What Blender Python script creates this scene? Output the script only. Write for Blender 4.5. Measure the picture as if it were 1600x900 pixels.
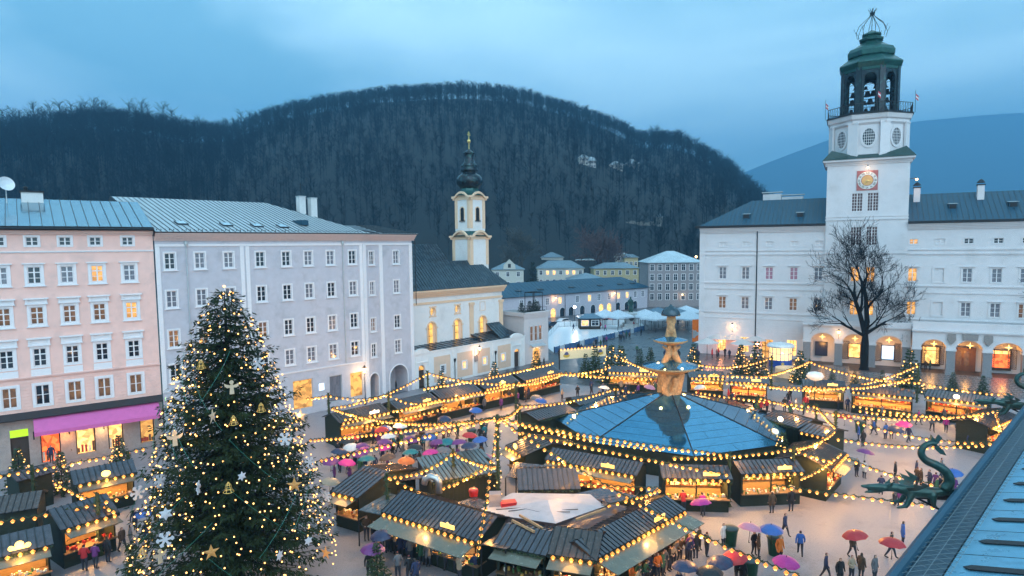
import bpy, bmesh, math, random
from mathutils import Vector, Matrix, noise as mnoise
import numpy as np
random.seed(7)
scene = bpy.context.scene
for o in list(bpy.data.objects):
    bpy.data.objects.remove(o)
COL = scene.collection
PI = math.pi

# ---------------------------------------------------------------- camera
FPX, PPX, PPY, PITCH, ROLL, CAMZ = 1000.0, 800.0, 468.0, math.atan(0.083), -0.0104, 20.0
cam_d = bpy.data.cameras.new('camera')
cam = bpy.data.objects.new('camera', cam_d)
COL.objects.link(cam)
cam_d.sensor_width = 36.0
cam_d.lens = 36.0 * FPX / 1600.0
cam_d.shift_y = 18.0 / 1600.0
cam_d.clip_start = 0.3
cam_d.clip_end = 20000.0
CM = Matrix.Rotation(PI / 2 - PITCH, 3, 'X') @ Matrix.Rotation(ROLL, 3, 'Z')
cam.matrix_world = Matrix.Translation((0, 0, CAMZ)) @ CM.to_4x4()
scene.camera = cam

# ---------------------------------------------------------------- sky, sun, exposure
SUN_AZ, SUN_EL = math.radians(163), math.radians(38)   # soft light from the overcast sky behind the viewer
world = bpy.data.worlds.new('World')
scene.world = world
world.use_nodes = True
wn, wl = world.node_tree.nodes, world.node_tree.links
wn.clear()
w_out = wn.new('ShaderNodeOutputWorld')
w_bg = wn.new('ShaderNodeBackground')
w_sky = wn.new('ShaderNodeTexSky')
w_sky.sky_type = 'NISHITA'
w_sky.sun_disc = False
w_sky.sun_elevation = math.radians(8)
w_sky.sun_rotation = SUN_AZ
w_sky.altitude = 400
w_sky.air_density = 1.6
w_sky.dust_density = 0.6
w_sky.ozone_density = 4.0
w_tc = wn.new('ShaderNodeTexCoord')
w_map = wn.new('ShaderNodeMapping')
w_map.inputs['Scale'].default_value = (1.0, 1.0, 3.4)
w_map.inputs['Location'].default_value = (0.9, 1.2, 0.55)
w_n = wn.new('ShaderNodeTexNoise')
w_n.inputs['Scale'].default_value = 1.35
w_n.inputs['Detail'].default_value = 7.0
w_n.inputs['Roughness'].default_value = 0.48
w_n.inputs['Distortion'].default_value = 0.35
w_r = wn.new('ShaderNodeValToRGB')
w_r.color_ramp.elements[0].position = 0.40
w_r.color_ramp.elements[0].color = (0, 0, 0, 1)
w_r.color_ramp.elements[1].position = 0.60
w_r.color_ramp.elements[1].color = (1, 1, 1, 1)
w_mix = wn.new('ShaderNodeMix')
w_mix.data_type = 'RGBA'
w_mix.clamp_result = False
w_tint = wn.new('ShaderNodeMix')
w_tint.data_type = 'RGBA'
w_tint.blend_type = 'MIX'
w_tint.inputs[0].default_value = 0.8
w_tint.inputs[7].default_value = (2.1, 4.7, 6.0, 1)      # blue stratus veil over the clear sky
wl.new(w_tc.outputs['Generated'], w_map.inputs['Vector'])
wl.new(w_map.outputs['Vector'], w_n.inputs['Vector'])
wl.new(w_n.outputs['Fac'], w_r.inputs['Fac'])
wl.new(w_sky.outputs['Color'], w_tint.inputs[6])
wl.new(w_r.outputs['Color'], w_mix.inputs[0])
wl.new(w_tint.outputs[2], w_mix.inputs[6])
w_mix.inputs[7].default_value = (5.0, 8.0, 9.3, 1)
wl.new(w_mix.outputs[2], w_bg.inputs['Color'])
w_bg.inputs['Strength'].default_value = 0.14
wl.new(w_bg.outputs['Background'], w_out.inputs['Surface'])

sun_d = bpy.data.lights.new('sun', 'SUN')
sun_d.energy = 1.25
sun_d.angle = math.radians(70)
sun_d.color = (0.76, 0.86, 1.0)
sun = bpy.data.objects.new('sun', sun_d)
COL.objects.link(sun)
sd = Vector((math.sin(SUN_AZ) * math.cos(SUN_EL), math.cos(SUN_AZ) * math.cos(SUN_EL), math.sin(SUN_EL)))
sun.rotation_euler = sd.to_track_quat('Z', 'Y').to_euler()

scene.view_settings.view_transform = 'Standard'
scene.view_settings.look = 'None'
scene.view_settings.gamma = 1.0
scene.view_settings.exposure = 0.64
scene.view_settings.use_curve_mapping = False
cy = scene.cycles
cy.use_denoising = True
cy.max_bounces = 5
cy.diffuse_bounces = 2
cy.glossy_bounces = 3
cy.transmission_bounces = 4
cy.volume_bounces = 0
cy.transparent_max_bounces = 6
cy.sample_clamp_indirect = 4.0
cy.sample_clamp_direct = 0.0
cy.caustics_reflective = False
cy.caustics_refractive = False
cy.use_light_tree = True
cy.use_adaptive_sampling = True
cy.adaptive_threshold = 0.03

# ---------------------------------------------------------------- helpers
def ray(px, py):
    return CM @ Vector(((px - PPX) / FPX, -(py - PPY) / FPX, -1.0))
def at_z(px, py, z=0.0):
    """the point of the level plane z (metres over the square) that the survey photo shows at that place"""
    d = ray(px, py)
    t = (z - CAMZ) / d.z
    return Vector((d.x * t, d.y * t, z))
def at_y(px, py, Y):
    d = ray(px, py)
    return Vector((d.x, d.y, d.z)) * (Y / d.y) + Vector((0, 0, CAMZ))
def proj(p):
    v = CM.transposed() @ (Vector(p) - Vector((0, 0, CAMZ)))
    return (PPX + FPX * v.x / -v.z, PPY - FPX * v.y / -v.z)

MATS = {}
def mat(name, color, rough=0.6, metal=0.0, var=0.12, scale=3.0, bump=0.0, emit=None, estr=0.0, objcol=False,
        rvar=0.0, spec=0.5, sample=True, evar=0.0, escale=1.6, wear=None, wscale=0.6, stretch=None):
    if name in MATS:
        return MATS[name]
    m = bpy.data.materials.new(name)
    m.use_nodes = True
    nt = m.node_tree
    b = nt.nodes['Principled BSDF']
    b.inputs['Roughness'].default_value = rough
    b.inputs['Metallic'].default_value = metal
    b.inputs['Specular IOR Level'].default_value = spec
    col = (*color, 1)
    b.inputs['Base Color'].default_value = col
    tc = nt.nodes.new('ShaderNodeTexCoord')
    src = None
    if objcol:
        oi = nt.nodes.new('ShaderNodeObjectInfo')
        src = oi.outputs['Color']
    vec = tc.outputs['Object']
    if stretch:
        mp = nt.nodes.new('ShaderNodeMapping')
        mp.inputs['Scale'].default_value = stretch
        nt.links.new(vec, mp.inputs['Vector'])
        vec = mp.outputs['Vector']
    if var > 0 or bump > 0 or rvar > 0:
        n = nt.nodes.new('ShaderNodeTexNoise')
        n.inputs['Scale'].default_value = scale
        n.inputs['Detail'].default_value = 6
        n.inputs['Roughness'].default_value = 0.65
        nt.links.new(vec, n.inputs['Vector'])
        if var > 0:
            mr = nt.nodes.new('ShaderNodeMapRange')
            mr.inputs['From Min'].default_value = 0.25
            mr.inputs['From Max'].default_value = 0.75
            mr.inputs['To Min'].default_value = 1 - var
            mr.inputs['To Max'].default_value = 1 + var
            nt.links.new(n.outputs['Fac'], mr.inputs['Value'])
            mx = nt.nodes.new('ShaderNodeMix')
            mx.data_type = 'RGBA'
            mx.blend_type = 'MULTIPLY'
            mx.inputs[0].default_value = 1
            mx.inputs[6].default_value = col
            if src:
                nt.links.new(src, mx.inputs[6])
            nt.links.new(mr.outputs['Result'], mx.inputs[7])
            src = mx.outputs[2]
        if bump > 0:
            bp = nt.nodes.new('ShaderNodeBump')
            bp.inputs['Strength'].default_value = bump
            bp.inputs['Distance'].default_value = 0.05
            nt.links.new(n.outputs['Fac'], bp.inputs['Height'])
            nt.links.new(bp.outputs['Normal'], b.inputs['Normal'])
        if rvar > 0:
            r2 = nt.nodes.new('ShaderNodeMapRange')
            r2.inputs['From Min'].default_value = 0.3
            r2.inputs['From Max'].default_value = 0.7
            r2.inputs['To Min'].default_value = max(0.02, rough - rvar)
            r2.inputs['To Max'].default_value = rough + rvar
            nt.links.new(n.outputs['Fac'], r2.inputs['Value'])
            nt.links.new(r2.outputs['Result'], b.inputs['Roughness'])
    if wear:
        n2 = nt.nodes.new('ShaderNodeTexNoise')
        n2.inputs['Scale'].default_value = wscale
        n2.inputs['Detail'].default_value = 9
        n2.inputs['Roughness'].default_value = 0.7
        nt.links.new(tc.outputs['Object'], n2.inputs['Vector'])
        mr = nt.nodes.new('ShaderNodeMapRange')
        mr.inputs['From Min'].default_value = 0.52
        mr.inputs['From Max'].default_value = 0.70
        nt.links.new(n2.outputs['Fac'], mr.inputs['Value'])
        mx = nt.nodes.new('ShaderNodeMix')
        mx.data_type = 'RGBA'
        nt.links.new(mr.outputs['Result'], mx.inputs[0])
        mx.inputs[6].default_value = col
        if src:
            nt.links.new(src, mx.inputs[6])
        mx.inputs[7].default_value = (*wear, 1)
        src = mx.outputs[2]
    if src:
        nt.links.new(src, b.inputs['Base Color'])
    if emit:
        b.inputs['Emission Color'].default_value = (*emit, 1)
        b.inputs['Emission Strength'].default_value = estr
        if evar > 0:          # the room behind a lit pane is cluttered, not evenly bright
            en = nt.nodes.new('ShaderNodeTexVoronoi')
            en.inputs['Scale'].default_value = escale
            en2 = nt.nodes.new('ShaderNodeTexNoise')
            en2.inputs['Scale'].default_value = escale * .6
            en2.inputs['Detail'].default_value = 4
            nt.links.new(tc.outputs['Object'], en2.inputs['Vector'])
            nt.links.new(tc.outputs['Object'], en.inputs['Vector'])
            sp = nt.nodes.new('ShaderNodeSeparateColor')
            nt.links.new(en.outputs['Color'], sp.inputs[0])
            ad = nt.nodes.new('ShaderNodeMath')
            ad.operation = 'ADD'
            nt.links.new(sp.outputs[0], ad.inputs[0])
            nt.links.new(en2.outputs['Fac'], ad.inputs[1])
            mr_ = nt.nodes.new('ShaderNodeMapRange')
            mr_.inputs['From Min'].default_value = 0.35
            mr_.inputs['From Max'].default_value = 1.35
            mr_.inputs['To Min'].default_value = estr * (1 - evar)
            mr_.inputs['To Max'].default_value = estr * (1 + evar)
            nt.links.new(ad.outputs[0], mr_.inputs['Value'])
            nt.links.new(mr_.outputs['Result'], b.inputs['Emission Strength'])
        if not sample:
            m.cycles.emission_sampling = 'NONE'
    MATS[name] = m
    return m

def tag(o, label, cat=None, group=None, kind=None):
    o['label'] = label
    if cat:
        o['category'] = cat
    if group:
        o['group'] = group
    if kind:
        o['kind'] = kind
    return o
def thing(name, label, cat, loc=(0, 0, 0), rotz=0.0, group=None):
    o = bpy.data.objects.new(name, None)
    COL.objects.link(o)
    o.empty_display_size = 0.2
    o.location = loc
    o.rotation_euler = (0, 0, rotz)
    return tag(o, label, cat, group)
def place(name, me, parent=None, loc=(0, 0, 0), rot=(0, 0, 0), color=None, scale=None):
    o = bpy.data.objects.new(name, me)
    COL.objects.link(o)
    if parent:
        o.parent = parent
    o.location = loc
    o.rotation_euler = rot if not isinstance(rot, (int, float)) else (0, 0, rot)
    if scale is not None:
        o.scale = (scale,) * 3 if isinstance(scale, (int, float)) else scale
    if color:
        o.color = (*color, 1)
    return o

class MB:
    """collects shapes for ONE mesh"""
    def __init__(s):
        s.v, s.f, s.m = [], [], []
    def add(s, vs, fs, m=0):
        o = len(s.v)
        s.v += [tuple(p) for p in vs]
        for f in fs:
            s.f.append(tuple(i + o for i in f))
            s.m.append(m)
        return s
    def box(s, x0, x1, y0, y1, z0, z1, m=0):
        vs = [(x0, y0, z0), (x1, y0, z0), (x1, y1, z0), (x0, y1, z0), (x0, y0, z1), (x1, y0, z1), (x1, y1, z1), (x0, y1, z1)]
        return s.add(vs, [(0, 3, 2, 1), (4, 5, 6, 7), (0, 1, 5, 4), (1, 2, 6, 5), (2, 3, 7, 6), (3, 0, 4, 7)], m)
    def quad(s, a, b, c, d, m=0):
        return s.add([a, b, c, d], [(0, 1, 2, 3)], m)
    def poly(s, pts, m=0):
        return s.add(pts, [tuple(range(len(pts)))], m)
    def slab(s, pts, h, m=0):
        """polygon given counter-clockwise seen from its normal, thickened against the normal"""
        a, b, c = Vector(pts[0]), Vector(pts[1]), Vector(pts[2])
        nn = (b - a).cross(c - a).normalized() * h
        n = len(pts)
        vs = [Vector(p) for p in pts] + [Vector(p) - nn for p in pts]
        fs = [tuple(range(n)), tuple(range(2 * n - 1, n - 1, -1))]
        for i in range(n):
            j = (i + 1) % n
            fs.append((i, n + i, n + j, j))
        return s.add(vs, fs, m)
    def prism(s, pts, y0, y1, m=0):
        """outline in x,z pushed from y0 to y1"""
        n = len(pts)
        vs = [(p[0], y0, p[1]) for p in pts] + [(p[0], y1, p[1]) for p in pts]
        fs = [tuple(range(n)), tuple(range(2 * n - 1, n - 1, -1))]
        for i in range(n):
            j = (i + 1) % n
            fs.append((i, n + i, n + j, j))
        return s.add(vs, fs, m)
    def ring(s, c, u, w, r, n):
        return [c + u * (r * math.cos(2 * PI * i / n)) + w * (r * math.sin(2 * PI * i / n)) for i in range(n)]
    def tube(s, path, rad, n=6, m=0, caps=True):
        path = [Vector(p) for p in path]
        if isinstance(rad, (int, float)):
            rad = [rad] * len(path)
        o = len(s.v)
        u = None
        for i, p in enumerate(path):
            d = (path[min(i + 1, len(path) - 1)] - path[max(i - 1, 0)])
            if d.length < 1e-9:
                d = Vector((0, 0, 1))
            d.normalize()
            if u is None:
                u = d.orthogonal().normalized()
            else:
                u = (u - d * u.dot(d))
                u = u.normalized() if u.length > 1e-6 else d.orthogonal().normalized()
            w = d.cross(u)
            s.v += [tuple(q) for q in s.ring(p, u, w, rad[i], n)]
        for i in range(len(path) - 1):
            for k in range(n):
                a, b = o + i * n + k, o + i * n + (k + 1) % n
                s.f.append((a, b, b + n, a + n))
                s.m.append(m)
        if caps:
            s.f.append(tuple(o + k for k in range(n))[::-1]); s.m.append(m)
            e = o + (len(path) - 1) * n
            s.f.append(tuple(e + k for k in range(n))); s.m.append(m)
        return s
    def lathe(s, prof, n=16, c=(0, 0, 0), m=0, phase=0.0, flute=None):
        """profile of (radius, z) pairs turned round the vertical"""
        o = len(s.v)
        for r, z in prof:
            for k in range(n):
                a = 2 * PI * k / n + phase
                rr = r * (flute(k) if flute else 1)
                s.v.append((c[0] + rr * math.cos(a), c[1] + rr * math.sin(a), c[2] + z))
        for i in range(len(prof) - 1):
            for k in range(n):
                a, b = o + i * n + k, o + i * n + (k + 1) % n
                s.f.append((a, b, b + n, a + n)); s.m.append(m)
        s.f.append(tuple(o + k for k in range(n))[::-1]); s.m.append(m)
        e = o + (len(prof) - 1) * n
        s.f.append(tuple(e + k for k in range(n))); s.m.append(m)
        return s
    def ball(s, c, r, n=8, h=5, m=0, sz=1.0):
        pr = [(max(1e-3, r * math.sin(PI * i / h)), -r * sz * math.cos(PI * i / h)) for i in range(h + 1)]
        return s.lathe(pr, n, c, m)
    def mesh(s, name, mats, smooth=False):
        me = bpy.data.meshes.new(name)
        me.from_pydata(s.v, [], s.f)
        if not isinstance(mats, (list, tuple)):
            mats = [mats]
        for q in mats:
            me.materials.append(q)
        if len(mats) > 1:
            me.polygons.foreach_set('material_index', s.m)
        if smooth:
            me.polygons.foreach_set('use_smooth', [True] * len(me.polygons))
        me.update()
        return me
    def build(s, name, mats, parent=None, loc=(0, 0, 0), rot=(0, 0, 0), smooth=False, color=None):
        return place(name, s.mesh(name, mats, smooth), parent, loc, rot, color)

def blob(name, caps, voxel, material, smooth=True, extra=None):
    """one continuous surface grown round capsules (p0, p1, r0, r1)"""
    mb = MB()
    for p0, p1, r0, r1 in caps:
        p0, p1 = Vector(p0), Vector(p1)
        n = 6
        path = [p0.lerp(p1, i / (n - 1)) for i in range(n)]
        rr = [r0 + (r1 - r0) * i / (n - 1) for i in range(n)]
        mb.tube(path, rr, 10)
        mb.ball(p0, r0, 10, 6)
        mb.ball(p1, r1, 10, 6)
    me = mb.mesh(name + '_src', material)
    o = bpy.data.objects.new(name + '_src', me)
    COL.objects.link(o)
    md = o.modifiers.new('r', 'REMESH')
    md.mode = 'VOXEL'
    md.voxel_size = voxel
    md.use_smooth_shade = smooth
    sm = o.modifiers.new('s', 'SMOOTH')
    sm.iterations = 1
    dg = bpy.context.evaluated_depsgraph_get()
    out = bpy.data.meshes.new_from_object(o.evaluated_get(dg))
    out.name = name
    bpy.data.objects.remove(o)
    bpy.data.meshes.remove(me)
    if not out.materials:
        out.materials.append(material)
    if smooth:
        out.polygons.foreach_set('use_smooth', [True] * len(out.polygons))
    return out

def copy_tree(o, parent=None):
    c = o.copy()
    COL.objects.link(c)
    if parent:
        c.parent = parent
    for ch in list(o.children):
        copy_tree(ch, c)
    return c
def lamp(name, loc, energy, color=(1.0, 0.62, 0.25), radius=0.1, parent=None):
    d = bpy.data.lights.new(name, 'POINT')
    d.energy = energy
    d.color = color
    d.shadow_soft_size = radius
    o = bpy.data.objects.new(name, d)
    COL.objects.link(o)
    o.location = loc
    if parent:
        o.parent = parent
    return o

# ---------------------------------------------------------------- materials
pink_pl = mat('pink_plaster', (0.84, 0.54, 0.47), 0.85, var=0.09, scale=1.2, bump=0.15, wear=(0.68, 0.46, 0.41), wscale=0.5)
grey_pl = mat('lilac_grey_plaster', (0.51, 0.50, 0.55), 0.85, var=0.10, scale=1.5, bump=0.15, wear=(0.39, 0.385, 0.42), wscale=0.45)
white_pl = mat('white_plaster', (0.66, 0.64, 0.66), 0.8, var=0.06, scale=1.2, bump=0.12, wear=(0.55, 0.53, 0.54), wscale=0.3)
church_pl = mat('church_white_plaster', (0.74, 0.73, 0.72), 0.8, var=0.05, scale=1.1, bump=0.12, wear=(0.62, 0.62, 0.62), wscale=0.4)
apricot = mat('apricot_trim_plaster', (0.76, 0.54, 0.37), 0.8, var=0.06, scale=2.0, bump=0.1)
peach = mat('peach_panel_plaster', (0.70, 0.50, 0.37), 0.85, var=0.06, scale=1.5, bump=0.12, wear=(0.6, 0.44, 0.34), wscale=0.6)
trim_w = mat('white_trim_paint', (0.76, 0.74, 0.76), 0.6, var=0.05, scale=4)
stone = mat('grey_stone', (0.27, 0.24, 0.23), 0.8, var=0.16, scale=5, bump=0.25)
conglom = mat('conglomerate_pillar', (0.25, 0.24, 0.25), 0.85, var=0.25, scale=9, bump=0.4)
metal_blue = mat('wet_zinc_roof', (0.22, 0.36, 0.44), 0.17, metal=0.75, var=0.18, scale=0.9, rvar=0.08)
metal_pale = mat('pale_zinc_roof', (0.46, 0.50, 0.52), 0.38, metal=0.3, var=0.15, scale=0.8, rvar=0.1, wear=(0.52, 0.56, 0.58), wscale=0.7)
seam_m = mat('dark_roof_seam', (0.05, 0.06, 0.07), 0.4, metal=0.5, var=0.1)
slate = mat('dark_wet_slate_sheet', (0.025, 0.05, 0.07), 0.26, metal=0.2, var=0.3, scale=1.0, rvar=0.12)
slate2 = mat('dark_blue_roofing', (0.018, 0.065, 0.105), 0.5, metal=0.0, spec=0.3, var=0.2, scale=0.7, rvar=0.1)
copper = mat('green_patina_copper', (0.018, 0.085, 0.075), 0.35, metal=0.35, var=0.4, scale=2.5, wear=(0.025, 0.035, 0.045), wscale=1.1)
copper_dk = mat('black_patina_copper', (0.018, 0.026, 0.034), 0.25, metal=0.5, var=0.35, scale=2.0, wear=(0.04, 0.13, 0.13), wscale=1.6)
iron = mat('black_iron', (0.015, 0.015, 0.018), 0.5, metal=0.3, var=0.1)
gold = mat('gilded_metal', (0.9, 0.62, 0.22), 0.28, metal=1.0, var=0.1)
wood_dk = mat('dark_door_wood', (0.05, 0.03, 0.02), 0.6, var=0.3, scale=6, stretch=(6, 6, 1))
glass_dk = mat('dark_window_glass', (0.02, 0.025, 0.035), 0.05, var=0.3, scale=0.8, spec=0.7)
glass_mid = mat('curtained_window_glass', (0.17, 0.17, 0.20), 0.06, var=0.35, scale=2.4, spec=0.7, stretch=(3, 1, 0.5))
glass_warm = mat('warm_lit_window', (0.2, 0.1, 0.04), 0.08, var=0.4, scale=2.0, emit=(1.0, 0.46, 0.11), estr=0.5, evar=.7, escale=2.2)
glass_dim = mat('dim_lit_window', (0.12, 0.07, 0.05), 0.06, var=0.4, scale=2.0, emit=(1.0, 0.45, 0.15), estr=0.05, evar=.95, escale=3.0)
glass_hot = mat('bright_lit_shop_window', (0.3, 0.2, 0.1), 0.08, var=0.4, scale=1.4, emit=(1.0, 0.50, 0.14), estr=1.0, evar=.8, escale=2.4)
glass_gold = mat('church_lit_window', (0.3, 0.2, 0.1), 0.1, var=0.3, scale=1.5, emit=(1.0, 0.50, 0.10), estr=0.75, evar=.3, escale=.8)
glass_red = mat('red_lit_shop', (0.3, 0.05, 0.02), 0.1, var=0.4, scale=1.6, emit=(1.0, 0.14, 0.03), estr=0.9, evar=.85, escale=2.2)
glass_lime = mat('lime_lit_fanlight', (0.2, 0.3, 0.02), 0.1, var=0.2, scale=2, emit=(0.45, 0.85, 0.03), estr=0.8)

# ---------------------------------------------------------------- facade tools (local frame: x along the front, y into the house, z up)
def frame_of(origin, ang_deg):
    return Vector((origin[0], origin[1], 0)), math.radians(ang_deg)
def wall_mb(x0, x1, z0, z1, ops, depth=0.24, y=0.0, m=0, mb=None):
    mb = mb or MB()
    xs = sorted({x0, x1, *[q for o in ops for q in (o[0], o[1])]})
    zs = sorted({z0, z1, *[q for o in ops for q in (o[2], o[3])]})
    xs = [q for q in xs if x0 <= q <= x1]
    zs = [q for q in zs if z0 <= q <= z1]
    for i in range(len(xs) - 1):
        run = None
        for j in range(len(zs) - 1):
            cx, cz = (xs[i] + xs[i + 1]) / 2, (zs[j] + zs[j + 1]) / 2
            hole = any(o[0] < cx < o[1] and o[2] < cz < o[3] for o in ops)
            if not hole:
                run = run if run is not None else zs[j]
            if (hole or j == len(zs) - 2) and run is not None:
                top = zs[j] if hole else zs[j + 1]
                mb.quad((xs[i], y, run), (xs[i + 1], y, run), (xs[i + 1], y, top), (xs[i], y, top), m)
                run = None
    for o in ops:
        a, b, c, d = o[:4]
        k = o[4] if len(o) > 4 else 'r'
        e = y + depth
        if k == 'r':
            pts = [(a, c), (b, c), (b, d), (a, d)]
        elif k == 'a':
            r, cx, sp, n = (b - a) / 2, (a + b) / 2, d - (b - a) / 2, 8
            arc = [(cx + r * math.cos(PI * i / n), sp + r * math.sin(PI * i / n)) for i in range(n + 1)]
            pts = [(a, c), (b, c)] + arc
            mb.poly([(q[0], y, q[1]) for q in [(b, d)] + arc[:n // 2 + 1][::-1]], m)
            mb.poly([(q[0], y, q[1]) for q in [(a, d)] + arc[n // 2:][::-1]], m)
        else:
            cx, cz, rx, rz, n = (a + b) / 2, (c + d) / 2, (b - a) / 2, (d - c) / 2, 16
            pts = [(cx + rx * math.cos(2 * PI * i / n), cz + rz * math.sin(2 * PI * i / n)) for i in range(n)]
            for q, (kx, kz) in enumerate([(b, d), (a, d), (a, c), (b, c)]):
                seg = [pts[(q * 4 + i) % n] for i in range(5)][::-1]
                mb.poly([(p[0], y, p[1]) for p in [(kx, kz)] + seg], m)
        n = len(pts)
        for i in range(n):
            p, q = pts[i], pts[(i + 1) % n]
            if abs(p[0] - q[0]) + abs(p[1] - q[1]) < 1e-6:
                continue
            mb.quad((p[0], y, p[1]), (p[0], e, p[1]), (q[0], e, q[1]), (q[0], y, q[1]), m)
    return mb

WC = {}
def cached(key, fn):
    if key not in WC:
        WC[key] = fn()
    return WC[key]
def ring_mb(w, h, t, y0, y1, mb=None, m=0, bottom=True):
    """upright rectangular frame round an opening w x h whose sill middle is the origin"""
    mb = mb or MB()
    a = w / 2
    mb.box(-a - t, -a, y0, y1, 0, h, m)
    mb.box(a, a + t, y0, y1, 0, h, m)
    mb.box(-a - t, a + t, y0, y1, h, h + t, m)
    if bottom:
        mb.box(-a - t, a + t, y0, y1, -t * 0.8, 0, m)
    return mb
def arch_strip(w, h, t, y0, y1, mb=None, m=0, n=10):
    mb = mb or MB()
    a, sp = w / 2, h - w / 2
    mb.box(-a - t, -a, y0, y1, 0, sp, m)
    mb.box(a, a + t, y0, y1, 0, sp, m)
    for i in range(n):
        p, q = PI * i / n, PI * (i + 1) / n
        pts = [(a * math.cos(p), sp + a * math.sin(p)), ((a + t) * math.cos(p), sp + (a + t) * math.sin(p)),
               ((a + t) * math.cos(q), sp + (a + t) * math.sin(q)), (a * math.cos(q), sp + a * math.sin(q))]
        mb.prism(pts, y0, y1, m)
    return mb
def sash_mesh(w, h, nx, nz, trans=None):
    def fn():
        mb = ring_mb(w - 0.16, h - 0.14, 0.08, 0.07, 0.14)
        mb.v = [(x, y, z + 0.07) for x, y, z in mb.v]
        for i in range(1, nx):
            x = -w / 2 + w * i / nx
            q = 0.06 if (nx == 2 or i * 2 == nx) else 0.03
            mb.box(x - q, x + q, 0.08, 0.13, 0.07, h - 0.07)
        zz = [h * j / nz for j in range(1, nz)]
        for z in zz:
            q = 0.05 if (trans and abs(z - h * trans) < 0.05) else 0.025
            mb.box(-w / 2 + 0.08, w / 2 - 0.08, 0.085, 0.128, z - q, z + q)
        return mb.mesh('sash', trim_w)
    return cached(('sash', w, h, nx, nz, trans), fn)
def glass_mesh(w, h, material, arch=False, y=0.11):
    def fn():
        mb = MB()
        if arch:
            a, sp = w / 2, h - w / 2
            mb.poly([(-a, y, 0), (a, y, 0)] + [(a * math.cos(PI * i / 10), y, sp + a * math.sin(PI * i / 10)) for i in range(11)])
        else:
            mb.quad((-w / 2, y, 0), (w / 2, y, 0), (w / 2, y, h), (-w / 2, y, h))
        return mb.mesh('glass', material)
    return cached(('glass', w, h, material.name, arch, y), fn)
def window(parent, cx, z0, w, h, glass, t=0.16, nx=2, nz=3, hood=0, sill=True, y=0.0, proud=0.05, smat=None, name='window', trans=None, ring=True):
    """window (its surround) > sash, glass"""
    sm = smat or trim_w
    def fn():
        mb = ring_mb(w, h, t, -proud, 0.02) if ring else ring_mb(w, h, 0.03, -0.012, 0.02)
        if sill:
            mb.box(-w / 2 - t - 0.1, w / 2 + t + 0.1, -proud - 0.1, 0.015, -t * 0.8 - 0.09, -t * 0.8 - 0.001)
        if hood >= 1:
            mb.box(-w / 2 - t - 0.14, w / 2 + t + 0.14, -proud - 0.16, 0.015, h + t + 0.001, h + t + 0.10)
        if hood >= 2:
            hh = 0.38 if hood == 2 else 0.55
            mb.box(-w / 2 - t, w / 2 + t, -proud - 0.02, 0.012, h + t + 0.101, h + t + 0.10 + hh)
            mb.box(-w / 2 - t - 0.2, w / 2 + t + 0.2, -proud - 0.24, 0.016, h + t + 0.101 + hh, h + t + 0.22 + hh)
            for sx in (-1, 1):
                mb.box(sx * (w / 2 + t) - 0.09, sx * (w / 2 + t) + 0.09, -proud - 0.12, 0.014, h + t + 0.102 - 0.0, h + t + 0.099 + hh)
        if hood == 3:
            mb.box(-w / 2 - t - 0.02, w / 2 + t + 0.02, -proud - 0.03, 0.013, -t * 0.8 - 0.75, -t * 0.8 - 0.092)
        return mb.mesh('window', sm)
    k = ('wnd', w, h, t, hood, sill, proud, sm.name, ring)
    o = place(name, cached(k, fn), parent, (cx, y, z0))
    place('sash', sash_mesh(w, h, nx, nz, trans), o)
    place('glass', glass_mesh(w, h, glass), o)
    return o
def band(parent, name, x0, x1, z, h, proud, material, y=0.0, steps=1):
    mb = MB()
    for i in range(steps):
        a, b = z + h * i / steps, z + h * (i + 1) / steps - (0.002 if i < steps - 1 else 0)
        p = proud * (i + 1) / steps
        mb.box(x0, x1, y - p, y + 0.03, a, b)
    return mb.build(name, material, parent)

def seam_roof(parent, EL, ER, RR, RL, n, material, rib=None, name='roof', thick=0.12, rw=0.05, rh=0.07, lap=0.0, jit=0.0):
    """a roof slope as a slab with its standing-seam panels as pieces; eave left/right, ridge right/left seen from outside"""
    rib = rib or seam_m
    EL, ER, RR, RL = map(Vector, (EL, ER, RR, RL))
    base = MB().slab([EL, ER, RR, RL], thick).build(name, rib, parent)
    L = (ER - EL).length
    ex = (ER - EL) / L
    nrm = (ER - EL).cross(RL - EL).normalized()
    up = nrm.cross(ex)
    H = (RL - EL).dot(up)
    a, b = (RL - EL).dot(ex), (RR - EL).dot(ex)
    def top(s):
        if s < a - 1e-6 and a > 0: return s / a
        if s > b + 1e-6 and b < L: return (L - s) / (L - b)
        return 1.0
    def lft(s): return s
    for i in range(n):
        s0, s1 = L * i / n, L * (i + 1) / n
        g = 0.012
        off = nrm * (0.014 + jit * random.random())
        # skew when the ridge overhangs the eave line
        def P(s, t, o=None):
            return EL + ex * s + up * (H * t) + (off if o is None else o)
        pts = [P(s0 + g, 0), P(s1 - g, 0), P(s1 - g, max(0.0, top(s1 - g)))]
        for q in (b, a):
            if s0 + g < q < s1 - g: pts.append(P(q, 1))
        pts.append(P(s0 + g, max(0.0, top(s0 + g))))
        mb = MB().poly(pts, 0)
        t0 = top(s0) if i else top(s0 + 1e-3)
        if t0 > 0.02:
            c0, c1 = P(s0, 0, nrm * 0.01), P(s0, t0, nrm * 0.01)
            e = ex * rw / 2
            u = nrm * rh
            mb.quad(c0 - e, c1 - e, c1 - e + u, c0 - e + u, 1)
            mb.quad(c0 + e, c0 + e + u, c1 + e + u, c1 + e, 1)
            mb.quad(c0 - e + u, c1 - e + u, c1 + e + u, c0 + e + u, 1)
            mb.quad(c0 - e, c0 - e + u, c0 + e + u, c0 + e, 1)
        mb.build('roof_panel', [material, rib], base)
    return base
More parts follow.
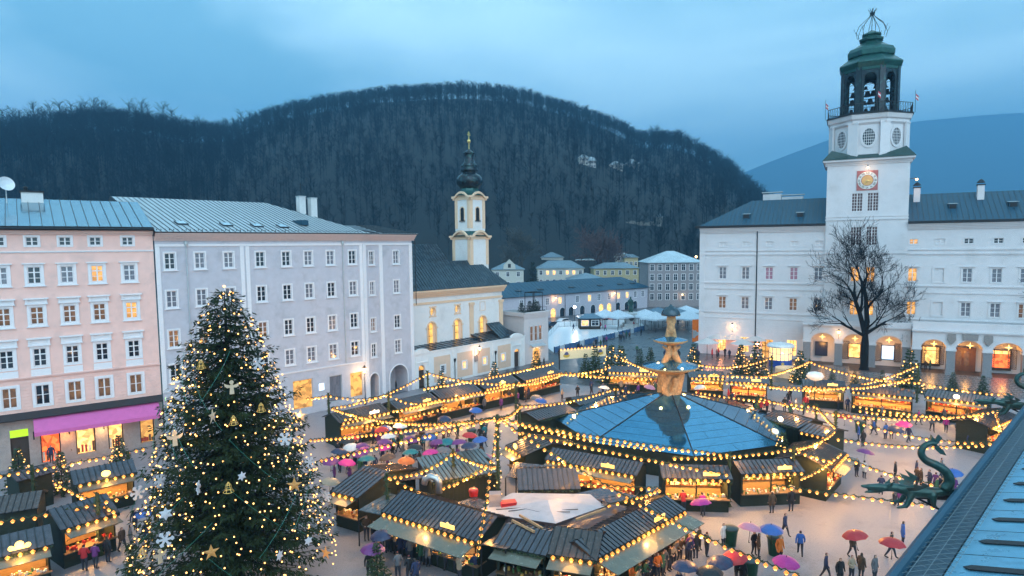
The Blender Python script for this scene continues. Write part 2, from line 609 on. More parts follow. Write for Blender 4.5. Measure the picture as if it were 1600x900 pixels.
def pipe(parent, x, z0, z1, material, y=-0.12, head=True, r=0.06):
    mb = MB().tube([(x, y, z0), (x, y, z1)], r, 8)
    if head:
        mb.lathe([(0.07, -0.35), (0.2, 0.0), (0.2, 0.28)], 8, (x, y, z1))
    return mb.build('downpipe', material, parent)
def skylight(parent, base, ex, up, nrm, s, t, w=1.0, h=0.75):
    p = Vector(base) + Vector(ex) * s + Vector(up) * t
    ex, up, nrm = Vector(ex), Vector(up), Vector(nrm)
    mb = MB()
    a = [p + ex * i + up * j + nrm * 0.16 for i, j in ((-w / 2, -h / 2), (w / 2, -h / 2), (w / 2, h / 2), (-w / 2, h / 2))]
    mb.slab(a, 0.17)
    o = mb.build('skylight', seam_m, parent)
    g = [p + ex * i + up * j + nrm * 0.165 for i, j in ((-w / 2 + .1, -h / 2 + .1), (w / 2 - .1, -h / 2 + .1), (w / 2 - .1, h / 2 - .1), (-w / 2 + .1, h / 2 - .1))]
    MB().poly(g).build('glass', mat('skylight_glass', (0.5, 0.6, 0.65), 0.1, metal=0.4), o)
    return o

# ---------------------------------------------------------------- ground
gravel = mat('gravel', (0.26, 0.245, 0.265), 0.42, var=0.3, scale=9, bump=0.7, wear=(0.14, 0.13, 0.14), wscale=0.2, rvar=0.2)
pave_wet = mat('wet_asphalt', (0.085, 0.09, 0.10), 0.34, var=0.3, scale=0.35, rvar=0.12)
pave_m = mat('wet_paving_slab', (0.16, 0.145, 0.145), 0.27, var=0.22, scale=2.0, rvar=0.12, bump=0.06)
pave_joint = mat('paving_joint', (0.05, 0.045, 0.045), 0.6, var=0.2)
earth = mat('valley_ground', (0.05, 0.055, 0.045), 0.8, var=0.3, scale=0.02)
S = 6000
tag(MB().quad((-S, -200, -0.02), (S, -200, -0.02), (S, 2 * S, -0.02), (-S, 2 * S, -0.02)).build('ground', earth), 'dark valley floor reaching out beyond the town', None, None, 'structure')
tag(MB().poly([(-70, -5, 0), (70, -5, 0), (95, 70, 0), (74, 99.5, 0), (48, 112, 0), (8, 112, 0), (-48, 62, 0), (-70, 40, 0)]).build('gravel_square', gravel), 'pale damp gravel square under the market stalls', None, None, 'structure')
tag(MB().poly([(-8, 98.5, 0.004), (20, 86, 0.004), (46, 90, 0.004), (72, 76, 0.004), (120, 70, 0.004), (120, 260, 0.004), (-20, 260, 0.004), (-20, 110, 0.004)]).build('wet_plaza', pave_wet), 'wet dark asphalt plaza between market, rink and far houses', None, None, 'structure')
# ---------------------------------------------------------------- pink house
O, R = frame_of((-37, 64.5), 37.147)
pink = thing('pink_townhouse', 'pink six-storey townhouse with purple shop awning at the left edge', 'building', O, R)
cols = [-14.0, -11.35, -8.9, -6.4, -4.0, -1.3]
X0, X1 = -17.0, 0.9
rows = [(20.92, 0.95, 0.8, 2, 2, 0), (17.8, 1.0, 1.55, 2, 3, 1), (14.05, 1.0, 1.6, 2, 3, 2), (10.15, 1.0, 1.65, 2, 3, 3), (6.6, 1.1, 1.85, 2, 2, 0)]
ops = [(c - w / 2, c + w / 2, z - h / 2, z + h / 2) for z, w, h, *_ in rows for c in cols]
wall_mb(X0, X1, 5.15, 22.0, ops).build('wall', pink_pl, pink)
for ri, (z, w, h, nx, nz, hood) in enumerate(rows):
    for ci, c in enumerate(cols):
        g = glass_dk
        if ri == 1 and ci == 4: g = glass_warm
        elif ri == 2: g = glass_dim if ci != 5 else glass_warm
        elif ri == 4: g = random.choice([glass_dim, glass_dk, glass_dim])
        elif ri == 1: g = random.choice([glass_mid, glass_dk])
        window(pink, c, z - h / 2, w, h, g, t=0.24 if ri else 0.16, nx=nx, nz=nz, hood=hood, sill=ri in (1, 2), trans=0.667)
band(pink, 'string_course', X0, X1 + 0.02, 19.86, 0.16, 0.12, trim_w, steps=2)
band(pink, 'string_course', X0, X1 + 0.02, 8.22, 0.22, 0.2, pink_pl, steps=2)
band(pink, 'cornice', X0, X1 + 0.03, 21.55, 0.5, 0.5, mat('pale_pink_trim', (0.74, 0.52, 0.46), 0.7, var=0.06), steps=3)
for i in range(9):    # rusticated joints under the first floor
    z = 5.35 + i * 0.31
    for a, b in zip([X0] + [c + 0.86 for c in cols], [c - 0.86 for c in cols] + [X1]):
        if b - a > 0.2:
            MB().box(a, b, -0.035, 0.01, z, z + 0.27).build('rusticated_block', pink_pl, pink)
MB().slab([(X0, -0.75, 22.06), (X1 + .1, -0.75, 22.06), (X1 + .1, -0.4, 22.3), (X0, -0.4, 22.3)], 0.16).build('gutter', iron, pink)
rf = seam_roof(pink, (X0, -0.5, 22.3), (X1, -0.5, 22.3), (X1, 9, 25.35), (X0, 9, 25.35), 20, metal_blue)
MB().box(X0, X1, -0.46, 9, 21.9, 22.05).build('soffit', seam_m, pink)
MB().poly([(X1, 0, 5), (X1, 14, 5), (X1, 14, 22), (X1, 9, 25.2), (X1, 0, 22)]).build('side_wall', pink_pl, pink)
for cx in (-13.6, -8.55):
    q = MB().box(cx - 0.9, cx + 0.9, 7.6, 8.8, 23.5, 25.95).build('chimney', church_pl, rf)
    MB().box(cx - 1.0, cx + 1.0, 7.5, 8.9, 25.951, 26.1).build('chimney_cap', iron, q)
    MB().lathe([(0.16, 0), (0.16, 0.35), (0.26, 0.36), (0.02, 0.5)], 8, (cx - 0.5, 8.2, 26.1)).build('chimney_pot', iron, q)
# satellite dish on the ridge
d = MB().tube([(-10.6, 7.2, 24.2), (-10.6, 7.2, 26.3)], 0.05, 6).build('dish_pole', metal_pale, rf)
dm = MB().lathe([(0.01, 0.0), (0.4, 0.06), (0.72, 0.2), (0.72, 0.22), (0.4, 0.09), (0.01, 0.03)], 20)
dm.build('satellite_dish', mat('dish_white', (0.7, 0.72, 0.75), 0.4), rf, (-10.6, 7.0, 26.6), (math.radians(72), 0, math.radians(25)))
# shop floor
shop = [(-11.55, -10.2, 0.05, 3.6), (-9.35, -7.8, 0.1, 3.45), (-6.6, -5.0, 0.35, 3.55), (-3.95, -2.65, 0.35, 3.2), (-1.2, 0.1, 0.4, 3.5), (-16.2, -14.4, 0.3, 3.5)]
wall_mb(X0, X1, 0, 4.78, shop, 0.4).build('shop_wall', mat('shop_stone', (0.38, 0.31, 0.28), 0.8, var=0.2, scale=4, bump=0.3, wear=(0.28, 0.23, 0.21), wscale=1.0), pink)
def simple_pane(parent, name, a, b, c, d, material, y):
    return MB().quad((a, y, c), (b, y, c), (b, y, d), (a, y, d)).build(name, material, parent)
dr = simple_pane(pink, 'door', -11.55, -10.2, 0.05, 2.75, wood_dk, 0.3)
for i in (0, 1):
    MB().box(-11.45 + i * .66, -10.92 + i * .66, 0.26, 0.31, 0.2, 1.2).build('door_panel', wood_dk, dr)
    MB().box(-11.45 + i * .66, -10.92 + i * .66, 0.26, 0.31, 1.35, 2.6).build('door_panel', wood_dk, dr)
simple_pane(pink, 'fanlight', -11.55, -10.2, 2.85, 3.6, glass_lime, 0.3)
MB().box(-11.55, -10.2, 0.2, 0.34, 2.75, 2.85).build('lintel', wood_dk, pink)
for (a, b, c, d2), g in zip(shop[1:], (glass_red, glass_hot, glass_hot, glass_warm, glass_dim)):
    w_ = simple_pane(pink, 'shop_window', a, b, c, d2, g, 0.34)
    fr = MB()
    for x in (a, b - 0.1):
        fr.box(x, x + 0.1, 0.2, 0.33, c, d2)
    fr.box(a + .1, b - .1, 0.2, 0.33, d2 - 0.14, d2)
    fr.build('shop_frame', wood_dk, w_)
    for k in range(5):   # goods standing in the window
        x = a + 0.2 + (b - a - 0.4) * k / 4
        MB().box(x - 0.09, x + 0.09, 0.22, 0.32, c + 0.1, c + 0.35 + random.random() * 0.9).build('display_item', random.choice([mat('display_white', (0.7, .65, .55)), mat('display_red', (0.5, .04, .03)), mat('display_brown', (0.15, .07, .03))]), w_)
lamp('light', (-7.4, -0.7, 2.4), 60, (1, 0.45, 0.15), 0.3, pink)
lamp('light', (-4.5, -0.7, 2.4), 60, (1, 0.65, 0.3), 0.3, pink)
MB().slab([(X0, -0.95, 4.70), (X1, -0.95, 4.70), (X1, 0.0, 5.16), (X0, 0.0, 5.16)], 0.1).build('canopy', mat('black_canopy_sheet', (0.025, 0.025, 0.028), 0.5), pink)
aw = mat('purple_awning_cloth', (0.62, 0.13, 0.36), 0.75, var=0.08, scale=1.5, bump=0.1)
mb = MB()
xs = np.linspace(-9.75, 0.5, 8)
for a, b in zip(xs[:-1], xs[1:]):
    mb.slab([(a, -2.1, 3.55), (b, -2.1, 3.55), (b, -0.5, 4.62), (a, -0.5, 4.62)], 0.03)
awn = mb.build('awning', aw, pink)
MB().slab([(-9.75, -2.1, 3.2), (0.5, -2.1, 3.2), (0.5, -2.1, 3.548), (-9.75, -2.1, 3.548)], 0.03).build('valance', aw, awn)
for x in (-9.9, -7.2, -4.4):
    MB().tube([(x + .1, -0.06, 3.2), (x + .1, -0.55, 3.0), (x + .1, -0.6, 2.6)], 0.06, 6).build('wall_lantern', iron, pink)

# ---------------------------------------------------------------- grey house
O, R = frame_of((-35.5, 65.7), 45)
grey = thing('grey_townhouse', 'long lilac-grey five-storey house with pale seamed metal roof behind the Christmas tree', 'building', O, R)
cols = [0.45, 3.4, 6.4, 9.9, 12.98, 15.75, 18.67, 21.72]
rows = [(18.85, 1.0, 1.65), (14.93, 1.0, 1.7), (10.8, 1.0, 1.75), (7.22, 1.05, 1.75)]
X0, X1 = -0.9, 23.2
ops = [(c - w / 2, c + w / 2, z - h / 2, z + h / 2) for z, w, h in rows for c in cols]
big = [(13.2, 15.75, 0.7, 4.3), (18.0, 19.7, 0.8, 4.15), (20.9, 22.75, 0.9, 4.15), (1.0, 2.4, 0.6, 3.6), (4.6, 6.2, 0.6, 3.6), (8.5, 10.2, 0.6, 3.6)]
wall_mb(X0, X1, 0, 21.0, ops + big).build('wall', grey_pl, grey)
for ri, (z, w, h) in enumerate(rows):
    for c in cols:
        g = random.choice([glass_dk, glass_dk, glass_mid]) if ri < 2 else random.choice([glass_dk, glass_dk, glass_dim, glass_mid])
        window(grey, c, z - h / 2, w, h, g, t=0.15, nx=2, nz=3, hood=0)
for (a, b, c, d2), g in zip(big, (glass_warm, glass_mid, glass_warm, glass_dk, glass_dk, glass_dk)):
    w_ = simple_pane(grey, 'shop_window', a, b, c, d2, g, 0.2)
    fr = MB()
    fr.box(a, a + .07, 0.1, 0.19, c, d2); fr.box(b - .07, b, 0.1, 0.19, c, d2); fr.box(a + .07, b - .07, 0.1, 0.19, d2 - .08, d2); fr.box(a + .07, b - .07, 0.1, 0.19, c, c + .1)
    fr.build('shop_frame', metal_pale, w_)
sg = MB().box(16.45, 17.25, -0.08, 0.0, 2.55, 3.5).build('sign_box', mat('sign_box_metal', (0.5, 0.5, 0.55)), grey)
simple_pane(sg, 'sign_face', 16.5, 17.2, 2.6, 3.45, mat('lit_sign_face', (0.6, 0.7, 0.9), emit=(0.75, 0.88, 1.0), estr=1.0), -0.085)
band(grey, 'string_course', X0, X1, 5.25, 0.18, 0.12, trim_w, steps=2)
band(grey, 'frieze', X0, X1, 20.35, 0.25, 0.08, trim_w)
gcorn = mat('pinkish_cornice', (0.62, 0.46, 0.42), 0.75, var=0.08)
band(grey, 'cornice', X0 - .05, X1 + .1, 20.95, 0.85, 0.65, gcorn, steps=4)
for a in (X0, 7.65, 8.25, 22.75):
    MB().box(a, a + 0.42, -0.06, 0.01, 5.45, 20.33).build('pilaster', trim_w, grey)
pipe(grey, 2.05, 1, 20.6, metal_pale); pipe(grey, 20.35, 5.5, 20.6, metal_pale)
rf = seam_roof(grey, (X0 - .1, -0.75, 21.85), (X1 + .9, -0.75, 21.85), (17.5, 15, 26.3), (X0 - .1, 15, 26.3), 44, metal_pale)
seam_roof(grey, (X1 + .9, -0.75, 21.85), (X1 + .9, 26, 21.85), (X1 + .2, 19, 25.2), (17.5, 15, 26.3), 20, metal_pale)
MB().poly([(X0 - .12, -0.6, 21.4), (X0 - .12, -0.75, 21.84), (X0 - .12, 15, 26.42), (X0 - .12, 24, 22)]).build('gable_end', iron, grey)
MB().poly([(X0 - .1, 0.05, 0), (X0 - .1, 24, 0), (X0 - .1, 24, 21.9), (X0 - .1, 0.05, 21.9)]).build('side_wall', grey_pl, grey)
ex, up = Vector((1, 0, 0)), Vector((0, 15.75, 4.45)).normalized()
nr = ex.cross(up)
for s, t in ((2.6, 3.6), (7.2, 3.2), (10.6, 3.0), (13.6, 2.8)):
    skylight(rf, (0, -0.75, 21.85), ex, up, nr, s, t, 1.1, 1.3)
# dormer hatch
MB().prism([(16.3, 22.9), (17.2, 22.9), (17.2, 23.5), (16.3, 23.5)], 2.4, 5.5).build('dormer', slate2, rf)
for i in range(60):   # snow guard hooks along the eave
    x = X0 + 0.2 + i * 0.4
    MB().box(x - .03, x + .03, -0.3, -0.22, 21.98, 22.16).build('snow_guard', seam_m, rf)
for cx, h in ((21.2, 27.1), (22.9, 26.95)):
    q = MB().box(cx - 0.45, cx + 0.45, 11.5, 12.5, 23.2, h).build('chimney', church_pl, rf)
    MB().box(cx - .52, cx + .52, 11.43, 12.57, h + .001, h + 0.12).build('chimney_cap', metal_pale, q)
an = MB().tube([(22.0, 13.5, 24.5), (22.0, 13.5, 29.2)], 0.035, 5)
for z, l in ((28.9, 0.9), (28.5, 0.6), (28.1, 0.8), (27.4, 0.7)):
    an.tube([(22 - l / 2, 13.5, z), (22 + l / 2, 13.5, z)], 0.025, 4)
an.build('antenna', iron, rf)
# corner wing of the grey house
P1, P2, P3 = Vector((-19.09, 82.11, 0)), Vector((-17.5, 84.6, 0)), Vector((-13.85, 89.1, 0))
cham = thing('corner_tower_house', 'lilac-grey corner wing with big arched passages beside the church', 'building', P1, 0)
for A_, B_, kind in ((P1, P2, 0), (P2, P3, 1)):
    dv = B_ - A_
    L = dv.length
    sub = bpy.data.objects.new('front_wall', None)
    rot = math.atan2(dv.y, dv.x)
    cx = L / 2 + (0.0 if kind else 0.1)
    rr = [(18.7, 0.95 if kind else 0.8), (14.75, 0.95 if kind else 0.8), (9.95, 1.0 if kind else 0.8), (6.55, 1.0 if kind else 0.8)]
    ops = [(cx - w / 2, cx + w / 2, z - 0.85, z + 0.85) for z, w in rr]
    arch = (1.35, 4.5, 0.0, 3.95, 'a') if kind else (0.7, 2.3, 0.0, 3.5, 'a')
    wl_ = wall_mb(0, L, 0, 21.0, ops + [arch], 0.3).build('wall', grey_pl, cham, A_ - P1, rot)
    for z, w in rr:
        o = window(wl_, cx, z - .85, w, 1.7, random.choice([glass_dk, glass_dim, glass_mid]), t=0.14)
    w, h = arch[1] - arch[0], arch[3]
    o = arch_strip(w, h, 0.16, -0.05, 0.01).build('arch_surround', trim_w, wl_, ((arch[0] + arch[1]) / 2, 0, 0))
    vault = MB()
    n = 8
    a = w / 2
    prof = [(a, 0)] + [(a * math.cos(PI * i / n), h - a + a * math.sin(PI * i / n)) for i in range(n + 1)] + [(-a, 0)]
    for p, q in zip(prof[:-1], prof[1:]):
        vault.quad((p[0], 0.3, p[1]), (q[0], 0.3, q[1]), (q[0], 2.6, q[1]), (p[0], 2.6, p[1]))
    vault.poly([(p[0], 2.6, p[1]) for p in prof])
    vault.build('passage', grey_pl, wl_, ((arch[0] + arch[1]) / 2, 0, 0))
    for x in ((0.0, L - 0.55) if kind else (0.02,)):
        MB().box(x, x + 0.55, -0.07, 0.01, 0, 20.35).build('pilaster', trim_w, wl_)
    band(wl_, 'frieze', 0, L, 20.35, 0.25, 0.09, trim_w)
    band(wl_, 'cornice', -0.1 * kind, L + 0.35 * kind, 20.95, 0.85, 0.65, gcorn, steps=4)
back = Vector((-0.77, 0.63, 0)) * 11
q = [P1 - P1, P2 - P1, P3 - P1]
n1 = Vector((0.707, -0.707, 0)) * 0.7
apex = Vector((-3.2, 9.5, 23.2))
z = Vector((0, 0, 21.85))
seam_roof(cham, q[1] + n1 + z, q[2] + n1 + Vector((.5, .6, 0)) + z, apex + Vector((2.5, 3, 0)), apex, 14, metal_pale)
seam_roof(cham, q[0] + n1 + z, q[1] + n1 + z, apex, apex + Vector((-2.2, -2.4, 0)), 7, metal_pale)
e2 = q[2] + n1 + Vector((.5, .6, 0)) + z
seam_roof(cham, e2, e2 + back, apex + Vector((0, 4, 0)), apex + Vector((2.5, 3, 0)), 14, metal_pale)
MB().poly([q[2], q[2] + back, q[2] + back + Vector((0, 0, 21.6)), q[2] + Vector((0, 0, 21.6))]).build('side_wall', grey_pl, cham)
MB().tube([q[2] + Vector((.45, 0.1, 12)), q[2] + Vector((.45, .1, 21))], 0.06, 6).build('downpipe', iron, cham)

# ---------------------------------------------------------------- church with its street wall and tower
O, R = frame_of((-13.9, 89.0), 48.01)
church = thing('church', 'white baroque church with apricot trim and a dark onion-domed tower', 'church', O, R)
wins = [(6.87, 1.55), (12.25, 1.55), (17.9, 1.55)]
ops = [(c - w / 2, c + w / 2, 4.2, 8.6, 'a') for c, w in wins] + [(c - 0.5, c + 0.5, 9.55, 10.85, 'o') for c in (7.15, 12.3)]
wall_mb(0.4, 22.6, 0, 13.0, ops, 0.75, y=4.0).build('nave_wall', church_pl, church)
for c, w in wins:
    o = place('arched_window', cached('cas', lambda: arch_strip(1.55, 4.4, 0.22, -0.1, 0.02).mesh('arched_window', apricot)), church, (c, 4.0, 4.2))
    MB().box(-1.2, -0.75, -0.16, 0.015, 3.45, 3.62).box(0.75, 1.2, -0.16, 0.015, 3.45, 3.62).build('impost', apricot, o)
    place('glass', glass_mesh(1.55, 4.4, glass_gold, True, 0.7), o)
    b = MB()
    b.box(-0.03, 0.03, 0.62, 0.69, 0, 4.3)
    for z_ in (1.1, 2.2, 3.3):
        b.box(-0.74, 0.74, 0.63, 0.68, z_ - .03, z_ + .03)
    b.build('glazing_bars', iron, o)
for c in (7.15, 12.3):
    rg = MB()
    for i in range(20):
        p, q_ = 2 * PI * i / 20, 2 * PI * (i + 1) / 20
        rg.prism([(0.5 * math.cos(p), 0.65 * math.sin(p)), (0.66 * math.cos(p), 0.83 * math.sin(p)), (0.66 * math.cos(q_), 0.83 * math.sin(q_)), (0.5 * math.cos(q_), 0.65 * math.sin(q_))], -0.08, 0.02)
    for sx in (-1, 1):
        for sz in (-1, 1):
            rg.box(min(sx * .4, sx * .72), max(sx * .4, sx * .72), -0.07, 0.012, min(sz * .62, sz * .84), max(sz * .62, sz * .84))
    o = rg.build('oval_window', apricot, church, (c, 4.0, 10.2))
    MB().poly([(0.5 * math.cos(2 * PI * i / 16), 0.6, 0.65 * math.sin(2 * PI * i / 16)) for i in range(16)]).build('glass', glass_gold, o)
    MB().box(-.02, .02, .5, .58, -.6, .6).box(-.45, .45, .51, .57, -.02, .02).build('glazing_bars', iron, o)
o = MB()
for a, b, c, d2 in ((17.3, 17.36, 9.5, 11.0), (18.5, 18.56, 9.5, 11.0), (17.36, 18.5, 9.5, 9.56), (17.36, 18.5, 10.94, 11.0)):
    o.box(a, b, 3.95, 4.01, c, d2)
o.build('blind_panel_frame', apricot, church)
for x in (14.9, 21.9):
    p = MB().box(x, x + 0.85, 3.85, 4.02, 4.5, 11.0).build('pilaster', apricot, church)
    MB().box(x - .12, x + .97, 3.72, 4.03, 10.6, 11.05).build('capital', apricot, p)
band(church, 'frieze', 0.4, 22.7, 11.4, 0.35, 0.1, apricot, y=4.0)
band(church, 'cornice', 0.4, 23.0, 12.45, 1.1, 0.85, apricot, y=4.0, steps=4)
wall_mb(22.6, 22.61, 0, 12.9, []).build('end_wall', church_pl, church)
MB().poly([(22.62, 4.0, 0), (22.62, 14, 0), (22.62, 14, 12.9), (22.62, 4.0, 12.9)]).build('end_wall', church_pl, church)
rfh = seam_roof(church, (0.2, 3.1, 13.6), (13.6, 3.1, 13.6), (13.6, 10, 20.5), (0.2, 10, 20.5), 24, slate)
rfl = seam_roof(church, (13.6, 3.1, 13.61), (23.7, 3.1, 13.61), (19.9, 7.2, 17.75), (13.6, 7.2, 17.75), 18, slate)
seam_roof(church, (23.7, 3.1, 13.61), (23.7, 13, 13.61), (19.9, 9, 17.75), (19.9, 7.2, 17.75), 12, slate)
MB().poly([(13.62, 7.0, 17.3), (13.62, 13, 17.3), (13.62, 10, 20.6)]).poly([(13.65, 3.1, 13.6), (13.65, 10, 20.55), (13.65, 10, 13.6)]).build('roof_gable', iron, church)
MB().box(0.3, 23.2, 4, 13, 13.0, 13.55).build('wall_plate', iron, church)
# tower
TX, TY = 19.9, 8.6
def sq(mb, h, z0, z1, m=0):
    return mb.box(TX - h, TX + h, TY - h, TY + h, z0, z1, m)
tb = sq(MB(), 2.15, 12.5, 21.9).build('tower_base', church_pl, church)
def seg_gable(name, half, z, rise, wid, th, parent, side, material):
    """curved cornice rising over the middle of a tower face"""
    n = 12
    mb = MB()
    pts = []
    for i in range(n + 1):
        x = -wid + 2 * wid * i / n
        k = abs(x) / wid
        pts.append((x, z + rise * max(0.0, math.cos(min(1, k / 0.62) * PI / 2)) ** 0.8))
    for (xa, za), (xb, zb) in zip(pts[:-1], pts[1:]):
        mb.prism([(xa, za - th), (xb, zb - th), (xb, zb), (xa, za)], -half - 0.42, -half + 0.02)
        mb.prism([(xa, z - th - 0.3), (xb, z - th - 0.3), (xb, zb - th - 0.001), (xa, za - th - 0.001)], -half - 0.1, -half + 0.021)
    return mb.build(name, material, parent, (TX, TY, 0), side * PI / 2)
for side in (0, -1, 1, 2):
    for hw, zb, zt, wz, ri in ((2.15, 17, 21.6, None, 0.9), (1.78, 23.1, 28.2, 24.4, 0.75)):
        f = MB()
        for sx in (-1, 1):
            x = sx * (hw - 0.32)
            f.box(x - 0.3, x + 0.3, -hw - 0.09, -hw + 0.01, zb, zt - 0.4)
            f.box(x - 0.38, x + 0.38, -hw - 0.17, -hw + 0.012, zt - 0.4, zt - 0.05)
        f.build('tower_pilaster', apricot, church, (TX, TY, 0), side * PI / 2)
        seg_gable('curved_cornice', hw, zt + 0.3, ri, hw + 0.45, 0.35, church, side, apricot)
bf = sq(MB(), 1.78, 21.9, 28.5).build('belfry', church_pl, church)
for side in (0, -1):
    o = arch_strip(0.85, 2.2, 0.16, -1.78 - 0.07, -1.77).build('belfry_window', apricot, church, (TX, TY, 24.4), side * PI / 2)
    MB().poly([(x, -1.80, z_) for x, z_ in [(-.42, 0), (.42, 0)] + [(.42 * math.cos(PI * i / 8), 1.77 + .42 * math.sin(PI * i / 8)) for i in range(9)]]).build('louvre', iron, o)
    MB().box(-.62, .62, -2.0, -1.77, -.14, -.02).build('sill', iron, o)
MB().lathe([(2.75 * 1.3, 21.75), (2.2 * 1.3, 22.15), (1.95 * 1.3, 22.6), (1.8 * 1.3, 23.0)], 4, (TX, TY, 0), phase=PI / 4).build('skirt_roof', copper, church)
fl = lambda k: 1.0 + 0.035 * (1 if k % 3 == 0 else 0)
MB().lathe([(2.5, 28.6), (2.0, 29.0), (1.65, 29.4), (1.5, 29.9)], 8, (TX, TY, 0), phase=PI / 8).build('dome_skirt', copper, church, smooth=False)
dome = MB().lathe([(1.5, 29.80), (1.62, 30.08), (2.0, 30.45), (2.15, 31.01), (2.1, 31.47), (1.85, 31.94), (1.4, 32.22), (1.15, 32.40), (1.15, 32.59), (1.4, 32.68), (1.42, 32.96), (1.2, 33.33), (1.32, 33.52), (1.3, 33.71), (1.0, 34.08), (0.82, 34.73), (0.75, 35.38), (0.8, 35.57), (0.95, 35.7), (0.85, 35.84), (0.3, 36.22), (0.06, 36.40)], 24, (TX, TY, 0), flute=fl).build('onion_dome', copper_dk, church, smooth=True)
cr = MB().tube([(TX, TY, 36.2), (TX, TY, 39.3)], 0.07, 6)
cr.ball((TX, TY, 37.7), 0.32, 10, 8)
cr.box(TX - .35, TX + .35, TY - .05, TY + .05, 38.7, 38.82).box(TX - .25, TX + .25, TY - .051, TY + .051, 39.0, 39.1)
cr.build('cross', gold, dome)
# low street wall in front of the nave
u_doors = (1.4, 21.9)
ops = [(0.75, 2.05, 0, 3.3, 'a'), (21.2, 22.55, 0, 3.05, 'a')] + [(c - .42, c + .42, 1.55, 2.65) for c in (5.45, 9.8, 14.25, 18.5)]
wall_mb(0.05, 23.9, 0, 4.95, ops, 0.4).build('street_wall', church_pl, church)
for a, b in ((3.7, 6.9), (8.3, 11.5), (12.6, 15.4), (17.2, 20.3)):
    c = (5.45, 9.8, 14.25, 18.5)[[3.7, 8.3, 12.6, 17.2].index(a)]
    wall_mb(a, b, 0.35, 4.1, [(c - .62, c + .62, 1.35, 2.85)], 0.02, y=-0.02).build('peach_panel', peach, church)
    window(church, c, 1.55, 0.84, 1.1, glass_dk if c < 6 else glass_hot, t=0.18, nx=1, nz=4, sill=False, y=0.0, proud=0.06)
for x in (0.3, 2.6, 7.3, 11.95, 16.0, 20.6, 23.1):
    MB().box(x, x + 0.5, -0.07, 0.01, 0, 4.5).build('pilaster', church_pl, church)
for cx in (1.4, 21.9):
    pts = [(cx - 1.5, 4.9), (cx + 1.5, 4.9)] + [(cx + 1.5 * math.cos(PI * i / 10), 4.9 + 0.75 * math.sin(PI * i / 10)) for i in range(1, 10)]
    MB().prism(pts, -0.12, 0.35).build('curved_gable', church_pl, church)
    MB().box(cx - 1.1, cx + 1.1, -0.14, 0.02, 3.6, 3.75).build('door_cornice', church_pl, church)
    dd = MB().quad((cx - .65, 0.35, 0), (cx + .65, 0.35, 0), (cx + .65, 0.35, 2.5), (cx - .65, 0.35, 2.5)).build('door', wood_dk, church)
    MB().poly([(cx + .64 * math.cos(PI * i / 8), 0.34, 2.52 + .64 * math.sin(PI * i / 8)) for i in range(9)]).build('fanlight', glass_warm, dd)
band(church, 'wall_coping', 0.05, 23.95, 4.95, 0.14, 0.1, church_pl)
seam_roof(church, (0, 0.05, 5.02), (15.0, 0.05, 5.02), (15.0, 3.98, 5.4), (0, 3.98, 5.4), 14, slate, name='lean_to_roof')
seam_roof(church, (15.0, 0.05, 5.02), (23.6, 0.05, 5.02), (23.6, 3.98, 6.0), (15.0, 3.98, 5.9), 8, slate, name='lean_to_roof')
seam_roof(church, (18.6, 0.6, 5.1), (21.8, 0.6, 5.1), (21.8, 3.9, 7.3), (18.6, 3.9, 7.3), 5, slate, name='dormer_roof')
for x in (7.72, 16.6):
    pipe(church, x, 0, 3.1, iron)
def wall_lamp(parent, x, z, y=0.0, out=0.9, energy=120, name='wall_lantern', size=1.0):
    mb = MB().tube([(x, y, z - 0.9), (x, y - out * .5, z - 0.75), (x, y - out, z - 0.3), (x, y - out, z)], 0.035, 6)
    mb.lathe([(0.05, 0), (0.16, .06)], 6, (x, y - out, z))
    mb.lathe([(0.24, 0.5), (0.1, 0.72), (0.02, 0.85)], 6, (x, y - out, z))
    o = mb.build(name, iron, parent)
    MB().lathe([(0.12, 0.06), (0.21, 0.49), (0.02, 0.5)], 6, (x, y - out, z)).build('lantern_glass', mat('lantern_glow', (0.9, 0.6, 0.3), emit=(1.0, 0.62, 0.26), estr=6.0, sample=False), o)
    lamp('light', (x, y - out, z - 0.25), energy, (1.0, 0.5, 0.18), 0.2, o)
    return o
wall_lamp(church, 12.2, 4.1, energy=70)
MB().box(11.85, 12.55, -0.2, -0.09, 2.3, 3.2).build('notice_board', stone, church)

# ---------------------------------------------------------------- terrace house beside the church
O, R = frame_of((2.0, 107.0), 43.5)
annex = thing('terrace_house', 'low pale house with roof-garden terrace at the end of the church wall', 'building', O, R)
annex_pl = mat('pale_grey_plaster', (0.55, 0.52, 0.53), 0.8, var=0.07, scale=1.5, bump=0.1)
wall_mb(0, 5.9, 0, 8.3, [(1.25, 4.45, 3.8, 6.5), (1.95, 3.95, 0, 2.6, 'a')], 0.3).build('wall', annex_pl, annex)
MB().poly([(0, 0, 0), (0, 8.5, 0), (0, 8.5, 8.3), (0, 0, 8.3)]).poly([(5.9, 0, 0), (5.9, 8.5, 0), (5.9, 8.5, 8.3), (5.9, 0, 8.3)]).build('side_wall', annex_pl, annex)
band(annex, 'cornice', -0.3, 6.1, 7.9, 0.95, 0.3, annex_pl, steps=3)
MB().box(-0.31, 0.0, -0.3, 8.5, 8.2, 8.85).build('parapet', annex_pl, annex)
for c in (1.78, 2.85, 3.92):
    window(annex, c, 3.85, 0.78, 2.55, glass_dim, t=0.08, nx=1, nz=2, sill=False)
o = simple_pane(annex, 'door', 1.95, 3.95, 0, 2.6, glass_warm, 0.28)
MB().slab([(1.3, -0.9, 2.95), (4.6, -0.9, 2.95), (4.6, -0.03, 3.3), (1.3, -0.03, 3.3)], 0.06).build('door_canopy', metal_pale, annex)
MB().box(0.01, 5.89, 0.05, 8.5, 8.32, 8.4).build('terrace_floor', stone, annex)
rl = MB()
for x in np.linspace(0.1, 5.8, 7): rl.tube([(x, 0.3, 8.4), (x, 0.3, 9.5)], 0.02, 4)
